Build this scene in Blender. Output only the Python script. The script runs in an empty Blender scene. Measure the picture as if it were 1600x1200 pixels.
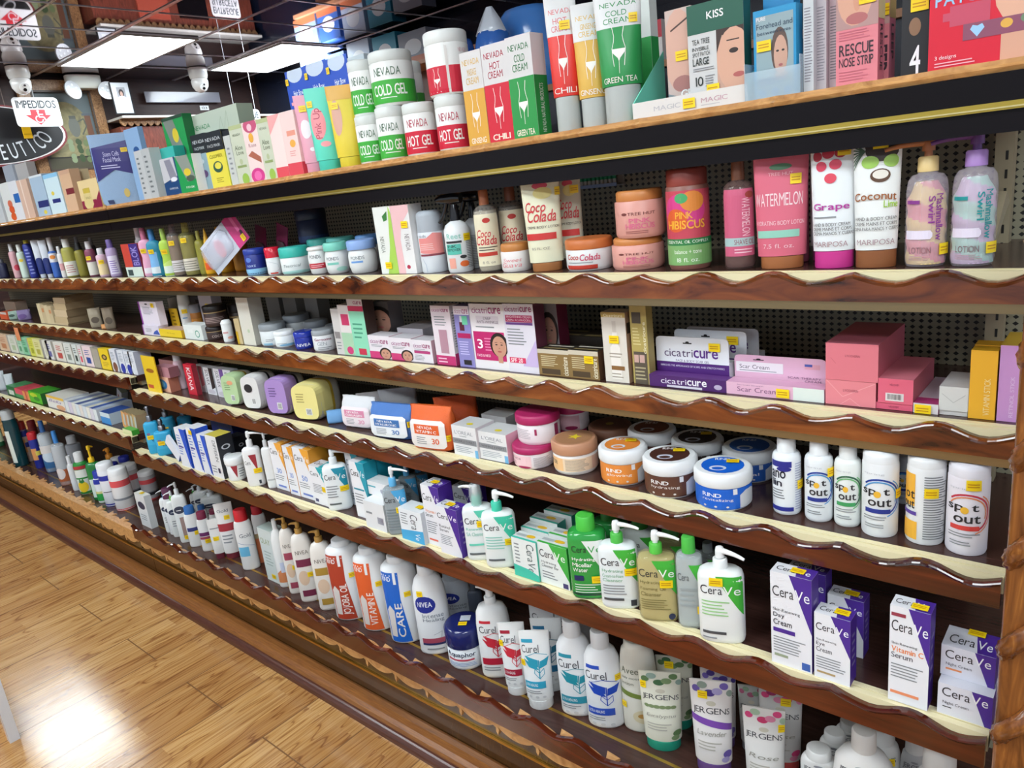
import bpy, math, random
from mathutils import Vector, Matrix
random.seed(7)
sc = bpy.context.scene
COL = sc.collection
# ---------------------------------------------------------------- camera
FPX, CAM_H = 1154.987, 1.5
YAW, PITCH, ROLL = 0.72898589, -0.26722389, -0.11650871
_d = Vector((-math.sin(YAW)*math.cos(PITCH), math.cos(YAW)*math.cos(PITCH), math.sin(PITCH)))
_r = Vector((math.cos(YAW), math.sin(YAW), 0)); _u = _r.cross(_d)
CR = _r*math.cos(ROLL) + _u*math.sin(ROLL); CU = _u*math.cos(ROLL) - _r*math.sin(ROLL); CD = _d
cam = bpy.data.cameras.new('camera'); camo = bpy.data.objects.new('camera', cam); COL.objects.link(camo)
m3 = Matrix((CR, CU, -CD)).transposed()
camo.matrix_world = Matrix.Translation((0, 0, CAM_H)) @ m3.to_4x4()
cam.sensor_width = 36; cam.lens = FPX/1600*36; cam.clip_start = .02; cam.clip_end = 60
sc.camera = camo
# ---------------------------------------------------------------- world and exposure
sc.view_settings.view_transform = 'Standard'; sc.view_settings.look = 'None'
sc.view_settings.gamma = 1; sc.view_settings.use_curve_mapping = False
sc.view_settings.exposure = 0.32
w = bpy.data.worlds.new('world'); sc.world = w; w.use_nodes = True
w.node_tree.nodes['Background'].inputs[0].default_value = (.80, .88, 1, 1)
w.node_tree.nodes['Background'].inputs[1].default_value = WORLD_S = 0.55
PANEL_E = 15.0          # ceiling light panels
CEIL = 2.85
# ---------------------------------------------------------------- pixel -> place
def ray(px, py):
    return ((px-800)/FPX*CR - (py-600)/FPX*CU + CD)
def on_y(px, py, y):
    v = ray(px, py); t = y/v.y; return Vector((v.x*t, y, v.z*t+CAM_H))
def on_z(px, py, z):
    v = ray(px, py); t = (z-CAM_H)/v.z; return Vector((v.x*t, v.y*t, z))
def on_x(px, py, x):
    v = ray(px, py); t = x/v.x; return Vector((x, v.y*t, v.z*t+CAM_H))
# ---------------------------------------------------------------- materials
def lin(h):
    if isinstance(h, tuple): return h
    h = h.lstrip('#')
    if len(h) == 3: h = ''.join(c*2 for c in h)
    c = [int(h[i:i+2], 16)/255 for i in (0, 2, 4)]
    return tuple((x/12.92 if x <= .04045 else ((x+.055)/1.055)**2.4) for x in c)
MATS = {}
# suffixes on a colour: ' g' glossy plastic, ' c' clear plastic, ' m' metal, ' f' foil film
def mat(key):
    if key in MATS: return MATS[key]
    h, _, k = key.partition(' ')
    m = bpy.data.materials.new('paint_'+h.strip('#')+('_'+k if k else '')); m.use_nodes = True
    nt = m.node_tree; b = nt.nodes['Principled BSDF']; c = lin(h)
    b.inputs['Base Color'].default_value = (*c, 1)
    b.inputs['Roughness'].default_value = {'': .42, 'g': .18, 'c': .08, 'm': .3, 'f': .3, 'e': .5, 'x': .8, 'k': .25}[k]
    if k == 'k': b.inputs['Specular IOR Level'].default_value = .2
    if k == 'm': b.inputs['Metallic'].default_value = .9
    if k == 'c':
        b.inputs['Alpha'].default_value = .35
    if k == 'g' and 'Coat Weight' in b.inputs: b.inputs['Coat Weight'].default_value = .3
    if k in ('f', 'x', 'g'):
        t = nt.nodes.new('ShaderNodeTexNoise'); t.inputs['Scale'].default_value = 60 if k != 'g' else 9
        bp = nt.nodes.new('ShaderNodeBump'); bp.inputs['Strength'].default_value = {'f': .35, 'x': .25, 'g': .05}[k]
        bp.inputs['Distance'].default_value = .01
        nt.links.new(t.outputs[0], bp.inputs['Height']); nt.links.new(bp.outputs[0], b.inputs['Normal'])
    MATS[key] = m; return m
def nodes_mat(name):
    m = bpy.data.materials.new(name); m.use_nodes = True
    MATS[name] = m; nt = m.node_tree
    return m, nt, nt.nodes['Principled BSDF'], nt.nodes.new, nt.links.new
def ramp(N, stops):
    r = N('ShaderNodeValToRGB'); e = r.color_ramp.elements
    while len(e) > len(stops): e.remove(e[-1])
    while len(e) < len(stops): e.new(1)
    for i, (p, c) in enumerate(stops): e[i].position = p; e[i].color = (*lin(c), 1)
    return r
def wood(name, stops, scale=(1, 12, 12), rough=.3, coat=0, dist=3, tscale=3):
    m, nt, b, N, L = nodes_mat(name)
    tc = N('ShaderNodeTexCoord'); mp = N('ShaderNodeMapping'); mp.inputs['Scale'].default_value = scale
    L(tc.outputs['Object'], mp.inputs[0])
    n = N('ShaderNodeTexNoise'); n.inputs['Scale'].default_value = tscale; n.inputs['Detail'].default_value = 6; n.inputs['Distortion'].default_value = dist
    L(mp.outputs[0], n.inputs['Vector']); r = ramp(N, stops); L(n.outputs[0], r.inputs[0]); L(r.outputs[0], b.inputs['Base Color'])
    b.inputs['Roughness'].default_value = rough; b.inputs['Coat Weight'].default_value = coat; b.inputs['Coat Roughness'].default_value = .08
    return m
# ---------------------------------------------------------------- mesh collector
class G:
    def __init__(s): s.v = []; s.f = []; s.m = []; s.s = []; s.keys = []
    def k(s, key):
        if key not in s.keys: s.keys.append(key)
        return s.keys.index(key)
    def add(s, vs, fs, key, smooth=False):
        o = len(s.v); s.v += [tuple(p) for p in vs]; k = s.k(key)
        for f in fs: s.f.append([i+o for i in f]); s.m.append(k); s.s.append(smooth)
    def box(s, a, b, key, keys=None):
        (x0, y0, z0), (x1, y1, z1) = a, b
        vs = [(x0,y0,z0),(x1,y0,z0),(x1,y1,z0),(x0,y1,z0),(x0,y0,z1),(x1,y0,z1),(x1,y1,z1),(x0,y1,z1)]
        fs = dict(bot=(0,3,2,1), top=(4,5,6,7), front=(0,1,5,4), right=(1,2,6,5), back=(2,3,7,6), left=(3,0,4,7))
        for n, f in fs.items(): s.add([vs[i] for i in f], [(0,1,2,3)], (keys or {}).get(n, key))
    def make(s, name, parent=None):
        me = bpy.data.meshes.new(name); me.from_pydata(s.v, [], s.f)
        for k in s.keys: me.materials.append(mat(k))
        me.polygons.foreach_set('material_index', s.m); me.polygons.foreach_set('use_smooth', s.s); me.update()
        o = bpy.data.objects.new(name, me); COL.objects.link(o)
        if parent: o.parent = parent
        return o
def root(name, loc, label, cat, group=None, yaw=0):
    o = bpy.data.objects.new(name, None); COL.objects.link(o); o.empty_display_size = .02
    o.location = loc; o.rotation_euler = (0, 0, math.radians(yaw)); o['label'] = label; o['category'] = cat
    if group: o['group'] = group
    return o
def tag(o, label, cat, group=None):
    o['label'] = label; o['category'] = cat
    if group: o['group'] = group
    return o
def struct(o): o['kind'] = 'structure'; return o
# superellipse rings: (z, a, b[, dx, dy])
def loft(g, rings, key, n=2, M=28, caps=True, smooth=True, off=(0, 0)):
    vs = []
    for R in rings:
        z, a, b = R[:3]; dx, dy = (R[3], R[4]) if len(R) > 3 else (0, 0)
        for i in range(M):
            t = 2*math.pi*i/M; c, s = math.cos(t), math.sin(t)
            vs.append((off[0]+dx+a*math.copysign(abs(c)**(2/n), c), off[1]+dy+b*math.copysign(abs(s)**(2/n), s), z))
    fs = [(j*M+i, j*M+(i+1) % M, (j+1)*M+(i+1) % M, (j+1)*M+i) for j in range(len(rings)-1) for i in range(M)]
    g.add(vs, fs, key, smooth)
    if caps:
        g.add(vs[:M], [tuple(range(M))[::-1]], key); g.add(vs[-M:], [tuple(range(M))], key)
def tube(g, pts, r, key, M=10):
    vs = []; pts = [Vector(p) for p in pts]
    for i, p in enumerate(pts):
        d = (pts[min(i+1, len(pts)-1)]-pts[max(i-1, 0)]).normalized()
        a = d.cross(Vector((0, 0, 1)));  a = a.normalized() if a.length > .1 else Vector((1, 0, 0))
        b = d.cross(a); rr = r[i] if isinstance(r, (list, tuple)) else r
        vs += [p+a*rr*math.cos(2*math.pi*k/M)+b*rr*math.sin(2*math.pi*k/M) for k in range(M)]
    n = len(pts)
    g.add(vs, [(j*M+i, j*M+(i+1) % M, (j+1)*M+(i+1) % M, (j+1)*M+i) for j in range(n-1) for i in range(M)], key, True)
    g.add(vs[:M], [tuple(range(M))], key); g.add(vs[-M:], [tuple(range(M))[::-1]], key)
# ---------------------------------------------------------------- surfaces to draw on: fn(u, v, e)
def s_front(w, h, y): 
    f = lambda u, v, e: ((u-.5)*w, y-e, v*h); f.n = (1, 1); f.ar = w/h; f.w = w; f.h = h; return f
def s_right(x, y0, d, h):
    f = lambda u, v, e: (x+e, y0+u*d, v*h); f.n = (1, 1); f.ar = d/h; f.w = d; f.h = h; return f
def s_top(w, d, z, y0):
    f = lambda u, v, e: ((u-.5)*w, y0+v*d, z+e); f.n = (1, 1); f.ar = w/d; f.w = w; f.h = d; return f
def s_disc(r, z):
    f = lambda u, v, e: ((u-.5)*2*r, (v-.5)*2*r, z+e); f.n = (1, 1); f.ar = 1; f.w = f.h = 2*r; return f
def s_loft(rings, n=2, z0=None, z1=None, off=(0, 0)):
    zs = [R[0] for R in rings]; z0 = zs[0] if z0 is None else z0; z1 = zs[-1] if z1 is None else z1
    def f(u, v, e):
        z = z0+v*(z1-z0); zz = min(max(z, zs[0]), zs[-1])
        i = max(0, min(len(zs)-2, sum(1 for q in zs if q <= zz)-1)); A, B = rings[i], rings[i+1]
        t = (zz-A[0])/((B[0]-A[0]) or 1); a = A[1]+(B[1]-A[1])*t; b = A[2]+(B[2]-A[2])*t
        dx = dy = 0
        if len(A) > 3: dx = A[3]+(B[3]-A[3])*t; dy = A[4]+(B[4]-A[4])*t
        if n <= 2.3:
            th = (u-.5)*2.6; s, c = math.sin(th), math.cos(th)
            x = math.copysign(abs(s)**(2/n), s); y = math.copysign(abs(c)**(2/n), c)
        else:
            x = max(-1, min(1, 2*u-1)); y = (1-abs(x)**n)**(1/n)
        return (off[0]+dx+(a+e)*x, off[1]+dy-(b+e)*y, z)
    f.n = (16, max(2, min(8, len(rings)*2))); f.ar = rings[len(rings)//2][1]*(math.pi if n <= 2.3 else 2)/(z1-z0)
    f.w = rings[len(rings)//2][1]*(math.pi if n <= 2.3 else 2); f.h = z1-z0
    return f
def clip(poly, ax, lim, sgn):
    out = []
    for i in range(len(poly)):
        p, q = poly[i-1], poly[i]; a, b = sgn*(p[ax]-lim), sgn*(q[ax]-lim)
        if (a >= 0) != (b >= 0):
            t = a/(a-b); out.append((p[0]+(q[0]-p[0])*t, p[1]+(q[1]-p[1])*t))
        if b >= 0: out.append(q)
    return out
def put_poly(g, fn, poly, key, e):
    poly = clip(poly, 1, 0, 1)
    if len(poly) < 3: return
    area = sum(poly[i-1][0]*poly[i][1]-poly[i][0]*poly[i-1][1] for i in range(len(poly)))
    if area < 0: poly = poly[::-1]
    nu, nv = fn.n
    us = [p[0] for p in poly]; vv = [p[1] for p in poly]
    if nu == 1:
        for ax in (0, 1): poly = clip(clip(poly, ax, 0, 1), ax, 1, -1)
        if len(poly) < 3: return
        g.add([fn(u, v, e) for u, v in poly], [tuple(range(len(poly)))], key); return
    ua, ub = int(math.floor(min(us)*nu+1e-6)), int(math.ceil(max(us)*nu-1e-6))
    va, vb = int(math.floor(min(vv)*nv+1e-6)), int(math.ceil(max(vv)*nv-1e-6))
    for i in range(ua, max(ub, ua+1)):
        P = clip(clip(poly, 0, i/nu, 1), 0, (i+1)/nu, -1)
        if len(P) < 3: continue
        for j in range(va, max(vb, va+1)):
            Q = clip(clip(P, 1, j/nv, 1), 1, (j+1)/nv, -1)
            if len(Q) >= 3: g.add([fn(u, v, e) for u, v in Q], [tuple(range(len(Q)))], key)
# ---------------------------------------------------------------- letters
GLY = {}
def glyph(ch, bold):
    if (ch, bold) in GLY: return GLY[ch, bold]
    def mk(s):
        c = bpy.data.curves.new('t', 'FONT'); c.body = s; c.resolution_u = 3
        if bold and s not in 'MNW': c.offset = .013
        o = bpy.data.objects.new('t', c); me = bpy.data.meshes.new_from_object(o)
        vs = [(v.co.x, v.co.y) for v in me.vertices]; fs = [tuple(p.vertices) for p in me.polygons]
        bpy.data.objects.remove(o); bpy.data.curves.remove(c); bpy.data.meshes.remove(me)
        return vs, fs
    if ch == ' ': GLY[ch, bold] = ([], [], .3); return GLY[ch, bold]
    vs, fs = mk(ch)
    if not vs: GLY[ch, bold] = ([], [], .3); return GLY[ch, bold]
    x0 = min(p[0] for p in vs); x1 = max(p[0] for p in vs)
    GLY[ch, bold] = ([(p[0]-x0, p[1]) for p in vs], fs, x1-x0+(.07 if not bold else .055)); return GLY[ch, bold]
def put_text(g, fn, txt, u0, v0, u1, v1, key, e, bold=0, rot=0, slant=0, arc=0):
    V = []; F = []; x = 0
    for ch in txt:
        vs, fs, adv = glyph(ch, bold); o = len(V); V += [(p[0]+x, p[1]) for p in vs]; F += [tuple(i+o for i in f) for f in fs]; x += adv
    if not V: return
    x0 = min(p[0] for p in V); x1 = max(p[0] for p in V); y0 = 0 if not any(c in 'gjpqy,' for c in txt) else min(p[1] for p in V); y1 = max(p[1] for p in V)
    out = []; UV = []
    for (a, b) in V:
        s = (a-x0)/(x1-x0 or 1); t = (b-y0)/(y1-y0 or 1)
        s += slant*(t-.5)*(y1-y0)/(x1-x0)
        if arc: t += arc*(1-4*(s-.5)**2)
        if rot == 90: s, t = 1-t, s
        elif rot == -90: s, t = t, 1-s
        elif rot == 180: s, t = 1-s, 1-t
        UV.append((u0+(u1-u0)*s, v0+(v1-v0)*t))
    if fn.n[0] > 1:
        for f in F:
            P = [UV[i] for i in f]; us = [p[0] for p in P]
            if max(us)-min(us) > .035: put_poly(g, fn, P, key, e)
            else: g.add([fn(u, v, e) for u, v in P], [tuple(range(len(P)))], key)
    else: g.add([fn(u, v, e) for u, v in UV], F, key)
def art(g, fn, els, e0=.0004):
    for i, E in enumerate(els or []):
        e = e0+i*.00006 if fn.n[0] == 1 else max(e0, .0006)+i*.00011; k = E[0]
        if k == 'r':
            _, u0, v0, u1, v1, c = E
            if fn.n[0] > 1 and u0 <= 0: u0 = min(u0, -.1)
            if fn.n[0] > 1 and u1 >= 1: u1 = max(u1, 1.1)
            put_poly(g, fn, [(u0,v0),(u1,v0),(u1,v1),(u0,v1)], c, e)
        elif k == 'R': _, u0, v0, u1, v1, c = E; put_poly(g, fn, [(u0,v0),(u1,v0),(u1,v1),(u0,v1)], c, e)
        elif k == 'p': put_poly(g, fn, E[1], E[2], e)
        elif k == 'e':
            _, cu, cv, ru, rv, c = E
            put_poly(g, fn, [(cu+ru*math.cos(a*math.pi/9), cv+rv*math.sin(a*math.pi/9)) for a in range(18)], c, e)
        elif k == 't': put_text(g, fn, *E[1:7], e, **(E[7] if len(E) > 7 else {}))
        elif k == 'l':
            _, u0, v0, u1, v1, n, c = E; hh = (v1-v0)/n
            for j in range(n):
                uu = u0+(u1-u0)*random.uniform(.7, 1); put_poly(g, fn, [(u0, v0+hh*(j+.25)), (uu, v0+hh*(j+.25)), (uu, v0+hh*(j+.62)), (u0, v0+hh*(j+.62))], c, e)
        elif k == 'o':
            _, pts, wd, c = E
            for a, b in zip(pts, pts[1:]):
                dx, dy = (b[0]-a[0])*fn.w, (b[1]-a[1])*fn.h; L = math.hypot(dx, dy) or 1
                nx, ny = -dy/L*wd/2, dx/L*wd/2
                put_poly(g, fn, [(a[0]+nx/fn.w, a[1]+ny/fn.h), (b[0]+nx/fn.w, b[1]+ny/fn.h), (b[0]-nx/fn.w, b[1]-ny/fn.h), (a[0]-nx/fn.w, a[1]-ny/fn.h)], c, e)
def sticker(par, fn, u, v, w=.024, h=.017, rot=0):
    g = G(); a, b = w/2/fn.w, h/2/fn.h
    put_poly(g, fn, [(u-a, v-b), (u+a, v-b), (u+a, v+b), (u-a, v+b)], '#f7d413', .0026)
    for k in (.25, -.25):
        put_poly(g, fn, [(u-a*.8, v+b*(k-.1)), (u+a*.7, v+b*(k-.1)), (u+a*.7, v+b*(k+.12)), (u-a*.8, v+b*(k+.12))], '#c98f0c', .0028)
    g.make('price_sticker', par)
# ================================================================ ROOM
def floor_mat():
    m, nt, b, N, L = nodes_mat('oak_planks')
    tc = N('ShaderNodeTexCoord'); sp = N('ShaderNodeSeparateXYZ'); cb = N('ShaderNodeCombineXYZ')
    L(tc.outputs['Object'], sp.inputs[0]); L(sp.outputs[1], cb.inputs[0]); L(sp.outputs[0], cb.inputs[1])
    br = N('ShaderNodeTexBrick'); br.inputs['Scale'].default_value = 1; br.inputs['Brick Width'].default_value = 1.3
    br.inputs['Row Height'].default_value = .235; br.inputs['Mortar Size'].default_value = .0024; br.inputs['Mortar Smooth'].default_value = .3
    br.inputs['Color1'].default_value = (0, 0, 0, 1); br.inputs['Color2'].default_value = (1, 1, 1, 1); br.inputs['Mortar'].default_value = (.5, .5, .5, 1)
    br.offset = .37; L(cb.outputs[0], br.inputs['Vector'])
    # narrow printed strips inside each plank
    b2 = N('ShaderNodeTexBrick'); b2.inputs['Brick Width'].default_value = .62; b2.inputs['Row Height'].default_value = .0784; b2.inputs['Mortar Size'].default_value = 0; b2.inputs['Scale'].default_value = 1
    b2.inputs['Color1'].default_value = (0, 0, 0, 1); b2.inputs['Color2'].default_value = (1, 1, 1, 1); b2.offset = .43; L(cb.outputs[0], b2.inputs['Vector'])
    mp = N('ShaderNodeMapping'); mp.inputs['Scale'].default_value = (1.1, 9, 1); L(cb.outputs[0], mp.inputs[0])
    ad = N('ShaderNodeVectorMath'); ad.operation = 'MULTIPLY_ADD'; ad.inputs[1].default_value = (6, 3, 5); L(b2.outputs[0], ad.inputs[0]); L(mp.outputs[0], ad.inputs[2])
    n = N('ShaderNodeTexNoise'); n.inputs['Scale'].default_value = 1.5; n.inputs['Detail'].default_value = 2; n.inputs['Distortion'].default_value = .6; L(ad.outputs[0], n.inputs['Vector'])
    mu = N('ShaderNodeMath'); mu.operation = 'MULTIPLY'; mu.inputs[1].default_value = 16; L(n.outputs[0], mu.inputs[0])
    fr = N('ShaderNodeMath'); fr.operation = 'PINGPONG'; fr.inputs[1].default_value = 1; L(mu.outputs[0], fr.inputs[0])
    f2 = N('ShaderNodeMapping'); f2.inputs['Scale'].default_value = (3, 170, 1); L(cb.outputs[0], f2.inputs[0])
    n2 = N('ShaderNodeTexNoise'); n2.inputs['Scale'].default_value = 1; n2.inputs['Detail'].default_value = 4; L(f2.outputs[0], n2.inputs['Vector'])
    base = ramp(N, [(0, '#ad8050'), (.5, '#bc905c'), (1, '#cba26c')]); L(b2.outputs[0], base.inputs[0])
    rr = ramp(N, [(0, '#9a6b3c'), (.22, '#f2e6cf'), (1, '#ffffff')]); L(fr.outputs[0], rr.inputs[0])
    mx = N('ShaderNodeMix'); mx.data_type = 'RGBA'; mx.blend_type = 'MULTIPLY'; mx.inputs[0].default_value = .7
    L(base.outputs[0], mx.inputs[6]); L(rr.outputs[0], mx.inputs[7])
    r2 = ramp(N, [(.3, '#a9855c'), (.6, '#ffffff')]); L(n2.outputs[0], r2.inputs[0])
    m2 = N('ShaderNodeMix'); m2.data_type = 'RGBA'; m2.blend_type = 'MULTIPLY'; m2.inputs[0].default_value = .6
    L(mx.outputs[2], m2.inputs[6]); L(r2.outputs[0], m2.inputs[7])
    m3 = N('ShaderNodeMix'); m3.data_type = 'RGBA'; L(br.outputs['Fac'], m3.inputs[0]); L(m2.outputs[2], m3.inputs[6]); m3.inputs[7].default_value = (*lin('#7a5636'), 1)
    L(m3.outputs[2], b.inputs['Base Color']); b.inputs['Roughness'].default_value = .13
    bp = N('ShaderNodeBump'); bp.inputs['Strength'].default_value = .15; bp.inputs['Distance'].default_value = .002; L(n2.outputs[0], bp.inputs['Height'])
    b3 = N('ShaderNodeBump'); b3.inputs['Strength'].default_value = .6; b3.inputs['Distance'].default_value = .002; b3.invert = True; L(br.outputs['Fac'], b3.inputs['Height']); L(bp.outputs[0], b3.inputs['Normal'])
    L(b3.outputs[0], b.inputs['Normal'])
floor_mat()
g = G(); g.box((-8.2, -4, -.05), (3, 6, 0), 'oak_planks'); struct(g.make('floor'))
m, nt, b, N, L = nodes_mat('mirror_ceiling')
b.inputs['Base Color'].default_value = (.33, .255, .275, 1); b.inputs['Metallic'].default_value = 1; b.inputs['Roughness'].default_value = .03
t = N('ShaderNodeTexNoise'); t.inputs['Scale'].default_value = 2.2; t.inputs['Detail'].default_value = 1
bp = N('ShaderNodeBump'); bp.inputs['Strength'].default_value = .06; bp.inputs['Distance'].default_value = .02; L(t.outputs[0], bp.inputs['Height']); L(bp.outputs[0], b.inputs['Normal'])
g = G(); g.box((-8.2, -4, CEIL), (3, 6, CEIL+.05), 'mirror_ceiling'); ceil = struct(g.make('ceiling'))
g = G()
for i in range(-3, 14):
    x = -5.85+.61*i
    g.box((x-.006, -4, CEIL-.004), (x+.006, 5, CEIL-.0005), '#f4eef2 m')
for j in range(-10, 4):
    y = 2.72+.65*j; ww = .016 if j in (0, 2) else .008
    g.box((-7.66, y-ww, CEIL-.005), (3, y+ww, CEIL-.0005), '#f6f0f4 m')
o = g.make('ceiling_grid', ceil)
wood('dark_wall', [(.3, '#2a1716'), (.7, '#3a201c')], (1, 1, 6), .5)
g = G(); g.box((-7.76, -4, 0), (-7.66, 6, CEIL), 'dark_wall'); struct(g.make('wall_left'))
g = G(); g.box((-7.66, 4.95, 0), (3, 5.05, CEIL), '#141a2b g'); struct(g.make('wall_back'))
# ceiling light panels (lamps)
m, nt, b, N, L = nodes_mat('lit_diffuser')
b.inputs['Base Color'].default_value = (.9, .9, .9, 1); b.inputs['Emission Color'].default_value = (.86, .96, 1, 1); b.inputs['Emission Strength'].default_value = PANEL_E
def light_panel(x0, y0, lx, ly, label):
    r = root('ceiling_light', (x0+lx/2, y0+ly/2, CEIL-.012), label, 'ceiling light', 'recessed ceiling light panels')
    g = G(); g.box((-lx/2+.02, -ly/2+.02, 0), (lx/2-.02, ly/2-.02, .006), 'lit_diffuser'); g.make('diffuser', r)
    g = G()
    for a, c in (((-lx/2, -ly/2), (lx/2, -ly/2+.02)), ((-lx/2, ly/2-.02), (lx/2, ly/2)), ((-lx/2, -ly/2+.02), (-lx/2+.02, ly/2-.02)), ((lx/2-.02, -ly/2+.02), (lx/2, ly/2-.02))):
        g.box((*a, -.003), (*c, .01), '#b9b6b8')
    g.make('frame', r)
light_panel(-7.09, 2.74, 1.24, .61, 'lit white ceiling panel above the painting and the emergency light')
light_panel(-7.06, 4.07, 1.26, .66, 'lit white ceiling panel above the hanging sign about handing in prescriptions')
hid = 'lit white ceiling panel over the aisle, seen only as shine on floor and packs'
light_panel(-7.62, 1.1, 1.24, .8, 'lit ceiling panel by the far wall, seen only as a pale patch on the floor')
for x, y in ( (-4.65, -.45), (-4.65, 1.45-1.75), (-2.2, -.45), (-2.2, -1.75), (.2, -.45), (.2, -1.75), (-4.65, -1.75)):
    if (x, y) == (-4.65, 1.45-1.75): continue
    light_panel(x, y, 1.24, .62, hid)
# ---------------------------------------------------------------- far left background
XW = -7.655
def quad_on_x(px, X): return [on_x(*p, X) for p in px]
P0, P1 = on_x(20, 125, XW), on_x(172, 258, XW)
yA, yB, zA, zB = P0.y, 3.25, 1.95, P0.z
wood('gilt_frame', [(.3, '#6d4a2a'), (.6, '#a9805a'), (.8, '#c9a673')], (1, 8, 8), .35)
fr = root('framed_painting', (XW, (yA+yB)/2, zA), 'large gilt-framed painting of a jug and plant under an arch', 'painting')
g = G(); hw = (yB-yA)/2; H_ = zB-zA; fw = .1
for a, c in (((-hw, 0), (hw, fw)), ((-hw, H_-fw), (hw, H_)), ((-hw, fw), (-hw+fw, H_-fw)), ((hw-fw, fw), (hw, H_-fw))):
    g.box((0, a[0], a[1]), (.05, c[0], c[1]), 'gilt_frame')
for a, c in (((-hw+.09, .09), (hw-.09, .105)), ((-hw+.09, H_-.105), (hw-.09, H_-.09)), ((-hw+.09, .1), (-hw+.105, H_-.1)), ((hw-.105, .1), (hw-.09, H_-.1))):
    g.box((.05, a[0], a[1]), (.056, c[0], c[1]), '#4c3f38')
g.make('frame', fr)
wood('old_canvas', [(.3, '#6f6a4f'), (.55, '#8d8560'), (.8, '#a59a72')], (1, 2, 2), .6)
g = G(); cw, ch = hw-fw, H_-2*fw
g.box((.004, -cw, fw), (.012, cw, fw+ch), '#5d6a6e')
fn = lambda u, v, e: (.012+e, (u-.5)*2*cw, fw+v*ch); fn.n = (1, 1); fn.ar = 2*cw/ch; fn.w = 2*cw; fn.h = ch
art(g, fn, [('p', [(.08, .12), (.92, .12), (.92, .5)]+[(.5+.42*math.cos(a*.157), .5+.38*math.sin(a*.157)) for a in range(1, 20)]+[(.08, .5)], 'old_canvas'),
    ('r', 0, .0, 1, .16, '#4f4c3a'), ('r', 0, .15, 1, .17, '#2f2c25'), ('r', .84, .16, .95, .72, '#6f4a38'), ('r', .8, .7, 1, .73, '#56606a'),
    ('e', .62, .55, .1, .13, '#6b6e66'), ('o', [(.7, .62), (.82, .66), (.84, .56), (.74, .45)], .012, '#55584f'), ('r', .56, .66, .68, .7, '#55584f')] +
    [('e', .62+.16*math.sin(i*2.1), .24+.12*math.cos(i*1.7), .05, .04, ['#3f5334', '#6d7d55', '#8b9a77'][i % 3]) for i in range(16)])
g.make('canvas', fr)
# hanging plates
def hang_plate(name, label, TL, BR, X, els, col='#f3f3f5', txtstring=True, rnd=.03):
    a, c = on_x(*TL, X), on_x(*BR, X); w_, h_ = (c.y-a.y), (a.z-c.z)
    r = root(name, (X, (a.y+c.y)/2, c.z), label, 'sign')
    g = G(); pts = []
    for cx, cz, s0 in ((w_/2-rnd, rnd, -90), (w_/2-rnd, h_-rnd, 0), (-w_/2+rnd, h_-rnd, 90), (-w_/2+rnd, rnd, 180)):
        for k in range(5): t_ = math.radians(s0+22.5*k); pts.append((cx+rnd*math.cos(t_), cz+rnd*math.sin(t_)))
    n_ = len(pts); g.add([(0, *p) for p in pts]+[(-.006, *p) for p in pts], [tuple(range(n_)), tuple(range(2*n_-1, n_-1, -1))]+[(i, i+n_, (i+1) % n_+n_, (i+1) % n_) for i in range(n_)], col)
    f = lambda u, v, e: (e, (u-.5)*w_, v*h_); f.n = (1, 1); f.w = w_; f.h = h_; f.ar = w_/h_
    art(g, f, els, .001); g.make('plate', r)
    g = G()
    for s in ((0,) if txtstring is True else txtstring):
        g = G(); tube(g, [(-.003, s*w_, h_-.01), (-.003, s*w_, CEIL-c.z-(0 if txtstring is True else .0155))], .0025, '#cfd3d8', 6); g.make('hanging_cord', r)
    return r
hang_plate('hanging_sign', 'white hanging sign reading IMPEDIDOS above a red wheelchair arrow', (16, 152), (100, 197), -7.3,
    [('t', 'IMPEDIDOS', .07, .64, .93, .9, '#1b2a36', {'bold': 1}), ('p', [(.5, .06), (.22, .4), (.34, .4), (.34, .58), (.66, .58), (.66, .4), (.78, .4)], '#e03340'),
     ('p', [(.34, .4), (.34, .58), (.66, .58), (.66, .4)], '#e03340'), ('e', .5, .53, .03, .035, '#f3d7e0'), ('o', [(.5, .5), (.5, .33), (.6, .33), (.64, .2)], .012, '#f3d7e0'), ('o', [(.5, .42), (.6, .42)], .01, '#f3d7e0'),
     ('o', [(.5+.08*math.cos(k*.6+2), .26+.12*math.sin(k*.6+2)) for k in range(8)], .01, '#f3d7e0')])
hang_plate('hanging_sign', 'white hanging sign reading ENTREGUE SU RECETA behind the boxes', (362, 171), (411, 205), -6.76,
    [('t', 'ENTREGUE', .06, .62, .94, .9, '#1d3340', {'bold': 1}), ('t', 'SU RECETA', .06, .28, .94, .54, '#1d3340', {'bold': 1}), ('p', [(.5, .03), (.42, .2), (.58, .2)], '#e03340')], txtstring=(-.40, .36))
# oval pharmacist sign
Xo = -7.5; c0 = on_x(-22, 212, Xo); rr_ = on_x(106, 212, Xo).y-c0.y; hh_ = c0.z-on_x(-22, 262, Xo).z
r = root('oval_sign', (Xo, c0.y, c0.z-hh_), 'black oval hanging sign with silver lettering and a red and white rim', 'sign')
g = G()
for k, (s, cc, dx) in enumerate(((1.0, '#7d2b30', 0), (.97, '#e9e4e2', .006), (.94, '#1c1b1e', .009))):
    pts = [(dx, rr_*s*math.cos(a*math.pi/24), hh_+hh_*(s if k == 0 else s-.03)*math.sin(a*math.pi/24)) for a in range(48)]
    g.add(pts+[(-.02, p[1], p[2]) for p in pts], [tuple(range(48))]+[(i, i+48, (i+1) % 48+48, (i+1) % 48) for i in range(48)], cc)
word = 'FARMACEUTICO'; THS = []; th = math.radians(-17)
for i in word: THS.insert(0, th); th -= .078/math.hypot(.8*rr_*math.sin(th), .8*hh_*math.cos(th))
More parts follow.
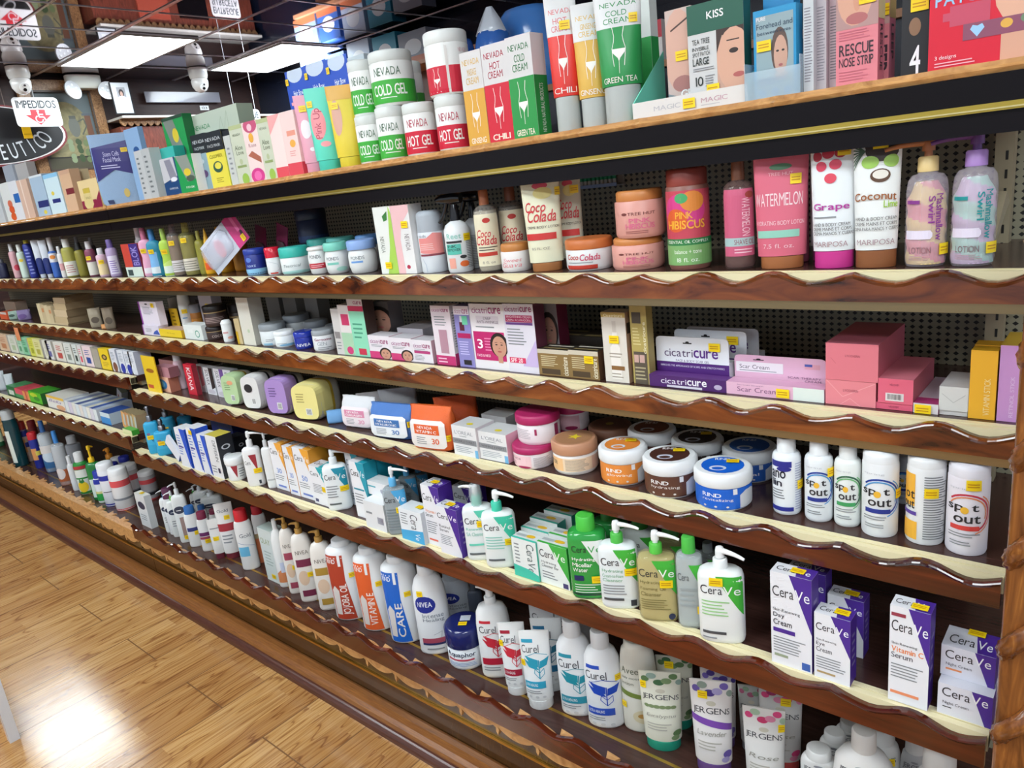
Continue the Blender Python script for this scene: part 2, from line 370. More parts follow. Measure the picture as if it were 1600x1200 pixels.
for i, ch in enumerate(word):
    th = THS[i]; vs, fs, adv = glyph(ch, 0); sz = .095
    px_, pz_ = rr_*.80*math.cos(th), hh_+hh_*.80*math.sin(th); rot = math.atan2(hh_*math.cos(th), -rr_*math.sin(th))
    g.add([(.013, px_+(math.cos(rot)*(x-adv/2)-math.sin(rot)*y*1.9)*sz, pz_+(math.sin(rot)*(x-adv/2)+math.cos(rot)*y*1.9)*sz) for x, y in vs], fs, '#c9ccd1')
g.make('board', r)
g = G(); tube(g, [(0, .2, 2*hh_*.9), (0, .2, CEIL-(c0.z-hh_))], .003, '#6d5a52', 6); g.make('hanging_cord', r)
f_ = lambda X, TL, BR, col, nm, label, cat, th=.01: None
def slab_x(name, label, cat, TL, BR, X, col, th=.02, els=None, group=None):
    a, c = on_x(*TL, X), on_x(*BR, X); w_, h_ = c.y-a.y, a.z-c.z
    g = G(); g.box((-th, -w_/2, 0), (0, w_/2, h_), col)
    f = lambda u, v, e: (e, (u-.5)*w_, v*h_); f.n = (1, 1); f.w = w_; f.h = h_; f.ar = w_/h_
    art(g, f, els, .001); o = g.make(name); o.location = (X, (a.y+c.y)/2, c.z); tag(o, label, cat, group); return o
slab_x('yellow_tag', 'small yellow tag stuck on the oval sign below the wheelchair sign', 'tag', (33, 196), (52, 216), -7.475, '#e8b50f', .0095, [('r', 0, .3, 1, .36, '#b98606')])
# emergency light
e0 = on_x(126, 112, -7.5)
r = root('emergency_light', (-7.42, e0.y, CEIL-.2), 'white emergency light with two round lamp heads below the ceiling', 'emergency light')
g = G(); loft(g, [(.08, .10, .05), (.11, .15, .07), (.19, .15, .07)], '#e9ece6 g', 3); o = g.make('housing', r); o.rotation_euler = (0, 0, math.pi/2); o.location = (-.08, 0, 0)
for s in (-1, 1):
    g = G(); loft(g, [(0, .03, .03), (.05, .08, .08), (.065, .08, .08)], '#d7dade g', 2, 20)
    for k in range(7): loft(g, [(.065, .014, .014), (.069, .010, .010)], '#f2f5f8 g', 2, 8, off=(.045*math.cos(k*1.05) if k < 6 else 0, .045*math.sin(k*1.05) if k < 6 else 0))
    o = g.make('lamp_head', r); o.rotation_euler = (math.radians(20*s), math.radians(80), 0); o.location = (-.02, s*.17, .04)
# dome cameras
def dome(px, X, label, tilt):
    p = on_z(px, 99, CEIL) if X is None else Vector((X, on_x(px, 110, X).y, CEIL))
    r = root('security_camera', (p.x, p.y, CEIL-.22), label, 'security camera')
    g = G(); loft(g, [(.12, .075, .075), (.15, .085, .085), (.215, .085, .085)], '#dcdad7 g', 2, 24); g.make('mount', r)
    g = G(); loft(g, [(.0, .02, .02), (.015, .05, .05), (.05, .072, .072), (.1, .078, .078), (.13, .06, .06)], '#e6e4e2 g', 2, 24)
    g.make('eyeball', r)
    g = G(); loft(g, [(0, .04, .04), (.006, .038, .038)], '#f4f4f4', 2, 20); loft(g, [(.006, .014, .014), (.012, .012, .012)], '#15151a g', 2, 12, off=(.016, 0)); loft(g, [(.006, .009, .009), (.01, .008, .008)], '#3a3a40', 2, 12, off=(-.018, 0))
    o = g.make('lens', r); o.location = (.06, 0, .045); o.rotation_euler = (math.pi/2, 0, math.radians(90)); o.rotation_euler = (0, math.radians(115), 0)
    return r
dome(27, -7.2, 'white dome security camera on the ceiling left of the painting', 0)
dome(308, -7.0, 'small white security camera on the ceiling beside the second light panel', 0)
# portrait and cabinet
slab_x('framed_portrait', 'white framed portrait of a dark-haired person standing on the cabinet top', 'picture', (170, 128), (212, 178), -7.3, '#1d1d22', .02,
    [('r', .04, .03, .93, .98, '#bfc2c8'), ('r', .28, .5, .72, .84, '#8f9096'), ('e', .5, .66, .13, .12, '#2a2326'), ('e', .5, .63, .075, .085, '#b08f82'), ('e', .5, .4, .3, .17, '#dfe3ea'), ('r', .2, .2, .8, .4, '#dfe3ea')])
wood('cabinet_red', [(.3, '#5c2c22'), (.7, '#8a4636')], (1, 8, 1.5), .4)
cy0, cz = on_x(166, 179, -7.35).y, on_x(200, 179, -7.35).z; cy1 = 4.9; cy0 = max(cy0, 3.27)
r = root('wall_cabinet', (-7.4, (cy0+cy1)/2, 0), 'reddish wooden cabinet with a white top edge under the portrait', 'cabinet')
hw = (cy1-cy0)/2
g = G(); g.box((-.25, -hw, 0), (0, hw, cz-.1), 'cabinet_red'); g.make('body', r)
g = G(); g.box((-.25, -hw, cz-.035), (.1, hw, cz-.015), '#d9d5cf'); g.make('top', r)
g = G()
n_ = 26
for i in range(n_):
    y0 = -hw+i*2*hw/n_; ww = 2*hw/n_
    pts = [(y0, cz-.037)]+[(y0+ww*k/6, cz-.07-.03*math.sin(math.pi*k/6)) for k in range(7)]+[(y0+ww, cz-.037)]
    g.add([(.03, *p) for p in pts]+[(.012, *p) for p in pts], [tuple(range(len(pts))), tuple(range(2*len(pts)-1, len(pts)-1, -1))]+[(k, k+len(pts), k+len(pts)+1, k+1) for k in range(len(pts)-1)], 'gilt_frame')
g.make('scalloped_trim', r)
g = G(); g.box((0, .0, cz-.55), (.012, .3, cz-.16), '#141013 g')
g.box((.0, -.4, cz-.5), (.02, -.1, cz-.13), '#b5523f'); g.make('door', r)
slab_x('reflection_slab', 'pale grey slab standing in for a reflection behind the portrait', 'reflection', (225, 143), (345, 160), -7.6, '#8c8b97 g', .01)  # bright reflection above the cabinet, put in as a pale grey slab
slab_x('small_notice', 'small white notice with black marks beyond the green boxes', 'notice', (312, 165), (327, 172), -7.65, '#e4e6ea', .004, [('t', '123', .2, .25, .8, .75, '#22252c', {'bold': 1})])
# shelf high on the back wall: it shows in the mirror ceiling
yb = 4.6
r = root('high_wall_shelf', (-5.0, yb+.17, 2.5), 'tan wooden shelf high on the far wall, mirrored in the ceiling', 'shelf')
g = G(); g.box((-1.3, -.17, 0), (1.5, .17, .03), '#c58a66'); g.box((-1.3, .12, -.25), (1.5, .17, 0), '#6b4434'); g.make('board', r)
# ================================================================ GONDOLA
wood('marbled_board', [(.3, '#2c1209'), (.42, '#5f2c13'), (.56, '#7c3f19'), (.75, '#945326')], (3, 12, 12), .16, .4, 1.2, 1.8)
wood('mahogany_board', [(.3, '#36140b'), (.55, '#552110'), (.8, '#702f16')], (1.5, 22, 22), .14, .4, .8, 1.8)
wood('tan_fret', [(.3, '#b07a45'), (.7, '#dca86c')], (4, 10, 10), .3, .2)
wood('brown_laminate', [(.3, '#3a241f'), (.7, '#4b302a')], (1, 10, 10), .22)
wood('base_panel', [(.3, '#33200f'), (.6, '#4f3318'), (.8, '#664520')], (22, 4, 3), .2, .5)
wood('moulding_wood', [(.3, '#6d3f22'), (.7, '#94602f')], (2, 40, 40), .3, .3)
wood('quarter_round', [(.3, '#43241c'), (.7, '#5c352a')], (2, 30, 30), .3, .2)
wood('post_wood', [(.3, '#5a3014'), (.6, '#874f22'), (.8, '#a36c30')], (14, 14, 2), .25, .4)
# perforated back panel
m, nt, b, N, L = nodes_mat('pegboard')
tc = N('ShaderNodeTexCoord'); sp = N('ShaderNodeSeparateXYZ'); L(tc.outputs['Object'], sp.inputs[0])
def MA(op, a, bb=None):
    n_ = N('ShaderNodeMath'); n_.operation = op
    for i, q in enumerate((a, bb)):
        if q is None: continue
        if isinstance(q, (int, float)): n_.inputs[i].default_value = q
        else: L(q, n_.inputs[i])
    return n_.outputs[0]
fx = MA('SUBTRACT', MA('FRACT', MA('MULTIPLY', sp.outputs[0], 1/.0155)), .5); fz = MA('SUBTRACT', MA('FRACT', MA('MULTIPLY', sp.outputs[2], 1/.0125)), .5)
dd = MA('ADD', MA('ABSOLUTE', fx), MA('ABSOLUTE', fz)); hole = MA('LESS_THAN', dd, .33)
mx = N('ShaderNodeMix'); mx.data_type = 'RGBA'; L(hole, mx.inputs[0]); mx.inputs[6].default_value = (*lin('#8d8772'), 1); mx.inputs[7].default_value = (*lin('#0b0a09'), 1)
L(mx.outputs[2], b.inputs['Base Color']); b.inputs['Roughness'].default_value = .5
XJ, XE, XL = -3.16, -.125, -5.9
CUSP = -.743
SH = dict(   # front y, shelf z, board bottom z
    S2=(1.232, 1.298, 1.253), S3=(1.238, 1.058, 1.016), S4=(1.18, .846, .797), S5=(1.127, .598, .545))
SHL = dict(S2=(1.232, 1.298, 1.253), S3=(1.238, 1.062, 1.018), S4=(1.18, .896, .848), S5=(1.127, .655, .600))
TOP_Z, TRAY_Z = 1.583, .205
YB = 1.60
def wave(x, zt, amp):
    t = ((x-CUSP)/.384) % 1
    # cusp at 0, two smooth crests at 1/3 and 2/3
    a = abs(((t*3+.5) % 1)-.5)   # 0 at crest positions
    base = math.cos(2*math.pi*t*3)*.5+.5
    if t < 1/6 or t > 5/6:
        q = min(t, 1-t)*6; base = max(base*.0, (1-q)**1.6*.9)
    return zt-amp*(1-base)
def wavy_board(name, par, x0, x1, y, th, zb, zt, amp, key, step=.012, bead=True):
    g = G(); n = max(2, int((x1-x0)/step)); A = []
    for i in range(n+1):
        x = x0+(x1-x0)*i/n; A.append((x, wave(x, zt, amp)))
    vs = []
    prof = [(0, -1), (0, 0), (-.002, .35), (-.0035, .6), (-.002, .85), (.003, 1), (th, 1), (th, -1)]
    # profile: (dy, level) level -1 bottom, 0 = top minus bead, 1 = crest
    for x, z in A:
        for dy, l in prof:
            vs.append((x, y+dy, zb if l < 0 else z-.009*(1-l)))
    k = len(prof)
    fs = [(i*k+j, (i+1)*k+j, (i+1)*k+(j+1) % k, i*k+(j+1) % k) for i in range(n) for j in range(k)]
    g.add(vs, fs, key, False)
    g.add(vs[:k], [tuple(range(k))[::-1]], key); g.add(vs[-k:], [tuple(range(k))], key)
    return g.make(name, par)
def shelf(par, x0, x1, yf, z, zb, origin):
    g = G()
    g.box((x0, yf+.041, z-.025), (x1, YB, z), 'brown_laminate'); s = g.make('shelf', par)
    g = G()
    y0 = yf+.013
    for k, (a, bb, dz) in enumerate(((0, .006, .0), (.0075, .0135, -.001), (.015, .019, .0005), (.0205, .0275, 0))):
        g.box((x0, y0+a, z-.03), (x1, y0+bb, z+dz), '#e8dcb2')
    g.box((x0, y0+.001, z-.029), (x1, y0+.0275, z-.004), '#8f8468'); g.make('price_rail', s)
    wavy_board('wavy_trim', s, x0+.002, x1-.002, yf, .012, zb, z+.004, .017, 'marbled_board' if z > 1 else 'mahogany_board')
    if z > 1: g = G(); g.box((x0, yf+.004, zb-.015), (x1, yf+.04, zb-.0005), '#9c8d6c m'); g.make('metal_edge', s)
    g = G(); g.box((x0+.01, yf+.06, z-.045), (x1-.01, YB, z-.0255), '#a59b80'); g.make('underside', s)
    return s
def unit(name, label, x0, x1, SHD, left):
    r = root(name, (0, 0, 0), label, 'shelving')
    g = G(); g.box((x0, YB, .2), (x1, YB+.01, 1.55), 'pegboard'); g.make('back_panel', r)
    for k in ('S2', 'S3', 'S4', 'S5'): shelf(r, x0, x1, *SHD[k], None)
    # top shelf with dark canopy
    g = G(); g.box((x0, 1.312, TOP_Z-.02), (x1, 1.98, TOP_Z-.0005), 'tan_fret'); top = g.make('top_shelf', r)
    g = G(); n = int((x1-x0)/.012); A = []
    for i in range(n+1):
        x = x0+(x1-x0)*i/n; t = ((x-CUSP)/.128) % 1; A.append((x, 1.262+.012*abs(math.sin(math.pi*t))**.6+(.0 if t > .06 else -.004)))
    vs = []
    prof = [(0, -.016), (-.004, -.010), (.002, -.006), (.002, 0)]
    for x, y in A:
        for dy, dz in prof: vs.append((x, y+dy, TOP_Z+dz))
        vs.append((x, 1.312, TOP_Z)); vs.append((x, 1.312, TOP_Z-.016))
    k = 6
    g.add(vs, [(i*k+j, (i+1)*k+j, (i+1)*k+(j+1) % k, i*k+(j+1) % k) for i in range(n) for j in range(k)], 'tan_fret')
    g.make('scalloped_edge', top)
    g = G(); g.box((x0, 1.268, 1.487), (x1, 1.276, TOP_Z-.0165), '#120e11 k')
    can = g.make('canopy', r)
    g = G(); g.box((x0, 1.2625, 1.517), (x1, 1.2675, 1.528), '#c9ae4f m'); g.box((x0, 1.2605, 1.5195), (x1, 1.2625, 1.5215), '#f2e2a0 m'); g.make('gold_strip', can)
    # tray at the foot
    g = G(); g.box((x0, 1.105, TRAY_Z-.02), (x1, YB, TRAY_Z), 'brown_laminate'); tr = g.make('bottom_tray', r)
    g = G(); g.box((x0, 1.183, TRAY_Z-.001), (x1, 1.191, TRAY_Z+.0004), '#c9a04a m'); g.make('gold_strip', tr)
    g = G(); g.box((x0, 1.10, .0), (x1, 1.115, TRAY_Z-.0205), 'base_panel'); bp_ = g.make('base_panel', r)
    g = G(); g.box((x0, 1.094, .118), (x1, 1.0995, .126), '#c9973f m'); g.make('gold_strip', bp_)
    # fretwork: flat board with fish-tail points, scalloped valance under it
    P_ = .128; x_ = x0; g = G()
    k0 = math.ceil((x0-(-2.226))/P_); 
    zt = .247
    xs = []
    k_ = k0
    g.box((x0, 1.064, zt-.008), (x1, 1.086, zt), 'tan_fret')
    while -2.226+k_*P_ < x1-.03:
        c = -2.226+k_*P_
        if c-.03 > x0 and c+.124 < x1:
            for poly in ([(c-.02, 1.086), (c+.02, 1.086), (c+.022, 1.112), (c+.004, 1.104), (c-.03, 1.118)] if left else [(c-.004, 1.086), (c+.012, 1.086), (c+.022, 1.104), (c+.004, 1.106), (c-.014, 1.108)],):
                g.add([(a, b_, zt) for a, b_ in poly]+[(a, b_, zt-.007) for a, b_ in poly], [tuple(range(5)), (9, 8, 7, 6, 5)]+[(i, i+5, (i+1) % 5+5, (i+1) % 5) for i in range(5)], 'tan_fret')
            poly = [(c+.0, 1.086)]+[(c+.01+.11*j/8, 1.086+.012*math.sin(math.pi*j/8)) for j in range(9)]
            n5 = len(poly); g.add([(a, b_, zt-.0005) for a, b_ in poly]+[(a, b_, zt-.007) for a, b_ in poly], [tuple(range(n5)), tuple(range(2*n5-1, n5-1, -1))]+[(i, i+n5, (i+1) % n5+n5, (i+1) % n5) for i in range(n5)], 'tan_fret')
        k_ += 1
    g.make('fretwork_points', tr)
    g = G(); k_ = math.floor((x0-(-2.165))/P_)
    while -2.165+k_*P_ < x1:
        c = -2.165+k_*P_; pts = []
        for j in range(13):
            t = j/12; x = c+.008+(P_-.016)*t; pts.append((x, zt-.046-.017*math.sin(math.pi*t)**.8))
        poly = [(c, zt-.009), (c, zt-.062), (c+.005, zt-.071), (c+.010, zt-.056)]+pts+[(c+P_, zt-.05), (c+P_, zt-.009)]
        poly = [(min(max(a, x0), x1), b_) for a, b_ in poly]
        if poly[-1][0]-poly[0][0] > .03:
            n5 = len(poly); vs = [(a, 1.067, b_) for a, b_ in poly]+[(a, 1.077, b_) for a, b_ in poly]
            g.add(vs, [tuple(range(n5)), tuple(range(2*n5-1, n5-1, -1))]+[(i, i+n5, (i+1) % n5+n5, (i+1) % n5) for i in range(n5)], 'tan_fret')
        k_ += 1
    g.make('scalloped_valance', tr)
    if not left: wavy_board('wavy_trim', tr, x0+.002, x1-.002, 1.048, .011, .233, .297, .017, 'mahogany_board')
    return r
UNIT = unit('shelving_unit', 'long wooden-trimmed shelving unit filling most of the view', XJ+.002, XE, SH, False)
unit('shelving_unit', 'second shelving unit continuing the run towards the far end of the aisle', XL, XJ-.002, SHL, True)
g = G(); 
prof = [(1.098, 0), (1.098, .046), (1.088, .052), (1.07, .053), (1.053, .049), (1.043, .04), (1.0395, .03), (1.0395, 0)]
def extr(g, prof, x0, x1, key):
    n = len(prof); g.add([(x0, *p) for p in prof]+[(x1, *p) for p in prof], [tuple(range(n)), tuple(range(2*n-1, n-1, -1))]+[(i, (i+1) % n, (i+1) % n+n, i+n) for i in range(n)], key)
extr(g, prof, XL, XE, 'moulding_wood')
o = g.make('floor_moulding'); struct(o); o.name = 'trim_1'
g = G(); extr(g, [(1.039, 0), (1.039, .028)]+[(1.039-.019*math.sin(a*.26), .028*math.cos(a*.26)) for a in range(1, 7)], XL, XE, 'quarter_round')
o = g.make('trim_2'); struct(o)
# end post and beyond
r = root('end_post', (-.085, 1.09, 0), 'carved wooden end post at the edge of the shelving', 'post')
g = G(); loft(g, [(0, .027, .027), (1.48, .027, .027)], 'post_wood', 6, 24, smooth=False); g.make('shaft', r)
g = G(); tube(g, [(.019*math.cos(t*.35), -.019+.014*math.sin(t*.35), .03+t*.0078) for t in range(185)], .0135, 'post_wood', 8); g.make('twisted_bead', r)
g = G(); X_ = -.205; Y_ = 1.55
g.box((X_-.014, Y_, .2), (X_+.014, Y_+.03, 1.49), '#978b72'); up = g.make('slotted_upright', UNIT); up['label'] = 'cream slotted steel upright'
g = G()
for i in range(40): g.box((X_+.002, Y_-.0008, .23+i*.031), (X_+.006, Y_-.0002, .245+i*.031), '#1b1813')
g.make('slots', up)
g = G(); g.add([(X_+a, Y_+b_, .2+c) for a, b_, c in ((-.008, -.16, 1.099), (.012, -.16, 1.099), (.012, -.13, 1.112), (-.008, -.13, 1.112), (-.008, -.04, 1.19), (.012, -.04, 1.19), (.012, -.0, 1.17), (-.008, -.0, 1.17))], [(0, 3, 7, 4), (1, 5, 6, 2), (0, 4, 5, 1), (3, 2, 6, 7), (0, 1, 2, 3), (4, 7, 6, 5)], '#a59a80'); g.make('bracket', up)
# the dark unit standing behind the top shelf
r = root('dark_cabinet', (-1.6, 2.55, 0), 'dark cabinet behind the shelving with wrapped blue goods on top', 'cabinet')
g = G(); g.box((-1.35, -.35, 0), (2.4, .35, 1.78), '#1b1a22 g'); g.make('body', r)
g = G(); g.box((-1.37, -.37, 1.78), (2.42, .37, 1.80), '#8a5b35'); g.make('top', r)
# white rack foot in the aisle, lower left
p = on_z(22, 1155, 0)
r = root('display_rack', (p.x, p.y, 0), 'white metal leg of a display rack at the lower left edge', 'rack')
g = G(); g.box((-.014, -.014, 0), (.014, .014, .9), '#d5d7dc g'); g.make('leg', r)
g = G(); g.box((-.36, -.012, .07), (-.0145, .012, .09), '#c9ccd2 g'); g.box((-.36, -.01, .55), (-.0145, .01, .57), '#c9ccd2 g'); g.make('crossbar', r)
g = G(); g.box((-.374, -.014, 0), (-.3605, .014, .9), '#d5d7dc g'); g.make('leg', r)
# ================================================================ PRODUCTS
SF = dict(S1=(1.312, TOP_Z), S2=(1.283, 1.298), S3=(1.289, 1.058), S4=(1.231, .846), S5=(1.178, .598), S6=(1.193, TRAY_Z),
          L1=(1.312, TOP_Z), L2=(1.283, 1.298), L3=(1.289, 1.062), L4=(1.231, .896), L5=(1.178, .655), L6=(1.193, TRAY_Z))
TOPS = {}; STACK = []; SIDE = {}
YMIN = {k: (v[0]-.036 if k[1] != '1' else 1.3125) for k, v in SF.items()}; YMIN['S6'] = YMIN['L6'] = 1.124
ZT = dict(S1=2.6, L1=2.6, S2=1.561, L2=1.561, S3=1.2365, L3=1.2365, S4=.9995, L4=1.0015, S5=.7955, L5=.8465, S6=.5435, L6=.5985)
def fit_x(sh, x, hw):
    if sh[1] == '1': return x
    return max(x, XJ+.006+hw) if sh[0] == 'S' else min(x, XJ-.006-hw)
W_, K_, GY = '#eceef0', '#17161a', '#9aa0a6'
PINK, RED, GRN, YEL, BLU, PUR, ORG, TEAL = '#e28a9c', '#d01f36', '#2f9e4a', '#e8b83a', '#1f5fc0', '#4b2a92', '#ee6a25', '#2aa7b5'
def B(sh, label, TL, TR, dep, c=W_, f=None, s=None, t=None, cs=None, ct=None, d=0, yaw=0, name='carton', cat='box', grp=None, by=None, z0=None, h=None, st=None, lid=None, pc=None):
    fy, z = SF[sh]; y = fy+d
    if by: y = on_z(*by, z).y
    zr = z0
    if z0 is not None: z = TOPS[z0.name] if not isinstance(z0, (int, float)) else z0
    y = max(y, YMIN[sh])
    a, b_ = on_y(*TL, y), on_y(*TR, y); w_ = max(.006, b_.x-a.x); hh = min(h or ((a.z+b_.z)/2-z), ZT[sh]-z-.001); cx = fit_x(sh, (a.x+b_.x)/2, w_/2)
    ca, sa = math.cos(math.radians(yaw)), math.sin(math.radians(yaw))
    r = root(name, (cx-sa*dep/2, y+ca*dep/2, z+.0006), label, cat, grp, yaw); TOPS[r.name] = z+hh+.0006; STACK.append((r, zr)); SIDE[r.name] = (sh, w_/2)
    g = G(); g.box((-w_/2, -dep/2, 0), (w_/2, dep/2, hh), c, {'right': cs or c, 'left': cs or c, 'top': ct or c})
    fs = dict(f=s_front(w_, hh, -dep/2), s=s_right(w_/2, -dep/2, dep, hh), t=s_top(w_, dep, hh, -dep/2))
    art(g, fs['f'], f); art(g, fs['s'], s); art(g, fs['t'], t); g.make('carton_body', r)
    if lid: 
        q = G(); q.box((-w_/2-.0006, -dep/2-.0006, hh-lid[0]), (w_/2+.0006, dep/2+.0006, hh+.0005), lid[1]); q.make('flap', r)
    for S in (st or []): sticker(r, fs[S[0]], S[1], S[2])
    return r
def R(kind, shf, label, xl, xr, ym, tp, d=0, ratio=1, yaw=None, h=None, z0=None, by=None, st=None, name=None, cat=None, grp=None, **kw):
    fy, z = SF[shf]
    if z0 is not None: z = TOPS[z0.name] if not isinstance(z0, (int, float)) else z0
    cx = (xl+xr)/2; A_, B_ = ray(xl, ym), ray(xr, ym); half = A_.angle(B_)/2
    if by: y = on_z(*by, z).y
    else: y = fy+d
    y = max(y, YMIN[shf]); vd = ray(cx, ym); phi0 = math.atan2(-vd.x, vd.y)    # angle from +Y towards -X
    if yaw is None: yaw = math.degrees(phi0)*.8
    yc = y+.04
    for _ in range(4):
        P = on_y(cx, ym, yc); D = math.hypot(P.x, P.y); rr = D*math.sin(half)*((P-Vector((0,0,CAM_H))).length/D)
        ph = phi0-math.radians(yaw); a = rr/math.sqrt(math.cos(ph)**2+(ratio*math.sin(ph))**2); b = a*ratio
        dy = math.sqrt((b*math.cos(math.radians(yaw)))**2+(a*math.sin(math.radians(yaw)))**2); yc = y+dy
    P = on_y(cx, ym, yc)
    T = on_y(*tp, yc); hh = min(h or (T.z-z), ZT[shf]-z-.001)
    nm, ct_ = KINDN[kind]
    r = root(name or nm, (P.x, yc, z+.0006), label, cat or ct_, grp, yaw); TOPS[r.name] = z+hh+.0006; r.location.x = fit_x(shf, P.x, max(a, b)*1.03); STACK.append((r, z0)); SIDE[r.name] = (shf, max(a, b)*1.03)
    fn = KIND[kind](r, a, b, hh, **kw)
    for S in (st or []): sticker(r, fn, S[0], S[1])
    return r
def prt(r, name, rings, key, n=2, els=None, M=28, z0=None, z1=None, off=(0, 0)):
    g = G(); loft(g, rings, key, n, M, off=off)
    fn = s_loft(rings, n, z0, z1, off); art(g, fn, els); g.make(name, r); return fn
def k_jar(r, a, b, h, c=W_, lc=W_, lf=.3, els=None, top=None, n=2, lw=1.0, neck=None, lr=.004, lels=None, tst=None, bel=0):
    zb = h*(1-lf); rb = min(.008, a*.2)
    if bel: rings = [(0, a*.8, b*.8), (h*.04, a*.9, b*.9), (zb*.35, a, b), (zb*.75, a, b), (zb*.93, a*.9, b*.9), (zb, a*.86, b*.86)]
    else: rings = [(0, a*.9, b*.9), (rb*.6, a*.96, b*.96), (rb, a*.975, b*.975), (zb-.002, a*.975, b*.975), (zb, a*.94, b*.94)]
    fn = prt(r, 'body', rings, c, n, els, z0=0, z1=zb)
    L = [(zb, a*lw*.985, b*lw*.985), (zb+.002, a*lw, b*lw), (h-lr, a*lw, b*lw), (h-.001, a*lw-lr*.6, b*lw-lr*.6), (h, a*lw-lr, b*lw-lr)]
    g = G(); loft(g, L, lc, n); art(g, s_loft(L, n), lels); sd = s_disc(a*lw-lr, h)
    art(g, sd, top); g.make('lid', r)
    for q in (tst or []): sticker(r, sd, q[0], q[1])
    return fn
def pump_head(r, z, H_, rc, cc, hc, ang=0, spout=.05, collar=True):
    ch = min(.024, H_*.45) if collar else 0
    if collar:
        g = G(); loft(g, [(z, rc, rc), (z+ch*.9, rc*.97, rc*.97), (z+ch, rc*.8, rc*.8)], cc, 2, 20); g.make('collar', r)
    g = G(); z1 = z+ch; z2 = z+H_
    loft(g, [(z1, rc*.42, rc*.42), (z2-.016, rc*.36, rc*.36)], hc, 2, 14)
    loft(g, [(z2-.02, rc*.62, rc*.62), (z2-.008, rc*.6, rc*.6), (z2-.001, rc*.5, rc*.5), (z2, rc*.3, rc*.3)], hc, 2, 18)
    c, s = math.cos(math.radians(ang)), math.sin(math.radians(ang)); q = []
    for t_ in range(7):
        d_ = spout*t_/6; q.append((c*d_, s*d_, z2-.007-.004*(t_/6)**3*1.5))
    tube(g, q, [rc*.42, rc*.40, rc*.36, rc*.32, rc*.28, rc*.25, rc*.2], hc, 10); g.make('pump', r)
def k_pump(r, a, b, h, c=W_, cc=W_, hc=W_, els=None, n=2.6, sh=.72, col=.42, ang=0, spout=.05, wrap=False, collar=True, shoulder=.12, taper=1.0, liquid=None):
    zs = h*sh; rc = min(a, b*1.4)*col
    rings = [(0, a*.9*taper, b*.85), (.004, a*.97*taper, b*.95), (.01, a*taper, b), (zs*(1-shoulder)*.5, a*(1+taper)/2, b), (zs*(1-shoulder), a, b), (zs*(1-shoulder*.45), a*.93, b*.93), (zs*(1-shoulder*.15), a*.75, b*.8), (zs-.003, max(a*.5, rc), max(b*.6, rc)), (zs, rc*.9, rc*.9)]
    fn = prt(r, 'body', rings, c, n, els, z0=0, z1=zs*(1-shoulder*.3))
    if liquid:
        prt(r, 'liquid', [(q[0]*.97+.003, q[1]*.93, q[2]*.93) for q in rings[:6]], liquid, n)
    pump_head(r, zs, h-zs, rc, cc, hc, ang, spout, collar)
    if wrap:
        g = G(); loft(g, [(zs-.004, rc*1.15, rc*1.15), (zs+(h-zs)*.5, rc*1.3, rc*1.3), (h+.0002, rc*1.1, rc*1.1)], '#d9dde0 c', 2, 12); g.make('clear_overcap', r)
    return fn
def k_tube(r, a, b, h, c=W_, cc=W_, cf=.16, els=None, cw=.9, top=.0, topw=1.06, rnd=None):
    zc = h*cf; wa, wb = a*.82*cw, b*min(1, .98*cw)
    prt(r, 'cap', [(0, wa*.97, wb*.97), (.002, wa, wb), (zc-.001, wa, wb)], cc, 2)
    rings = [(zc, a*.93, b*.95)]+[(zc+(h-zc)*t_, a*(.93+(topw-.93)*t_), b*(1-t_**1.3)+.0022) for t_ in (.15, .3, .45, .6, .75, .88, .93)]+[(h, a*topw, .002)]
    return prt(r, 'body', rings, c, 2, els, z0=zc, z1=h)
def k_bottle(r, a, b, h, c=W_, cc=W_, els=None, n=2, sh=.74, cr=.5, wedge=False, shoulder=.12, ribs=False, cel=None, capn='cap', waist=0, liquid=None, cpr=None):
    zs = h*sh; rc = a*cr; rcb = min(rc, b*1.05) if n == 2 and b < a*.95 else rc
    rings = [(0, a*.9, b*.88), (.003, a*.97, b*.97), (.008, a, b)]
    if waist: rings += [(zs*.3, a*(1-waist*.3), b*(1-waist*.3)), (zs*.52, a*(1-waist), b*(1-waist)), (zs*.7, a*(1-waist*.4), b*(1-waist*.4))]
    rings += [(zs*(1-shoulder), a, b), (zs*(1-shoulder*.45), a*.94, b*.94), (zs*(1-shoulder*.15), a*.5+rc*.5, b*.5+rcb*.5), (zs, rc*.92, rcb*.92)]
    fn = prt(r, 'body', rings, c, n, els, z0=0, z1=zs*(1-shoulder*.3))
    if liquid: prt(r, 'liquid', [(q[0]*.97+.003, q[1]*.93, q[2]*.93) for q in rings[:-2]], liquid, n)
    cp = cpr or [(0, 1, 1), (.9, .96, .96), (1, .85, .85)]
    prt(r, capn, [(zs+(h-zs)*q[0], rc*q[1], rcb*q[2]) for q in cp], cc, 2, cel, 22)
    return fn
def k_can(r, a, b, h, c=W_, cc=W_, els=None, cf=.18, dome=.4, band=None, shoulder=False):
    zc = h*(1-cf)
    fn = prt(r, 'body', [(0, a*.95, b*.95), (.004, a, b), (zc-.004, a, b), (zc, a*.96, b*.96)], c, 2, els, z0=0, z1=zc)
    prt(r, 'cap', [(zc, a*.975, b*.975), (zc+(h-zc)*(1-dome), a*.97, b*.97), (zc+(h-zc)*(1-dome*.35), a*.88, b*.88), (h-.001, a*.7, b*.7), (h, a*.6, b*.6)], cc, 2)
    return fn
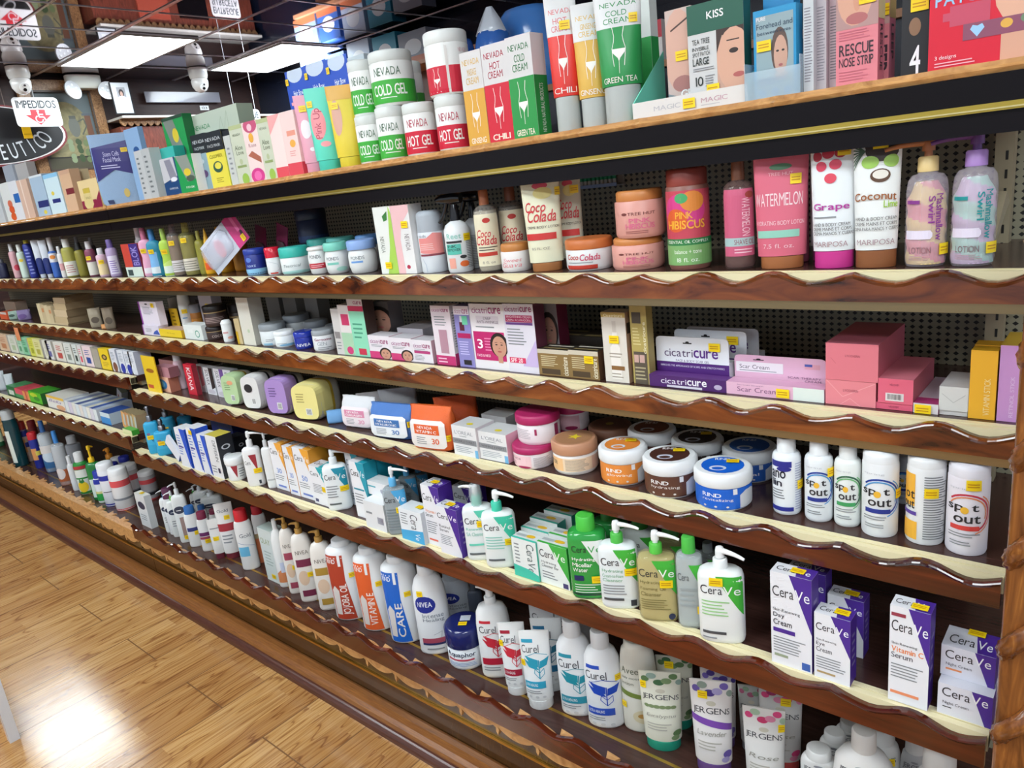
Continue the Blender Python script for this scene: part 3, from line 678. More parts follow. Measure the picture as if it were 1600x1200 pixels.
def k_spray(r, a, b, h, c=W_, cc=K_, els=None, sh=.66, ang=180):
    zs = h*sh; rc = a*.36
    fn = prt(r, 'body', [(0, a*.92, b*.92), (.006, a, b), (zs*.82, a, b), (zs*.93, a*.8, b*.8), (zs, rc, rc)], c, 2, els, z0=0, z1=zs*.85)
    g = G(); loft(g, [(zs, rc*1.1, rc*1.1), (zs+(h-zs)*.35, rc, rc), (zs+(h-zs)*.6, rc*.8, rc*.7)], cc, 2, 16)
    c_, s_ = math.cos(math.radians(ang)), math.sin(math.radians(ang))
    tube(g, [(-c_*.022, -s_*.022, h-.012), (0, 0, h-.010), (c_*.03, s_*.03, h-.010), (c_*.045, s_*.045, h-.012)], [.012, .016, .012, .007], cc)
    tube(g, [(c_*.018, s_*.018, h-.018), (c_*.026, s_*.026, h-.04), (c_*.034, s_*.034, h-.055), (c_*.046, s_*.046, h-.066)], [.006, .006, .005, .004], cc)
    g.make('trigger_head', r); return fn
def k_soft(r, a, b, h, c=W_, els=None, seal=True, lidc=None, lidels=None, n=3.2):
    """pillow pack standing up; crimped upper seam"""
    rings = [(0, a*.82, b*.7), (h*.04, a*.96, b*.92), (h*.2, a, b), (h*.6, a*.985, b*.98), (h*.8, a*.97, b*.72), (h*.92, a*.98, b*.25), (h, a, .004)]
    g = G(); loft(g, rings, c, n, 40)
    for i in range(len(g.v)):
        x, y, z = g.v[i]; q = math.sin(x*310+z*90)*.0012+math.sin(z*240+y*160)*.0011; g.v[i] = (x, y+q*(1 if y < 0 else -1), z)
    fn = s_loft(rings, n, 0, h*.8); art(g, fn, els, .0022); g.make('pouch', r)
    if lidc:
        g = G(); put_poly(g, fn, [(.16, .1), (.84, .1), (.9, .18), (.9, .82), (.84, .9), (.16, .9), (.1, .82), (.1, .18)], lidc, .0045); art(g, fn, lidels, .005); g.make('flap_lid', r)
    return fn
def k_card(r, a, b, h, c=PINK, els=None, blister=None, tilt=0):
    g = G(); g.box((-a, -.0008, 0), (a, .0008, h), c); fn = s_front(2*a, h, -.0008); art(g, fn, els); o = g.make('backing_card', r)
    if blister:
        z0, z1, col = blister
        q = G(); loft(q, [(h*z0, a*.6, .004), (h*(z0+.03), a*.72, b), (h*(z1-.06), a*.72, b), (h*z1, a*.4, .006)], col, 2.6, 22, off=(0, -.004)); q.make('blister', r)
    return fn
def k_loaf(r, a, b, h, c=W_, c2=K_, els=None, film='#c9c6bd f'):
    """rolled towel pack: faceted roll lying front to back with a paper band"""
    L = b*2; g = G(); M = 24; n = 16; vs = []
    def ring(y, s):
        return [(a*s*math.copysign(abs(math.cos(t))**.42, math.cos(t)), y, h/2+h/2*s*math.copysign(abs(math.sin(t))**.5, math.sin(t))) for t in (2*math.pi*i/M for i in range(M))]
    ys = [-b+L*j/n for j in range(n+1)]; ss = [min(1, .84+.4*math.sin(math.pi*min(1, (j+.4)/(n+.8)))) for j in range(n+1)]
    for y, s_ in zip(ys, ss): vs += ring(y, s_)
    g.add(vs, [(j*M+i, j*M+(i+1) % M, (j+1)*M+(i+1) % M, (j+1)*M+i) for j in range(n) for i in range(M)]+[tuple(range(M))[::-1], tuple(range(n*M, (n+1)*M))], film, True); g.make('roll', r)
    g = G(); vs = []
    for y in (-b-.001, -b*.55, b*.1): vs += [(p[0]*1.03, p[1], (p[2]-h/2)*1.0+h/2+.0016) for p in ring(y, .93 if y < -b else 1)]
    g.add(vs, [(j*M+i, j*M+(i+1) % M, (j+1)*M+(i+1) % M, (j+1)*M+i) for j in range(2) for i in range(M)]+[tuple(range(M))[::-1]], c)
    vs = []
    for y in (b*.1+.0002, b*.3): vs += [(p[0]*1.035, p[1], (p[2]-h/2)*1.0+h/2+.002) for p in ring(y, 1)]
    g.add(vs, [(i, (i+1) % M, M+(i+1) % M, M+i) for i in range(M)], c2)
    fn = lambda u, v, e: ((u-.5)*a*1.5, -b-.001-e, h*(.14+.72*v)); fn.n = (1, 1); fn.w = a*1.5; fn.h = h*.72; fn.ar = 1
    art(g, fn, els, .0008); g.make('paper_band', r); return fn
KIND = dict(loaf=k_loaf, jar=k_jar, pump=k_pump, tube=k_tube, bottle=k_bottle, can=k_can, spray=k_spray, soft=k_soft, card=k_card)
KINDN = dict(loaf=('towel_roll_pack', 'pack'), jar=('cream_jar', 'jar'), pump=('pump_bottle', 'bottle'), tube=('squeeze_tube', 'tube'), bottle=('bottle', 'bottle'), can=('spray_can', 'can'), spray=('spray_bottle', 'bottle'), soft=('wipes_pack', 'pack'), card=('blister_card', 'pack'))
def T(txt, u0, v0, u1, v1, c=K_, **k): return ('t', txt, u0, v0, u1, v1, c, k)
def Ln(u0, v0, u1, v1, n, c='#8a8d92'): return ('l', u0, v0, u1, v1, n, c)
def Rc(u0, v0, u1, v1, c): return ('r', u0, v0, u1, v1, c)
# recurring prints
def cerave(col=PUR, x0=.46, mid='#35343a', lines=None, words=(), foot=None, yv=.75, rot=0, base=.3, big=1):
    """white face, coloured wedge from the upper right, two-tone wordmark"""
    L = [('p', [(x0, 1), (1, 1), (1, base)], col), T('Cera', .05, yv, .57, yv+.11*big, mid), T('Ve', .6, yv, .95, yv+.11*big, '#f2f2f6')]
    for q in words: L.append(q)
    if lines: L.append(Ln(*lines))
    if foot: L.append(foot)
    return L
def body_icon(u, v, s, c='#f4efe9', tall=1):
    P = lambda q: [(u+a*s, v+b_*s*tall) for a, b_ in q]
    return [('o', P([(-.42, 1.0), (-.30, .62), (-.34, .4), (-.48, .12), (-.46, -.2), (-.38, -.6)]), .0012, c), ('o', P([(.42, 1.0), (.30, .62), (.36, .4), (.5, .12), (.46, -.2), (.38, -.6)]), .0012, c),
            ('p', P([(-.47, .1), (.48, .1), (.44, -.05), (.1, -.28), (0, -.42), (-.08, -.28), (-.44, -.05)]), c), ('o', P([(0, -.4), (0, -.9)]), .001, c)]
def face(u, v, s, skin='#c9957e', hair='#2c1d1a', ar=1.0, lips='#b25a5a', bg=None):
    return [('e', u, v+.1*s*ar, .62*s, .72*s*ar, hair), ('e', u, v, .48*s, .62*s*ar, skin), ('r', u-.16*s, v-.95*s*ar, u+.16*s, v-.5*s*ar, skin), ('e', u-.18*s, v+.12*s*ar, .08*s, .035*s*ar, '#2e2220'), ('e', u+.18*s, v+.12*s*ar, .08*s, .035*s*ar, '#2e2220'),
            ('o', [(u-.28*s, v+.24*s*ar), (u-.1*s, v+.26*s*ar)], .0009, hair), ('o', [(u+.1*s, v+.26*s*ar), (u+.28*s, v+.24*s*ar)], .0009, hair), ('e', u, v-.08*s*ar, .05*s, .03*s*ar, '#a8735f'), ('e', u, v-.28*s*ar, .14*s, .045*s*ar, lips)]
def rest(o, z):
    bpy.context.view_layer.update()
    lo = min((c.matrix_world @ v.co).z for c in o.children_recursive if c.type == 'MESH' for v in c.data.vertices); o.location.z += z-lo
def ordn(i): return ['first', 'second', 'third', 'fourth', 'fifth', 'sixth', 'seventh', 'eighth', 'ninth', 'tenth', 'eleventh', 'twelfth', 'thirteenth', 'fourteenth', 'fifteenth'][i]
# ================================================================ TOP SHELF, right unit
SK = '#d9a48c'
B('S1', 'large red patch box with pale blue letters and a smile, at the right end', (1447, -48), (1640, -80), .05, '#d81f38', pc=1,
  f=[Rc(.18, .42, .52, .62, '#c75068'), Rc(.12, .48, .2, .56, '#c75068'), ('e', .85, .66, .3, .36, '#e3b096'), Rc(.62, .0, 1, .3, '#d9a58c'), ('e', .73, .66, .12, .05, '#b5505c'), ('e', .73, .668, .085, .025, '#f4eef0'), T('PATCH', .05, .64, .5, .76, '#9cc6ea', bold=1),
     Rc(.3, .26, .98, .42, '#8f5068'), ('p', [(.42, .28), (.36, .36), (.38, .4), (.42, .385), (.46, .4), (.48, .36)], '#9cc9ee'), ('e', .66, .36, .05, .045, '#e2ae4e'), ('e', .82, .38, .05, .045, '#6f8a6a'), T('3 designs', .06, .1, .25, .15, '#f2d9de'), Ln(.06, .03, .5, .09, 2, '#f0b7c0')])
B('S1', 'black patch box with a big white 4 between the pink and the red boxes', (1418, -22), (1466, -28), .03, '#211f22', d=.02, f=[T('4', .3, .03, .66, .34, '#f0eff4', bold=1), ('e', .45, .55, .2, .1, '#8c6a50')], st=[('f', .6, .78)])
B('S1', 'pink nose strip box with dark RESCUE lettering, in front of its twin', (1303, -38), (1370, -58), .035, '#e2848f', cs='#d9788a', d=0,
  f=[Rc(0, .5, 1, 1, '#b58f8c'), ('e', .45, .78, .42, .26, SK), ('e', .5, .58, .26, .05, '#b56a6a'), ('e', .5, .74, .09, .1, '#d59a80'), T('RESCUE', .08, .27, .9, .37, '#3a2b34', bold=1), T('NOSE STRIP', .08, .17, .9, .25, '#3a2b34', bold=1), Ln(.08, .4, .9, .49, 4, '#c96a7c'), Ln(.08, .04, .9, .14, 4, '#cf7080')],
  s=[Rc(0, .55, 1, 1, '#e3d2a0'), T('RESCUE', .3, .1, .7, .5, '#3a2b34', rot=-90, bold=1)], st=[('f', .75, .74)])
B('S1', 'pink nose strip box standing behind and right of its twin', (1340, -46), (1392, -58), .035, '#e2848f', cs='#cf6f86', d=.05, f=[Rc(0, .5, 1, 1, '#c9a19b'), T('LEEP', .5, .1, .95, .4, '#3a2b34', rot=-90, bold=1)], s=[Rc(0, .55, 1, 1, '#b99a62'), T('LEEP', .3, .2, .7, .5, '#3a2b34', rot=-90, bold=1)], st=[('f', .85, .62)])
for i, (x0, x1, c) in enumerate(((1256, 1272, '#c9cdd2'), (1272, 1288, '#b9b2b8'), (1287, 1305, '#d3c6cc'))):
    B('S1', ['thin pale grey pack with fine print, next to the blue forehead pack', 'thin mid grey pack with fine print between two paler ones', 'thin pinkish pack with fine print beside the pink nose strip box'][i], (x0, -12), (x1, -16), .05, c, d=.012*i, f=[Ln(.1, .1, .9, .85, 26, '#85808a')], grp='thin packs with fine print')
r = B('S1', 'blue forehead patch pack showing a woman with hair tied back, in a clear sleeve', (1189, 19), (1257, -2), .03, '#2794c8', cs='#3aa3d4',
  f=[Rc(.06, .0, .94, .93, '#93a9b0'), ('e', .62, .52, .2, .26, '#5e4a42'), ('e', .64, .47, .16, .22, '#cba08c'), ('e', .57, .52, .035, .012, '#2e2523'), ('e', .7, .52, .035, .012, '#2e2523'), ('e', .64, .36, .05, .015, '#a85f5f'), Rc(.5, .2, .8, .28, '#c39a86'), T('Forehead and', .08, .79, .92, .85, '#1d3b52'), T('between eyes', .1, .71, .88, .76, '#1d3b52'), Ln(.1, .16, .9, .24, 2, '#2c4fa0'),
     ('e', .2, .07, .09, .045, '#3f8ed0'), ('e', .5, .07, .09, .045, '#3f8ed0'), ('e', .8, .07, .09, .045, '#3f8ed0'), T('PURE', .08, .88, .3, .92, '#f0f0f4', bold=1)], st=[('f', .26, .6)])
g = G(); ww = .047; g.box((-ww, -.03, 0), (ww, -.0285, .045), '#cfe2ee c'); g.box((-ww, -.03, 0), (-ww+.0015, .02, .06), '#cfe2ee c'); g.box((ww-.0015, -.03, 0), (ww, .02, .06), '#cfe2ee c'); g.make('clear_sleeve', r)
B('S1', 'bright blue pack rising behind the forehead patch pack', (1192, -12), (1240, -28), .03, '#1b86c0', d=.07)
# magic tray
a_ = on_y(988, 163, 1.314); b_ = on_y(1168, 131, 1.314); w_ = b_.x-a_.x; hh = a_.z-TOP_Z
r = root('display_tray', ((a_.x+b_.x)/2, 1.314, TOP_Z+.0006), 'white card display tray with mint green sides holding the spot patch boxes', 'tray')
g = G(); g.box((-w_/2, 0, 0), (w_/2, .002, hh), '#dfdad6'); fn = s_front(w_, hh, 0)
art(g, fn, [T('MAGIC', .2, .35, .44, .62, '#b9b6ba'), T('MAGIC', .62, .38, .84, .64, '#c49aa6'), Ln(.62, .2, .8, .3, 1, '#b9b6ba')]); sticker(r, fn, .52, .48)
g.box((-w_/2, .002, 0), (w_/2, .13, .002), '#6fd6bb'); g.make('tray_front', r)
for s in (-1, 1):
    g = G(); x = s*(w_/2-.001); P_ = [(.0021, .0021), (.13, .0021), (.13, hh+.10), (.002, hh)]
    g.add([(x-.001, *p) for p in P_]+[(x+.001, *p) for p in P_], [(0, 3, 2, 1), (4, 5, 6, 7)]+[(i, (i+1) % 4, (i+1) % 4+4, i+4) for i in range(4)], '#7fe3c9'); g.make('side_panel', r)
z0 = TOP_Z+.003
B('S1', 'spot patch box with dark green top and half a face, in the tray', (1069, 12), (1157, -10), .03, '#cfcfcf', cs='#1f5a48', d=.012, z0=z0,
  f=[Rc(0, .72, 1, 1, '#1c5a47'), Rc(.52, 0, 1, .72, '#caa18e'), ('p', [(.52, .72), (1, .72), (1, .62), (.62, .66), (.52, .5)], '#3b2620'), ('e', .82, .42, .3, .3, '#d8a78f'), ('e', .82, .5, .08, .025, '#2c1f1c'), ('o', [(.7, .6), (.92, .6)], .002, '#2c1f1c'), ('e', .9, .27, .1, .025, '#b4605c'),
     T('KISS', .36, .84, .66, .91, '#f2f2f2', bold=1), T('TEA TREE', .08, .62, .4, .67, '#27302d'), T('INVISIBLE', .08, .56, .38, .595, '#27302d'), T('SPOT PATCH', .08, .505, .4, .545, '#27302d'), T('LARGE', .08, .42, .38, .49, '#27302d', bold=1), Ln(.08, .36, .48, .4, 2), T('10', .12, .22, .26, .31, '#27302d'), Ln(.3, .2, .48, .32, 5)], st=[('f', .44, .17)])
B('S1', 'patch box with a close-up cheek and white capital letters, at the left of the tray', (1041, 18), (1082, 8), .03, '#cbb5ad', cs='#9b8078', d=.03, z0=z0,
  f=[('e', .5, .6, .6, .4, '#d7aa98'), ('e', .6, .28, .4, .08, '#a8736d'), ('p', [(0, .2), (1, .1), (1, 0), (0, 0)], '#7c8a90'), T('GE', .5, .14, .95, .22, '#f4f6f6', bold=1), T('CE', .4, .04, .95, .12, '#f4f6f6', bold=1), ('o', [(.2, .8), (.9, .9)], .003, '#4a322b')], st=[('f', .6, .55)])
# tubes
def nev_tube(c, tx, words, w1, low, lab, x0, x1, ym, top, d, cf=.29):
    R('tube', 'S1', lab, x0, x1, ym, top, d=d, ratio=.75, c=c, cc='#b9bfbd g', cf=cf, cw=1.02, els=[Rc(-.02, .62, 1.02, 1.02, '#dcdcdc'), T('NEVADA', .18, .84, .86, .89, tx), T(words[0], .3, .74, .66, .8, tx), T(words[1], .24, .66, .74, .72, tx)]+body_icon(.5, .36, .24, tall=1.1)+[T(low, .16, .03, .84, .09, '#f4efe9')], st=[w1])
nev_tube('#24924a', '#2b8a4d', ('COLD', 'CREAM'), (.78, .7), 'GREEN TEA', 'green and white cold cream tube standing on a frosted cap', 931, 1000, 60, (960, -12), .0)
nev_tube('#ddb04e', '#dcb65a', ('GINSENG', 'CREAM'), (.85, .2), 'GINSENG', 'mustard yellow and white ginseng tube standing on a frosted cap', 896, 947, 80, (918, 8), .012, .25)
nev_tube('#e0372f', '#d86a70', ('HOT', 'CREAM'), (.6, .72), 'CHILI', 'red and white hot cream tube standing on a frosted cap', 861, 907, 80, (884, -6), .0, .27)
B('S1', 'green and white carton edge just right of the green cold cream tube', (985, -22), (1012, -30), .03, '#dfe3df', d=.15, f=[Rc(0, .0, 1, .62, '#2fa14f')], s=[Rc(0, 0, 1, .62, '#27954a')])
B('S1', 'narrow green carton side with vertical white print behind the mustard tube', (898, 60), (923, 58), .04, '#eceeec', d=.045, f=[Rc(0, 0, 1, .62, '#2fa14f'), T('NEVADA NATURAL PRODUCTS', .35, .08, .6, .55, '#eaf4ea', rot=90)])
def cream_box(c, tc, words, low, lab, TL, TR, d, cs):
    B('S1', lab, TL, TR, .045, '#d6d3d3', cs='#efe6e8', d=d, f=[Rc(0, 0, 1, .6, c), T('NEVADA', .1, .86, .9, .92, tc), T(words[0], .3, .75, .72, .82, tc), T(words[1], .2, .66, .8, .73, tc)]+body_icon(.5, .34, .36, tall=.62)+[T(low, .14, .03, .86, .09, '#f6ead8', bold=1)],
      s=[Rc(0, 0, 1, .6, c), T('NEVADA NATURAL PRODUCTS', .35, .04, .62, .52, '#f3f3f3', rot=90)])
cream_box('#2a9446', '#2b7a45', ('COLD', 'CREAM'), 'GREEN TEA', 'green and white cold cream carton with a body outline', (788, 62), (827, 49), 0, 0)
cream_box('#cf2137', '#b52f46', ('HOT', 'CREAM'), 'CHILI', 'red and white hot cream carton with a body outline', (750, 75), (788, 62), .002, 0)
cream_box('#dba43f', '#e0b96a', ('MASSAGE', 'CREAM'), 'GINSENG', 'mustard and white ginseng carton with a faint body outline', (717, 86), (749, 75), .004, 0)
# gel tubs
def gel(c, tc, w_, lab, x0, x1, ym, top, d, z0=None, yaw=None, part=True, lf=.2, grp=None, h=None):
    return R('jar', 'S1', lab, x0, x1, ym, top, d=d, z0=z0, yaw=yaw, h=h, c='#e9e9e6', lc='#d5d9d6', lf=lf, lw=.97, grp=grp, name='gel_tub', cat='tub',
      els=[Rc(-.3, .06, 1.3, .58, c), T('NEVADA', .22, .68, .72, .86, tc), T(w_, .16, .24, .8, .48, '#eef3ec', bold=1), Ln(.3, .16, .7, .21, 1, '#e9f2e6')])
g1 = gel('#3fae3c', '#4c6b52', 'COLD GEL', 'front green cold gel tub, lower one of the stack under the biggest green tub', 592, 641, 225, (616, 166), .0)
g2 = gel('#3fae3c', '#4c6b52', 'COLD GEL', 'leftmost lower green cold gel tub beside the yellow hair tube', 560, 603, 232, (580, 180), .0)
g3 = gel('#3fae3c', '#4c6b52', 'COLD GEL', 'biggest green cold gel tub, stacked on the front lower tub', 580, 650, 135, (612, 81), .012, g1)
g4 = gel('#3fae3c', '#4c6b52', 'COLD GEL', 'green cold gel tub stacked upper left, partly hidden by the biggest tub', 546, 590, 145, (568, 94), .02, g2)
g6 = gel('#3fae3c', '#4c6b52', 'COLD GEL', 'green tub at the back right of the green stack, mostly hidden', 615, 664, 150, (643, 96), .13, TOP_Z+.1)
g5 = gel('#d11f3a', '#b83a50', 'HOT GEL', 'lower left red hot gel tub, nothing on top of it', 633, 687, 215, (658, 161), .0)
g7 = gel('#d11f3a', '#b83a50', 'HOT GEL', 'red hot gel tub under the tall red body tub', 683, 735, 205, (706, 150), .005)
R('jar', 'S1', 'tall white and red tub with a body outline, stacked on the red hot gel tub', 666, 736, 110, (698, 50), d=.008, z0=g7, c='#e9e9e6', lc='#dfe1df', lf=.2, lw=.97, name='gel_tub', cat='tub', yaw=30,
  els=[Rc(-.3, .04, .56, .56, '#cf1f3a'), Rc(.6, .04, 1.3, .56, '#cf1f3a'), Rc(.555, 0, .6, 1, '#d8d4d0')]+body_icon(.36, .3, .13, tall=1.7)+[T('NEVADA', .8, .8, .98, .88, '#cfa0a6')])
# hair tubes in clear film and blue hang cards
def wrap_tube(c, lab, x0, x1, ym, top, cap, els, st, d=0):
    r = R('tube', 'S1', lab, x0, x1, ym, top, d=d, ratio=.7, c=c, cc=cap, cf=.13, cw=1.0, els=els, st=st)
    return r
wrap_tube('#e3cb3c', 'bright yellow tube in clear film beside the green gel tubs', 522, 567, 210, (532, 133), '#dcc838', [('e', .3, .55, .16, .25, '#d3a08c'), Rc(-.02, .8, 1.02, 1, '#dca94c')], [(.3, .72)])
wrap_tube('#5fd6bd', 'turquoise tube with pink vertical lettering in clear film', 484, 531, 215, (494, 138), '#48c8b2', [('e', .35, .5, .22, .22, '#ec8f96'), T('Pink Up', .25, .3, .5, .72, '#b23a52', rot=90), ('e', .5, .22, .14, .04, '#ef9aa0')], [(.2, .78)])
wrap_tube('#e6a3b6', 'pink tube with white oval label in clear film, left of the turquoise one', 464, 498, 225, (470, 150), '#dd97ad', [('e', .4, .5, .2, .14, '#efe2e8'), ('e', .55, .2, .1, .03, '#f4e6ea')], [(.4, .8)])
def hang(x0, x1, y0, y1, lab, d):
    a, b_ = on_y(x0, y0, 1.312+d), on_y(x1, y1, 1.312+d); w_ = b_.x-a.x-.002; h_ = (a.z+b_.z)/2-TOP_Z
    r = root('product_card', ((a.x+b_.x)/2, 1.312+d, TOP_Z+.0006), lab, 'pack', 'blue product cards')
    g = G(); g.box((-w_/2, 0, 0), (w_/2, .0015, h_), '#1c4fc0'); fn = s_front(w_, h_, 0)
    art(g, fn, [('e', .5, .96, .4, .08, '#c9d6ea'), T('Hair Bow', .3, .76, .8, .81, '#e8eefc', bold=1), Rc(.1, .68, .5, .71, '#f2a3ae'), Rc(0, 0, 1, .55, '#cfe0f4'), ('e', .6, .62, .26, .12, '#e6f6f4'), Rc(.5, .7, .62, .76, '#41a9d8')]); g.make('card', r)
    g = G(); loft(g, [(h_*.2, w_*.3, .004), (h_*.24, w_*.34, .014), (h_*.6, w_*.3, .013), (h_*.66, w_*.1, .004)], '#e3f3f4 c', 2.4, 18, off=(0, -.001)); g.make('blister', r)
    sticker(r, fn, .08, .9, .014, .018)
hang(444, 474, 114, 104, 'leftmost blue and white hang card behind the pink tube', .10)
hang(473, 508, 103, 93, 'middle blue and white hang card behind the turquoise tube', .098)
hang(507, 541, 93, 85, 'rightmost blue and white hang card behind the yellow tube', .096)
B('S1', 'pale grey carton top between the blue cards and the green tubs', (542, 90), (568, 85), .04, '#b9c4cc', d=.09)
# rose, aloe cartons
B('S1', 'white and coral gradient carton with a pink band, right of the rose carton', (436, 176), (458, 172), .03, '#f0d3cf', d=0, f=[Rc(0, 0, 1, .2, '#dd4a58'), Rc(.3, .62, .9, .7, '#e89a86'), ('e', .6, .5, .2, .06, '#f2b04a'), Ln(.3, .3, .8, .4, 3, '#e49a98')], s=[Rc(0, 0, 1, .2, '#dd4a58')])
B('S1', 'pale pink carton turned edge on beside the second aloe carton', (418, 181), (437, 178), .04, '#f5dcd8', d=.0, f=[('p', [(0, .7), (1, 1), (0, 1)], '#f3a9a9'), Rc(0, 0, 1, .17, '#e0505c')])
def aloe(TL, TR, lab, d=0):
    B('S1', lab, TL, TR, .04, '#ccd2bd', cs='#b7c08f', d=d, f=[Rc(0, .93, 1, 1, '#b5bf8d'), T('NEVADA', .2, .82, .8, .86, '#6b7560'), T('Aloe', .2, .58, .8, .66, '#5c6a4c'), T('Love', .25, .5, .8, .57, '#5c6a4c'), ('e', .5, .38, .12, .05, '#b9c39a'), Rc(.15, .28, .85, .32, '#93a56a'), ('e', .6, .08, .26, .1, '#9bc050')])
aloe((401, 187), (419, 183), 'pale green aloe carton right of the rose carton')
B('S1', 'white and pink rose carton with a pink peony and hand', (378, 192), (401, 187), .04, '#efd9d6', cs='#d98aa0', f=[('e', .55, .93, .45, .12, '#c9557c'), ('e', .5, .9, .16, .06, '#efc3cf'), ('e', .5, .73, .16, .08, '#efb03f'), T('Rose', .25, .58, .75, .64, '#b07c84'), ('p', [(.1, .45), (.9, .3), (.9, .4), (.4, .52)], '#b0654f'), ('e', .5, .1, .45, .13, '#d63c8c'), ('e', .5, .1, .25, .08, '#ea6fb0')])
aloe((358, 198), (378, 193), 'pale green aloe carton left of the rose carton')
B('S1', 'slim grey white carton left of the aloe carton', (348, 214), (358, 211), .04, '#c9cdc9', d=0, f=[Ln(.3, .2, .7, .8, 6)])
# nevada pairs
B('S1', 'large pale green display box with a name printed at the upper left', (276, 175), (358, 172), .06, '#c3cdbd', cs='#aab8a2', d=.09, f=[T('NEVADA', .12, .8, .45, .86, '#2f8f57'), ('o', [(.6, .7), (.68, .9), (.7, .7), (.8, .95), (.8, .7)], .003, '#aebba6'), ('e', .2, .66, .14, .05, '#7cc2a0')])
def two_tone(x0, y0, x1, y1, low, lab, d, el):
    B('S1', lab, (x0, y0), (x1, y1), .04, low, cs='#1d242b', d=d, f=[Rc(0, .66, 1, 1, '#1b2128'), T('NEVADA', .1, .84, .9, .9, '#cfd6da'), T('FACE MASK', .15, .73, .85, .78, '#cfd6da')]+el, s=[Rc(0, 0, 1, .66, low)])
two_tone(316, 207, 345, 204, '#e9dc4d', 'black topped carton with a yellow lower half and dark leaf ring', .03, [T('CUCUMBER', .15, .54, .85, .6, '#8c8420'), ('e', .5, .38, .26, .1, '#2c5a48'), ('e', .52, .4, .18, .06, '#e9dc4d'), Ln(.3, .1, .7, .2, 3, '#a89a2a')])
two_tone(344, 205, 356, 204, '#8fc4b4', 'black topped carton with a mint lower half, mostly hidden', .035, [('e', .6, .3, .3, .08, '#22332c')])
two_tone(295, 212, 317, 208, '#8eaebb', 'black topped carton with a grey blue lower half', .03, [('e', .5, .3, .25, .07, '#5c3f72'), ('e', .5, .52, .15, .04, '#c5d4da')])
B('S1', 'green carton with a silver sachet and yellow flower picture, lower of two', (272, 246), (298, 240), .035, '#1c9c50', cs='#eef0ee', f=[('p', [(.05, 1), (.75, 1), (1, .35), (.5, .3)], '#8f978f'), ('e', .58, .55, .2, .1, '#e3c937'), ('e', .7, .38, .25, .08, '#4f5e50'), T('MASK', .35, .12, .85, .18, '#e3f2e6')])
B('S1', 'green carton with a silver sachet picture, higher and further back', (250, 184), (283, 180), .035, '#1c9c50', cs='#0f6a36', d=.08, f=[('p', [(.03, 1), (.5, 1), (.85, .5), (.4, .42)], '#7f8880'), ('e', .52, .76, .14, .09, '#e3c937'), ('e', .62, .55, .25, .08, '#46524a'), T('MASK', .55, .3, .95, .36, '#e3f2e6'), Rc(0, .96, 1, 1, '#244634')])
B('S1', 'navy and white carton with a grey sachet picture beside the green one', (248, 249), (272, 246), .035, '#19457a', cs='#e6e8ea', f=[('p', [(0, 1), (.9, 1), (.95, .5), (0, .35)], '#c9c9cf'), ('p', [(.3, .95), (.7, .95), (.95, .4), (.5, .35)], '#8c8c9c'), ('e', .7, .42, .2, .06, '#e6e6ee'), T('CHARCOAL', .3, .16, .85, .21, '#dfe6f2')])
B('S1', 'turquoise carton with a darker lower half, half hidden by the navy one', (230, 231), (262, 233), .04, '#35b9ad', cs='#2aa79c', d=.02, f=[('p', [(0, .6), (.4, .5), (1, .6), (1, 0), (0, 0)], '#1f6f7c')])
B('S1', 'slim grey carton with vertical dark print right of the stem cell pouch', (219, 234), (231, 231), .04, '#bcc0c2', f=[Ln(.2, .1, .6, .9, 8, '#6d7478')])
B('S1', 'slim grey carton beside its twin, nearer the stem cell pouch', (209, 238), (220, 234), .04, '#c4c7c9', f=[Ln(.2, .1, .6, .9, 8, '#6d7478')])
B('S1', 'light blue upright carton standing behind the stem cell pouch', (192, 203), (214, 199), .02, '#8fb3dc', d=.06, f=[('e', .6, .7, .2, .05, '#2a5a9a')])
r = R('soft', 'S1', 'purple and pale blue face mask pouch with gold leaf mark and crimped top', 153, 218, 290, (180, 205), d=.0, ratio=.16, c='#9ab9dd f',
  els=[('p', [(0, .42), (0, 1.02), (1, 1.12), (1, .5), (.5, .62)], '#2b2277'), T('Stem Cells', .3, .86, .68, .94, '#c9c6ee'), T('Facial Mask', .28, .76, .7, .84, '#c9c6ee'), Ln(.2, .64, .75, .72, 2, '#d5d2f4'), ('e', .66, .2, .07, .08, '#d8bf6a'), Rc(.15, .03, .3, .1, '#33406a')], st=[(.82, .95)])
# ------------------------------------------------ top shelf, left unit
def L1(x0, y0, x1, y1, c, lab, d=0, f=None, cs=None, st=None, dep=.04, ct=None): B('L1', lab, (x0, y0), (x1, y1), dep, c, f=f, cs=cs, d=d, st=st, ct=ct)
L1(121, 284, 151, 277, '#e8cf9a', 'cream and burgundy carton with a bottle picture, next to the stem cell pouch', .0, [('p', [(.0, 0), (.0, .3), (.75, .3), (.8, 0)], '#8e2444'), ('p', [(.6, 0), (1, 0), (1, .58), (.7, .2)], '#8e2444'), ('p', [(.2, .02), (.5, .02), (.6, .15), (.55, .62), (.2, .62), (.12, .15)], '#dcc98c'), Rc(.2, .55, .55, .72, '#cdb548'), T('GOLD', .25, .35, .5, .42, '#8a7430')], '#e2c480')
L1(108, 268, 122, 264, '#e9d0a0', 'tall cream carton behind and left of the burgundy one', .05, None, '#ecd9ac')
L1(90, 268, 107, 264, '#d8b391', 'tan carton with a maroon label band', .0, [Rc(.3, .42, 1, .56, '#7c2c34'), Rc(.1, .9, 1, 1, '#cda58a')])
L1(66, 274, 88, 269, '#cfe6ef', 'pale blue carton with a navy label, right of the grey blue pair', .0, [Rc(.25, .28, .8, .38, '#27337c'), Rc(0, .9, 1, 1, '#8cc4e8'), ('e', .4, .52, .1, .05, '#e4cf4a')])
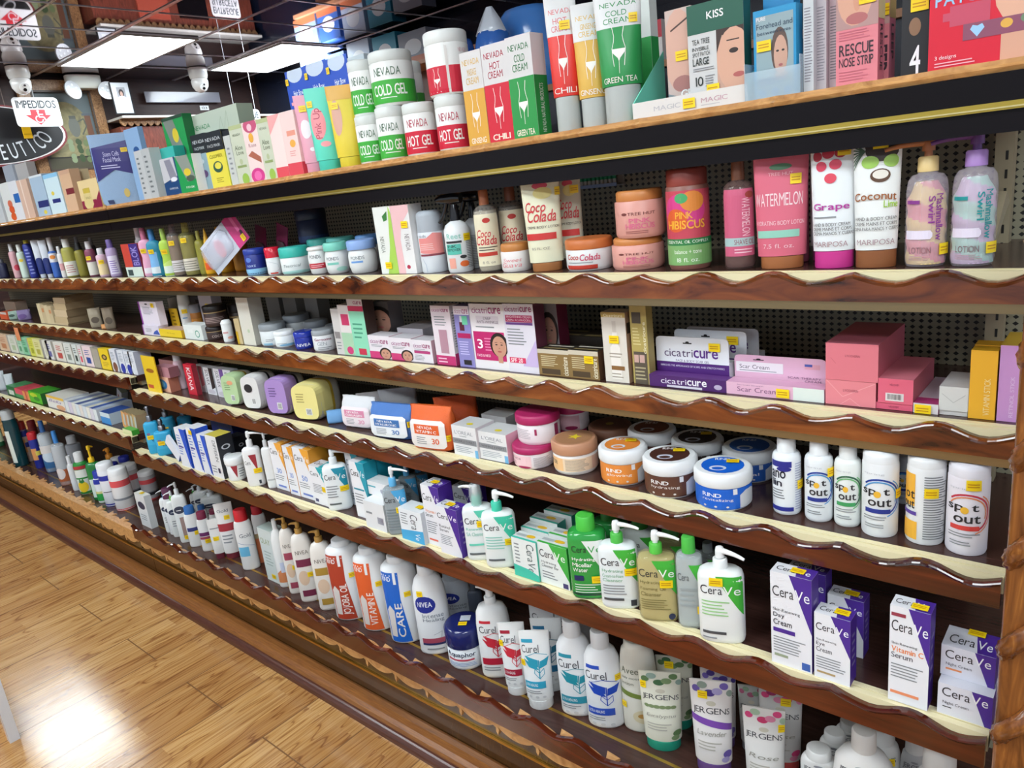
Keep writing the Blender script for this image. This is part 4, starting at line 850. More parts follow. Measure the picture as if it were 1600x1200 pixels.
L1(44, 276, 64, 272, '#a9c0d6', 'grey blue carton with navy bands', .0, [Rc(.2, .22, 1, .38, '#2a3474'), ('e', .6, .1, .12, .05, '#e4cf4a'), Rc(0, .95, 1, 1, '#dbe4ea')])
L1(24, 283, 40, 280, '#d9b8a4', 'pale copper carton left of the grey blue ones', .0, [Rc(.35, 0, .45, 1, '#f0dcd0')])
L1(11, 285, 24, 282, '#dfe2e8', 'white carton with a blue square label', .0, [Rc(.3, .45, .95, .68, '#2c6bb8')])
L1(-3, 288, 11, 285, '#dfe3e2', 'white carton with two orange round prints at the left edge', .0, [('e', .7, .45, .25, .1, '#d9745a'), ('e', .75, .3, .3, .1, '#dd5a2c'), ('e', .75, .12, .3, .1, '#e0602c')])
L1(22, 257, 40, 254, '#b9b4b2', 'grey carton with a red band standing high at the back', .1, [Rc(0, .1, 1, .55, '#b5563c')])
L1(3, 260, 18, 257, '#a9afba', 'slim grey carton standing high at the back left', .09)
for i in range(7): L1(-22-i*17, 292+i*2.6, -7-i*17, 289+i*2.6, ['#cfd6dc', '#d8c9b8', '#c4d6de', '#d9b8a4', '#dfe2e8', '#b9c8d8', '#e0d6c0'][i], 'pale carton further along the left unit, '+ordn(i)+' beyond the picture edge', 0)
# reflected packs on the high wall shelf
for i, (x, w_, h_, c) in enumerate(((-6.2, .34, .3, '#8fa6c8'), (-5.85, .3, .26, '#3a66b8'), (-5.5, .3, .3, '#b9c9e4'), (-5.15, .3, .28, '#2b8fb0'), (-4.8, .34, .24, '#8d95a6'))):
    r = root('carton', (x, 4.72, 2.5306), ['grey blue', 'deep blue', 'pale blue', 'teal', 'dull grey'][i]+' carton on the high wall shelf, seen in the mirror ceiling', 'box', 'cartons on the high wall shelf')
    g = G(); g.box((-w_/2, -.08, 0), (w_/2, .08, h_), c); art(g, s_front(w_, h_, -.08), [('e', .5, .5, .3, .25, '#dfe6f0'), Rc(0, 0, 1, .2, '#c9724a')]); g.make('carton_body', r)
# wrapped blue goods on the dark cabinet
def bundle(px, y, r0, lab, c, sq=.6, seed=1):
    p = on_y(*px, y); zz = 1.8; r = root('wrapped_bundle', (p.x, y, zz+.0005), lab, 'bundle')
    g = G(); h_ = max(.08, p.z-zz)*1.0
    M = 26; rings = [(h_*(1-math.cos(math.pi*k/12))/2, r0*(.5+.5*math.sin(math.pi*k/12)**.5) if 0 < k < 12 else r0*.45, r0*.8*(.5+.5*math.sin(math.pi*k/12)**.5) if 0 < k < 12 else r0*.4) for k in range(13)]
    loft(g, rings, c, 2.2, M)
    for i in range(len(g.v)):
        x, y_, z = g.v[i]; q = 1+.05*math.sin(x*70+seed)*math.sin(z*60+seed*2); g.v[i] = (x*q, y_*q, z)
    g.make('wrap', r); return r
bundle((822, 12), 2.5, .12, 'round blue plastic-wrapped bundle behind the green carton', '#4d8fe0 g', seed=1)
r = bundle((768, 48), 2.32, .075, 'blue bundle with a bunched clear knot beside the round one', '#3a74cc g', seed=3)
g = G(); loft(g, [(.10, .03, .02), (.15, .05, .03), (.20, .03, .03), (.24, .07, .05), (.28, .05, .03), (.33, .015, .01)], '#dfe8f4 g', 2, 7); g.make('knot', r)
bundle((722, 62), 2.3, .05, 'dark blue bundle low behind the tall red tub', '#24509a g', seed=5)
p = on_y(1030, 45, 2.4); r = root('carton', (p.x, 2.3, 1.8006), 'red and white carton on the cabinet behind the mint tray', 'box')
g = G(); g.box((-.09, -.05, 0), (.09, .05, max(.06, p.z-1.8)), '#d8d2cf'); art(g, s_front(.18, max(.06, p.z-1.8), -.05), [Rc(0, .6, 1, 1, '#c02a3c'), T('COLGA', .1, .2, .9, .5, '#2b2b36', bold=1)]); g.make('carton_body', r)
# ================================================================ SECOND SHELF, right unit
AMB = '#b8703c'
def wrap_pump(lab, x0, x1, ym, top, c1, c2, cc, hc, tc, st):
    r = R('pump', 'S2', lab, x0, x1, ym, top, d=.0, n=2, ratio=1, c='#d9cdd6 c', cc=cc, hc=hc, sh=.74, col=.5, shoulder=.2, ang=190, spout=.06, yaw=8,
      els=[T('Swirl', .56, .5, .68, .8, tc, rot=-90, bold=1), T('Mashmallow', .7, .3, .84, .82, tc, rot=-90, bold=1), ('p', [(.1, .32), (.6, .32), (.64, .35), (.64, .39), (.6, .42), (.1, .42)], '#e6dcee'), T('LOTION', .2, .16, .62, .23, '#7a5a60'), Ln(.2, .08, .7, .14, 3, '#b58f96'), Rc(.12, .72, .4, .76, tc)], st=st)
    # swirled cream inside the clear bottle
    a = [c for c in r.children if c.name.startswith('body')][0]; bb = max(v.co.x for v in a.data.vertices); zz = max(v.co.z for v in a.data.vertices)
    g = G(); M = 30; n = 40; vs = []
    for j in range(n+1):
        z = .004+(zz*.9-.004)*j/n; rr = bb*(.93 if z < zz*.72 else .93-(z-zz*.72)/(zz*.2)*.45)
        for i in range(M):
            th = 2*math.pi*i/M; q = rr*(1+.035*math.cos(th+z*2*math.pi/.028)); vs.append((q*math.cos(th), q*math.sin(th), z))
    for j in range(n):
        for i in range(M):
            z = .004+(zz*.9)*(j+.5)/n; th = 2*math.pi*(i+.5)/M
            k = ((th+z*2*math.pi/.056)/(2*math.pi)) % 1
            g.add([vs[j*M+i], vs[j*M+(i+1) % M], vs[(j+1)*M+(i+1) % M], vs[(j+1)*M+i]], [(0, 1, 2, 3)], c1 if k < .5 else c2, True)
    g.make('swirled_filling', r)
wrap_pump('swirl lotion pump bottle with mint and lilac bands and a purple collar', 1476, 1547, 330, (1511, 205), '#a9d8cd', '#cbb4d3', '#a67fc0', '#6b4186', '#1f8f93', [(.86, .2)])
wrap_pump('swirl lotion pump bottle with pink and cream bands and a cream collar', 1408, 1474, 340, (1440, 216), '#e48a96', '#e8c888', '#dfc184', '#b5744a', '#8a3a8f', [(.9, .2)])
R('tube', 'S2', 'white coconut lime tube with a coconut wearing lime glasses and a brown cap', 1346, 1418, 330, (1382, 212), ratio=.55, c='#e9ebea', cc='#8a5330', cf=.14, cw=1.1,
  els=[Rc(.3, .9, .9, 1.02, '#3a2b22'), ('e', .6, .88, .3, .1, '#35271f'), ('e', .38, .78, .15, .055, '#9dc85a'), ('e', .75, .78, .15, .055, '#9dc85a'), ('e', .56, .66, .17, .06, '#5a3c28'), ('e', .56, .67, .13, .04, '#e6e0d6')]+[('o', [(.3, .88), (.02, .72+.035*i)], .002, '#3d5a44') for i in range(9)]+
      [T('Coconut', .08, .44, .86, .51, '#9a5a2c', bold=1, arc=.2), T('Lime', .62, .38, .9, .44, '#9dc83a', bold=1), T('HAND & BODY CREAM', .1, .27, .9, .3, '#555'), T('CREME MAINS ET CORPS', .1, .225, .9, .255, '#555'), T('CREMA PARA MANOS Y CUERPO', .06, .18, .94, .21, '#555'), T('MARIPOSA', .14, .05, .86, .1, '#a98f95')], st=[(.55, .94)])
R('tube', 'S2', 'white grape hand cream tube with red grapes and a magenta cap', 1271, 1342, 330, (1305, 218), ratio=.55, c='#e8ecef', cc='#c9358c', cf=.14, cw=1.06,
  els=[('e', .75, .98, .3, .08, '#33502e'), ('e', .4, .96, .3, .07, '#b3283c')]+[('e', x, y, .1, .045, c) for x, y, c in ((.2, .86, '#b72b3f'), (.4, .88, '#c43348'), (.6, .88, '#b3293c'), (.28, .77, '#d23a56'), (.52, .78, '#d63f5a'), (.44, .66, '#e04a5e'))]+[T('Grape', .1, .36, .78, .44, '#b4379b', bold=1), Ln(.1, .3, .7, .33, 1), T('HAND & BODY CREAM', .08, .23, .8, .26, '#555'), T('CREME MAINS ET CORPS', .08, .19, .84, .22, '#555'), T('CREMA MANOS Y CUERPO', .08, .15, .9, .18, '#555'), T('MARIPOSA', .1, .04, .76, .09, '#b08f95')], st=[(.66, .9)])
R('tube', 'S2', 'slim white tube tucked behind the grape hand cream tube', 1262, 1290, 330, (1275, 236), d=.09, ratio=.6, c='#e5e5ea', cc='#b5558c', cf=.14)
R('tube', 'S2', 'pink watermelon body lotion tube with a green melon mark and brown cap', 1180, 1262, 330, (1216, 234), ratio=.5, c='#d9697f', cc='#a4643a', cf=.11, cw=1.0,
  els=[('e', .5, .84, .16, .03, '#5c8a6a'), T('TREE HUT', .32, .76, .68, .79, '#efb3bd'), T('WATERMELON', .04, .48, .86, .6, '#f2d8dc'), T('HYDRATING BODY LOTION', .05, .3, .9, .34, '#f2cdd4'), Rc(.05, .18, .8, .25, '#8fc7b4'), T('7.5 fl. oz.', .2, .08, .7, .12, '#f2cdd4')], st=[(.72, .72)])
R('bottle', 'S2', 'dark pink tube standing behind the pink watermelon lotion', 1245, 1268, 330, (1250, 250), d=.08, c='#a5506a', cc='#8f3f58', cr=.6)
R('bottle', 'S2', 'clear watermelon mist bottle with a pink sideways label and brown cap', 1130, 1180, 345, (1153, 246), c='#8d6f6a c', cc='#7d4c33', sh=.8, cr=.42, shoulder=.16, liquid='#5c3f3e', els=[Rc(.1, .16, .95, .95, '#cf5f80'), T('WATERMELON', .6, .4, .8, .85, '#f0ccd6', rot=-90), Rc(.1, .28, .95, .38, '#a9c4c4'), T('SHAVE OIL', .4, .3, .9, .36, '#8f4059'), Ln(.4, .19, .85, .26, 2, '#f0ccd6'), ('e', .8, .88, .12, .04, '#a2443c')])
R('jar', 'S2', 'ribbed clear tub with a hibiscus print and green lower label', 1042, 1110, 355, (1078, 262), c='#8a5a50', lc='#8c3d34', lf=.17, lw=.93, els=[Rc(-.05, .28, 1.05, .95, '#c8485a'), ('e', .45, .72, .42, .2, '#d9418a'), ('e', .3, .6, .22, .14, '#e0602f'), ('e', .62, .82, .22, .12, '#e38a3a'), ('e', .42, .86, .12, .06, '#4ea86a'), T('HIBISCUS', .12, .5, .84, .6, '#f3b53a', bold=1), T('PINK', .3, .62, .62, .7, '#f3b53a', bold=1), Rc(-.05, .06, 1.05, .33, '#7fae6a'), Rc(-.05, .3, 1.05, .38, '#2f7f45'), T('ESSENTIAL OIL COMPLEX', .08, .325, .92, .36, '#e9f3e6'), T('balance + tone', .25, .2, .75, .25, '#eef3e6'), T('18 fl. oz.', .3, .1, .7, .15, '#eef3e6')])
BZ = dict(c='#d99a8e', lc='#c98145', lf=.22, lw=.9, bel=0, cat='jar')
pe = [T('TREE HUT', .34, .62, .78, .7, '#7a3f3c'), ('e', .28, .66, .05, .04, '#7a3f3c'), T('PINK', .36, .42, .7, .54, '#df6f92', bold=1), T('HIBISCUS', .3, .26, .76, .4, '#df6f92', bold=1), Ln(.3, .12, .78, .22, 2, '#a4605a')]
j1 = R('jar', 'S2', 'peach scrub jar with a copper lid, lower one of the stacked pair', 956, 1040, 405, (998, 369), els=pe, **BZ)
R('jar', 'S2', 'peach scrub jar with a copper lid, stacked on its twin', 960, 1040, 335, (1000, 296), z0=j1, els=pe, **BZ)
R('jar', 'S2', 'white coco colada jar with an orange copper lid', 884, 960, 405, (923, 371), c='#dcdcdc', lc='#c8703a', lf=.32, lw=.98, els=[T('Coco', .12, .55, .36, .8, '#c7342f', slant=.2, bold=1), T('Colada', .38, .5, .72, .8, '#cf3b62', slant=.2, bold=1), Ln(.14, .36, .7, .46, 1), Rc(.1, .08, .66, .28, '#c23a2c')])
R('jar', 'S2', 'small white scrub jar with pink script and a brown lid', 783, 832, 408, (806, 379), c='#e6dfdd', lc='#c07c3e', lf=.28, lw=.94, yaw=15, els=[T('Sweet', .3, .5, .8, .68, '#e0878c', slant=.3), T('Guava', .24, .24, .8, .46, '#e0878c', slant=.3)])
coc = [('e', .5, .93, .16, .04, '#d9566c'), ('e', .55, .84, .2, .07, '#e6d98c'), T('Coco', .12, .62, .6, .74, '#c9343a', slant=.3, bold=1), T('Colada', .16, .5, .84, .64, '#c9343a', slant=.3, bold=1), T('CREME BODY LOTION', .12, .42, .9, .45, '#4a3c34'), Rc(.04, .28, .8, .36, '#c8322e'), T('8.5 FL. OZ', .2, .16, .62, .19, '#8d8478')]
R('tube', 'S2', 'cream coco colada tube with red script, front one with copper cap', 820, 877, 345, (845, 281), ratio=.55, c='#e3e0c4', cc='#a3683a', cf=.1, cw=1.0, els=coc, st=[(.9, .85)])
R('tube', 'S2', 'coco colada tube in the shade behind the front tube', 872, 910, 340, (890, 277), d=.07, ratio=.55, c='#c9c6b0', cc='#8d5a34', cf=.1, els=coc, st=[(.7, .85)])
mist = [Rc(.08, .1, .96, .92, '#e5dcc0'), ('e', .55, .82, .12, .04, '#c23a34'), T('Coco', .2, .56, .66, .68, '#c9343a', slant=.3, bold=1), T('Colada', .14, .44, .84, .58, '#c9343a', slant=.3, bold=1), Ln(.2, .34, .86, .42, 2, '#4a3c34'), Rc(.16, .26, .8, .32, '#c23a2c'), T('8 fl. oz', .3, .14, .7, .18, '#8d8478')]
R('bottle', 'S2', 'clear coco colada mist bottle with copper cap, next to the trigger spray', 743, 782, 370, (754, 297), c='#a39a92 c', cc='#a8633f', sh=.82, cr=.4, shoulder=.18, liquid='#cfc6b0', els=mist)
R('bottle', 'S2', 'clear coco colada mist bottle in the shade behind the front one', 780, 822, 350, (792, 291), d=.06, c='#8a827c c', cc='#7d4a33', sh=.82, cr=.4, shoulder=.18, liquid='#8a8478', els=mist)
R('spray', 'S2', 'white ink remover spray bottle with black trigger and mint label', 697, 738, 390, (706, 303), c='#dfe0e2', cc='#18181c g', sh=.66, ang=160, els=[T('Reet', .2, .78, .66, .9, '#8fc9bd', bold=1), Rc(.15, .68, .66, .73, '#2b2b2e'), Rc(.15, .42, .62, .66, '#5cbfae'), T('INK', .2, .58, .5, .64, '#173a34', bold=1), T('REMOVER', .18, .5, .6, .56, '#173a34', bold=1), Rc(.2, .1, .42, .34, '#e6a090'), ('e', .68, .2, .14, .07, '#e56a2c'), ('e', .66, .36, .1, .04, '#2b2b2e'), Ln(.78, .1, .98, .8, 18, '#8d9094')], st=[(.84, .8)])
R('spray', 'S2', 'second black-trigger spray bottle behind the white one', 728, 760, 385, (733, 300), d=.07, c='#cfd0d2', cc='#141418 g', sh=.66, ang=160, els=[Ln(.1, .1, .9, .8, 18, '#8d9094')])
R('can', 'S2', 'white and coral spray can with a grey rounded cap', 656, 698, 395, (676, 328), c='#dde1e8', cc='#a7adb5', cf=.34, dome=.25, els=[('p', [(.1, .5), (.9, .44), (.9, .95), (.6, .98), (.4, .86), (.1, .86)], '#e88f8c'), Rc(.1, .42, .92, .47, '#8a3f4c'), T('nads', .12, .88, .4, .95, '#8d9298'), Ln(.16, .56, .7, .74, 4, '#f0c5c2'), ('o', [(.2, .35), (.3, .2), (.3, .02)], .0015, '#a9b6cc')])
r = B('S2', 'tall white and pale pink carton beside the coral spray can', (609, 322), (637, 320), .045, '#e6e4e4', cs='#dfdedd', f=[('p', [(0, 1), (1, 1), (1, .9), (.5, .72), (.35, .5), (.4, .0), (0, 0)], '#e9bcbf'), T('NEVADA', .6, .34, .85, .58, '#7a6f74', rot=-90), ('e', .6, .1, .1, .03, '#b5304a')], st=[('f', .7, .72)])
B('S2', 'tall white and lime carton with a green leaf, leftmost of the tall pair', (581, 325), (608, 322), .045, '#e5e7e2', f=[('p', [(.9, 1), (1, .9), (1, 0), (.4, 0), (.7, .4)], '#a9cf58'), ('p', [(.5, .86), (.8, .93), (.75, .8), (.55, .78)], '#3f7d3c'), T('NEVADA', .2, .32, .42, .56, '#7a7f74', rot=-90)], st=[('f', .5, .13)])
PJ = dict(ratio=1, c='#e4e5e5', n=2, bel=1, cat='jar')
R('jar', 'S2', 'white cream jar with a light blue lid beside the tall lime carton', 546, 592, 412, (567, 374), lc='#8aa9de', lf=.28, els=[T('PONDS', .2, .6, .6, .74, '#6f767d'), Rc(.2, .46, .55, .54, '#6fa0dc')], **PJ)
R('jar', 'S2', 'white cream jar with a mint lid, right of the red-labelled jar', 509, 547, 412, (527, 378), lc='#79cbb9', lf=.26, els=[T('PONDS', .2, .6, .62, .74, '#6f767d'), Rc(.2, .4, .6, .5, '#7fc9b9'), ('e', .7, .2, .2, .1, '#a9d9cc')], **PJ)
R('jar', 'S2', 'white jar with a red label and maroon rimmed lid', 483, 515, 412, (497, 385), lc='#dfdcdc', lf=.12, els=[T('PONDS', .2, .66, .66, .8, '#5c5f66'), Rc(.1, .24, 1.0, .46, '#c22a3c'), Ln(.2, .28, .8, .42, 2, '#efc5c9')], **PJ)
for i, (x0, x1, ym, tx, ty, c) in enumerate(((560, 600, 385, 577, 368, '#5d8fc9'), (515, 560, 388, 533, 372, '#58b3ab'), (478, 520, 392, 496, 375, '#3fa39b'))):
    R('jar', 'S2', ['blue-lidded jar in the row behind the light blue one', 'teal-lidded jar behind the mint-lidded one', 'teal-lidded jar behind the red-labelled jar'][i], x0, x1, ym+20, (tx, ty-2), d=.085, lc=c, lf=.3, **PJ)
R('jar', 'S2', 'white jar with a turquoise lid and grey script label', 439, 486, 415, (459, 385), lc='#38b9ac', lf=.38, c='#e2e6e6', els=[T('Teatrical', .2, .44, .7, .6, '#7d8a8c', slant=.3), ('e', .55, .12, .5, .1, '#a5d5d0')], ratio=1, cat='jar')
R('jar', 'S2', 'white jar with a glossy red lid, right of the navy jar', 416, 441, 412, (425, 386), lc='#d21f38 g', lf=.38, c='#e2e2e4', els=[('o', [(.3, .8), (.75, .6), (.8, .3), (.5, .1)], .0012, '#b7bdc2'), Rc(.3, .06, .7, .14, '#d8493a')], ratio=1, cat='jar')
R('jar', 'S2', 'navy jar with a pale blue lower band beside the red-lidded jar', 383, 418, 412, (399, 388), lc='#223a9a', lf=.22, c='#1b2c86', els=[Rc(-.1, 0, 1.1, .3, '#8fc6e8'), ('e', .3, .75, .12, .12, '#5f7fd0'), T('noxz', .2, .4, .55, .5, '#b9c9ee')], ratio=1, cat='jar')
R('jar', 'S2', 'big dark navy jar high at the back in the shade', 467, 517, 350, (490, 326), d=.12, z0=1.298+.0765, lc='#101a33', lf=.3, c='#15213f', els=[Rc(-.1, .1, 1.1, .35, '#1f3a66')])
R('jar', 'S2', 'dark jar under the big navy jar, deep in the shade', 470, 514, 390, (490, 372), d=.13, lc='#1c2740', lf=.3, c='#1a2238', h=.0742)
# fallen blister and razor cards
r = R('card', 'S2', 'pink card pack with clear shell leaning over the shelf edge', 316, 372, 395, (365, 352), ratio=.3, d=-.02, h=.2, c='#c9cdda f', blister=(.0, .66, '#d9dcea c'), els=[('e', .5, .36, .3, .1, '#dfa0ae'), Rc(0, .7, 1, 1, '#c9357c'), Rc(.1, .86, .6, .92, '#e66aa6'), ('e', .7, .92, .1, .03, '#3a1226')], st=[(.85, .9)], name='blister_card')
r.rotation_euler = (math.radians(-10), math.radians(54), math.radians(8)); r.location.x -= .045; r.location.y -= .022; rest(r, 1.2995)
for i, (x, y, ang) in enumerate(((400, 352, 16), (430, 345, 20))):
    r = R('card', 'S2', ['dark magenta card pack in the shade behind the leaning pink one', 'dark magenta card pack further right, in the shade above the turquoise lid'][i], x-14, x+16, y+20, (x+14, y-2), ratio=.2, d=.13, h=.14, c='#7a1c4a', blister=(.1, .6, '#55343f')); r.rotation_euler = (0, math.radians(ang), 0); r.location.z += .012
R('bottle', 'S2', 'yellow wedge-shaped tube with an orange label, right of the clear oils', 310, 332, 385, (316, 357), d=.03, c='#e9a81c', cc='#eab32c', sh=.6, cr=.55, shoulder=.5, cpr=[(0, 1, 1), (1, .12, .12)], els=[Rc(.2, .2, .8, .5, '#e2581f'), ('e', .5, .8, .2, .06, '#7a4a1c')])
R('bottle', 'S2', 'yellow bottle with a dark oval badge behind the wedge tube', 337, 361, 385, (343, 354), d=.07, c='#dd9f22', cc='#c98a1c', sh=.9, cr=.7, els=[('e', .3, .8, .3, .1, '#3a2418'), ('e', .7, .78, .18, .06, '#8a3418')], name='bottle')
R('bottle', 'S2', 'orange-lidded bottle top in the shade behind the pink card', 360, 386, 385, (370, 350), d=.09, c='#b87820', cc='#a8661c', sh=.9, cr=.8)
oil = dict(n=2, sh=.8, cr=.42, shoulder=.14, name='oil_bottle')
R('bottle', 'S2', 'clear body oil bottle with a yellow cap and pale label', 284, 312, 390, (296, 345), c='#8f8c5a c', cc='#b5a63a c', liquid='#a59a52', els=[Rc(.1, .12, .9, .42, '#d9d2c4'), Ln(.15, .15, .85, .38, 4, '#8a857c')], st=[(.4, .86)], **oil)
R('bottle', 'S2', 'clear body oil bottle with a mauve cap and pale label', 264, 288, 392, (273, 346), c='#8f8a86 c', cc='#8c6f74 c', liquid='#a2856a', els=[Rc(.1, .1, .9, .38, '#d9d2d4'), Ln(.15, .13, .85, .34, 4, '#8a857c')], st=[(.4, .8)], **oil)
R('bottle', 'S2', 'yellow green oil bottle at the right of the clear pair', 308, 324, 395, (306, 361), d=.03, c='#8e8a34', cc='#a5a04a', **oil)
CB = dict(n=2.2, ratio=.6, sh=.76, cr=.42, shoulder=.2, waist=.18, name='cologne_bottle', grp='coloured cologne bottles')
R('bottle', 'S2', 'lime green cologne bottle with a green cap', 249, 270, 390, (254, 357), c='#b3d64e', cc='#9dbb54', els=[Rc(.1, .0, .8, .3, '#dfe9e0'), ('p', [(.1, .3), (.8, .3), (.8, .5), (.1, .36)], '#c9e27a')], st=[(.4, .72)], **CB)
R('bottle', 'S2', 'blue cologne bottle with a darker teal side and blue cap', 229, 254, 390, (236, 358), c='#2b8fae', cc='#3b7fc0', els=[Rc(.05, .0, .6, .72, '#7fb8ec'), Rc(.05, .0, .6, .28, '#dfe8ee')], st=[(.35, .74)], **CB)
R('bottle', 'S2', 'pink cologne bottle with a rose cap', 208, 231, 390, (214, 357), c='#e8a9c6', cc='#c9708f', els=[Rc(.1, .0, .75, .25, '#ecdfe6')], st=[(.35, .74)], **CB)
B('S2', 'red and purple carton with white vertical letters beside the pink cologne', (183, 383), (208, 381), .035, '#cf4a3c', cs='#7a2230', f=[Rc(.48, .3, 1, 1, '#43307f'), T('BLOK', .55, .35, .9, .92, '#9a8fd0', rot=90, bold=1), Rc(0, 0, 1, .3, '#d3dfd6'), Rc(.1, .04, .4, .22, '#3c4a4c')])
R('bottle', 'S2', 'white bottle with a tall white cap above the red and purple carton', 178, 196, 395, (185, 353), d=.05, c='#d9d9da', cc='#dcdcdd', cr=.7, sh=.7)
# ------------------------------------------------ second shelf, left unit
def b2(x0, x1, ty, c, cc, lab, ym=405, d=0, els=None, st=None, sh=.78, cr=.55, **k): R('bottle', 'L2', lab, x0, x1, ym, ((x0+x1)/2-4, ty), d=d, c=c, cc=cc, els=els, st=st, sh=sh, cr=cr, **k)
b2(167, 186, 374, '#b9a3cc', '#6d5a9a', 'lilac labelled bottle with a violet cap', els=[Rc(.2, .1, .9, .75, '#e4dcee'), Ln(.3, .15, .8, .6, 6, '#8d6fc0')])
b2(150, 168, 388, '#ddb8c9', '#dfdcdf', 'pale pink bottle with a white cap, left of the lilac one', els=[Rc(.1, .1, .9, .6, '#eed6a6')], st=[(.5, .7)])
b2(134, 152, 377, '#8c4660', '#d9d4d6', 'plum bottle with a white cap and cream label', els=[Rc(.1, .05, .9, .55, '#e5dfd2')], st=[(.4, .7)], d=.02)
b2(118, 135, 379, '#8f8632', '#2b2b2c', 'olive oil-coloured bottle with a dark cap', d=.03)
b2(98, 120, 373, '#a5a04c', '#d6d6d2', 'olive bottle with a white cap and white label', els=[Rc(.1, .05, .95, .55, '#e6e4dc'), Ln(.25, .15, .8, .45, 4, '#c07a7a')])
b2(90, 100, 385, '#e3e0e2', '#d9d9dd', 'white bottle with pink print left of the olive one', els=[Rc(.2, .3, .8, .6, '#d8a0a8')])
b2(77, 92, 366, '#3b66b8', '#cfd0d6', 'blue and white bottle with an orange spot and long neck', sh=.62, els=[Rc(0, .6, 1, .95, '#d9dbe4'), ('e', .5, .8, .25, .08, '#e08a3a')])
for i in range(2): R('tube', 'L2', ['white tube with a navy wave at its foot, left of the pair', 'white tube with a navy wave at its foot, right of the pair'][i], 55+i*11, 67+i*11, 405, (58+i*11, 375), c='#d5dae4', cc='#cdd3e0', cf=.1, ratio=.6, els=[Rc(0, 0, 1, .4, '#1f2f74'), ('e', .5, .4, .4, .08, '#1f2f74')])
b2(40, 55, 374, '#2a3590', '#d9d24e', 'navy bottle with a yellow cap and vertical print', sh=.9, els=[Ln(.3, .1, .7, .9, 8, '#8f9ad8')])
b2(27, 41, 382, '#cfe0d4', '#d9dcd6', 'pale green bottle with a yellow dot', els=[('e', .5, .7, .2, .06, '#e8c83a')])
b2(15, 28, 381, '#d9a9b0', '#cfcfd2', 'pink and white bottle near the picture edge', els=[('e', .7, .4, .3, .12, '#d9485c')])
b2(-2, 14, 405, '#2a2c48', '#55555e', 'dark blue short bottle at the left picture edge', ym=425)
for i in range(6): b2(-18-15*i, -4-15*i, 386+i, ['#7f8aa8', '#c9c9d0', '#a56a78', '#d9d4c4', '#5a6a9a', '#cfd9d4'][i], '#cfcfd2', 'toiletry bottle of the left unit, '+ordn(i)+' beyond the picture edge on the second shelf')
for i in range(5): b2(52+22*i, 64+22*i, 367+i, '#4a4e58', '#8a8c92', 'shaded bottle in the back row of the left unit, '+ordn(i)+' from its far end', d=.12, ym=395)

# little green-capped bottles in a hanging strip tray
p = on_y(905, 288, 1.575); q = on_y(962, 283, 1.575); wv = q.x-p.x
r = root('strip_tray', ((p.x+q.x)/2, 1.575, p.z-.012), 'narrow white tray of green-capped bottles fixed high on the back panel', 'tray')
g = G(); g.box((-wv/2-.01, -.012, 0), (wv/2+.01, .0245, .003), '#b9bcc0'); g.box((-wv/2-.01, .0225, 0), (wv/2+.01, .0245, .045), '#a9a49a'); g.box((-wv/2-.01, -.0135, 0), (wv/2+.01, -.012, .008), '#8fa6cf'); g.make('tray_body', r)
for i in range(9):
    o = root('small_bottle', (p.x+wv*(i+.5)/9, 1.579, p.z-.0085), 'tiny green-capped bottle in the strip tray, '+ordn(i)+' from its left end', 'bottle', 'green-capped bottles in the strip tray')
    g = G(); loft(g, [(0, .0045, .0045), (.012, .0045, .0045), (.014, .003, .003)], '#d9dcd8', 2, 10); g.make('body', o)
    g = G(); loft(g, [(.014, .0055, .0055), (.027, .005, .005)], '#1f9a6a', 2, 10); g.make('cap', o)
# ================================================================ THIRD SHELF, right unit
def cici(u0=.08, v0=.8, u1=.92, v1=.9): 
    m = u0+(u1-u0)*.56
    return [T('cicatri', u0, v0, m-.01, v1, '#9a3f7c'), T('cure', m+.01, v0, u1, v1, '#9a2a6a', bold=1)]
B('S3', 'lilac stick box with white vertical letters, last box at the right end', (1564, 541), (1596, 540), .09, '#c993cb', cs='#b580b8', ct='#c9a53a', d=0, f=[T('RETINOL STICK', .6, .06, .8, .6, '#e0c2e2', rot=90)])
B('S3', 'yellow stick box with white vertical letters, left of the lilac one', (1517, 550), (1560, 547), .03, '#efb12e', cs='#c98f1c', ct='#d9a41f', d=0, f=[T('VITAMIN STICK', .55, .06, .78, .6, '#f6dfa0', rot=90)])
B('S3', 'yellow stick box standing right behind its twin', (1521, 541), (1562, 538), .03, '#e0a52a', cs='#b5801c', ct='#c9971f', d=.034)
wb = B('S3', 'plain white flap-end box, lower of two beside the yellow stick box', (1469, 641), (1513, 645), .15, '#cfcdca', cs='#c5c3c0', d=.004)
B('S3', 'plain white flap-end box on top of the lower white box', (1468, 603), (1514, 608), .09, '#d6d4d1', cs='#c9c7c4', ct='#bdb9b9', d=.002, z0=wb, f=[('o', [(.1, .7), (.5, .35), (.9, .7)], .001, '#b9b7b4')])
B('S3', 'white box end with magenta print on top, left of the plain white boxes', (1427, 629), (1466, 634), .16, '#dcd6d8', ct='#b9a9b4', cs='#a64a78', d=.0, t=[Rc(0, 0, 1, .2, '#a8356e')], st=[('f', .4, .4)])
pk = dict(cs='#b95c6c', cat='box')
b1 = B('S3', 'small bright pink box at the bottom of the right pink stack', (1369, 628), (1426, 634), .15, '#e0607c', d=.002, f=[T('VELOXIM', .35, .3, .62, .6, '#8a3048')], **pk)
B('S3', 'bright pink box with a barcode label, on top of the small one', (1372, 590), (1427, 596), .15, '#e2667f', ct='#c9707f', d=.0, z0=b1, f=[T('VELOXIM', .33, .72, .6, .8, '#8a3048'), Rc(.22, .1, .74, .42, '#e3dcdc')]+[Rc(.27+.035*i, .16, .285+.035*i, .38, '#2b2b2e') for i in range(12)], **pk)
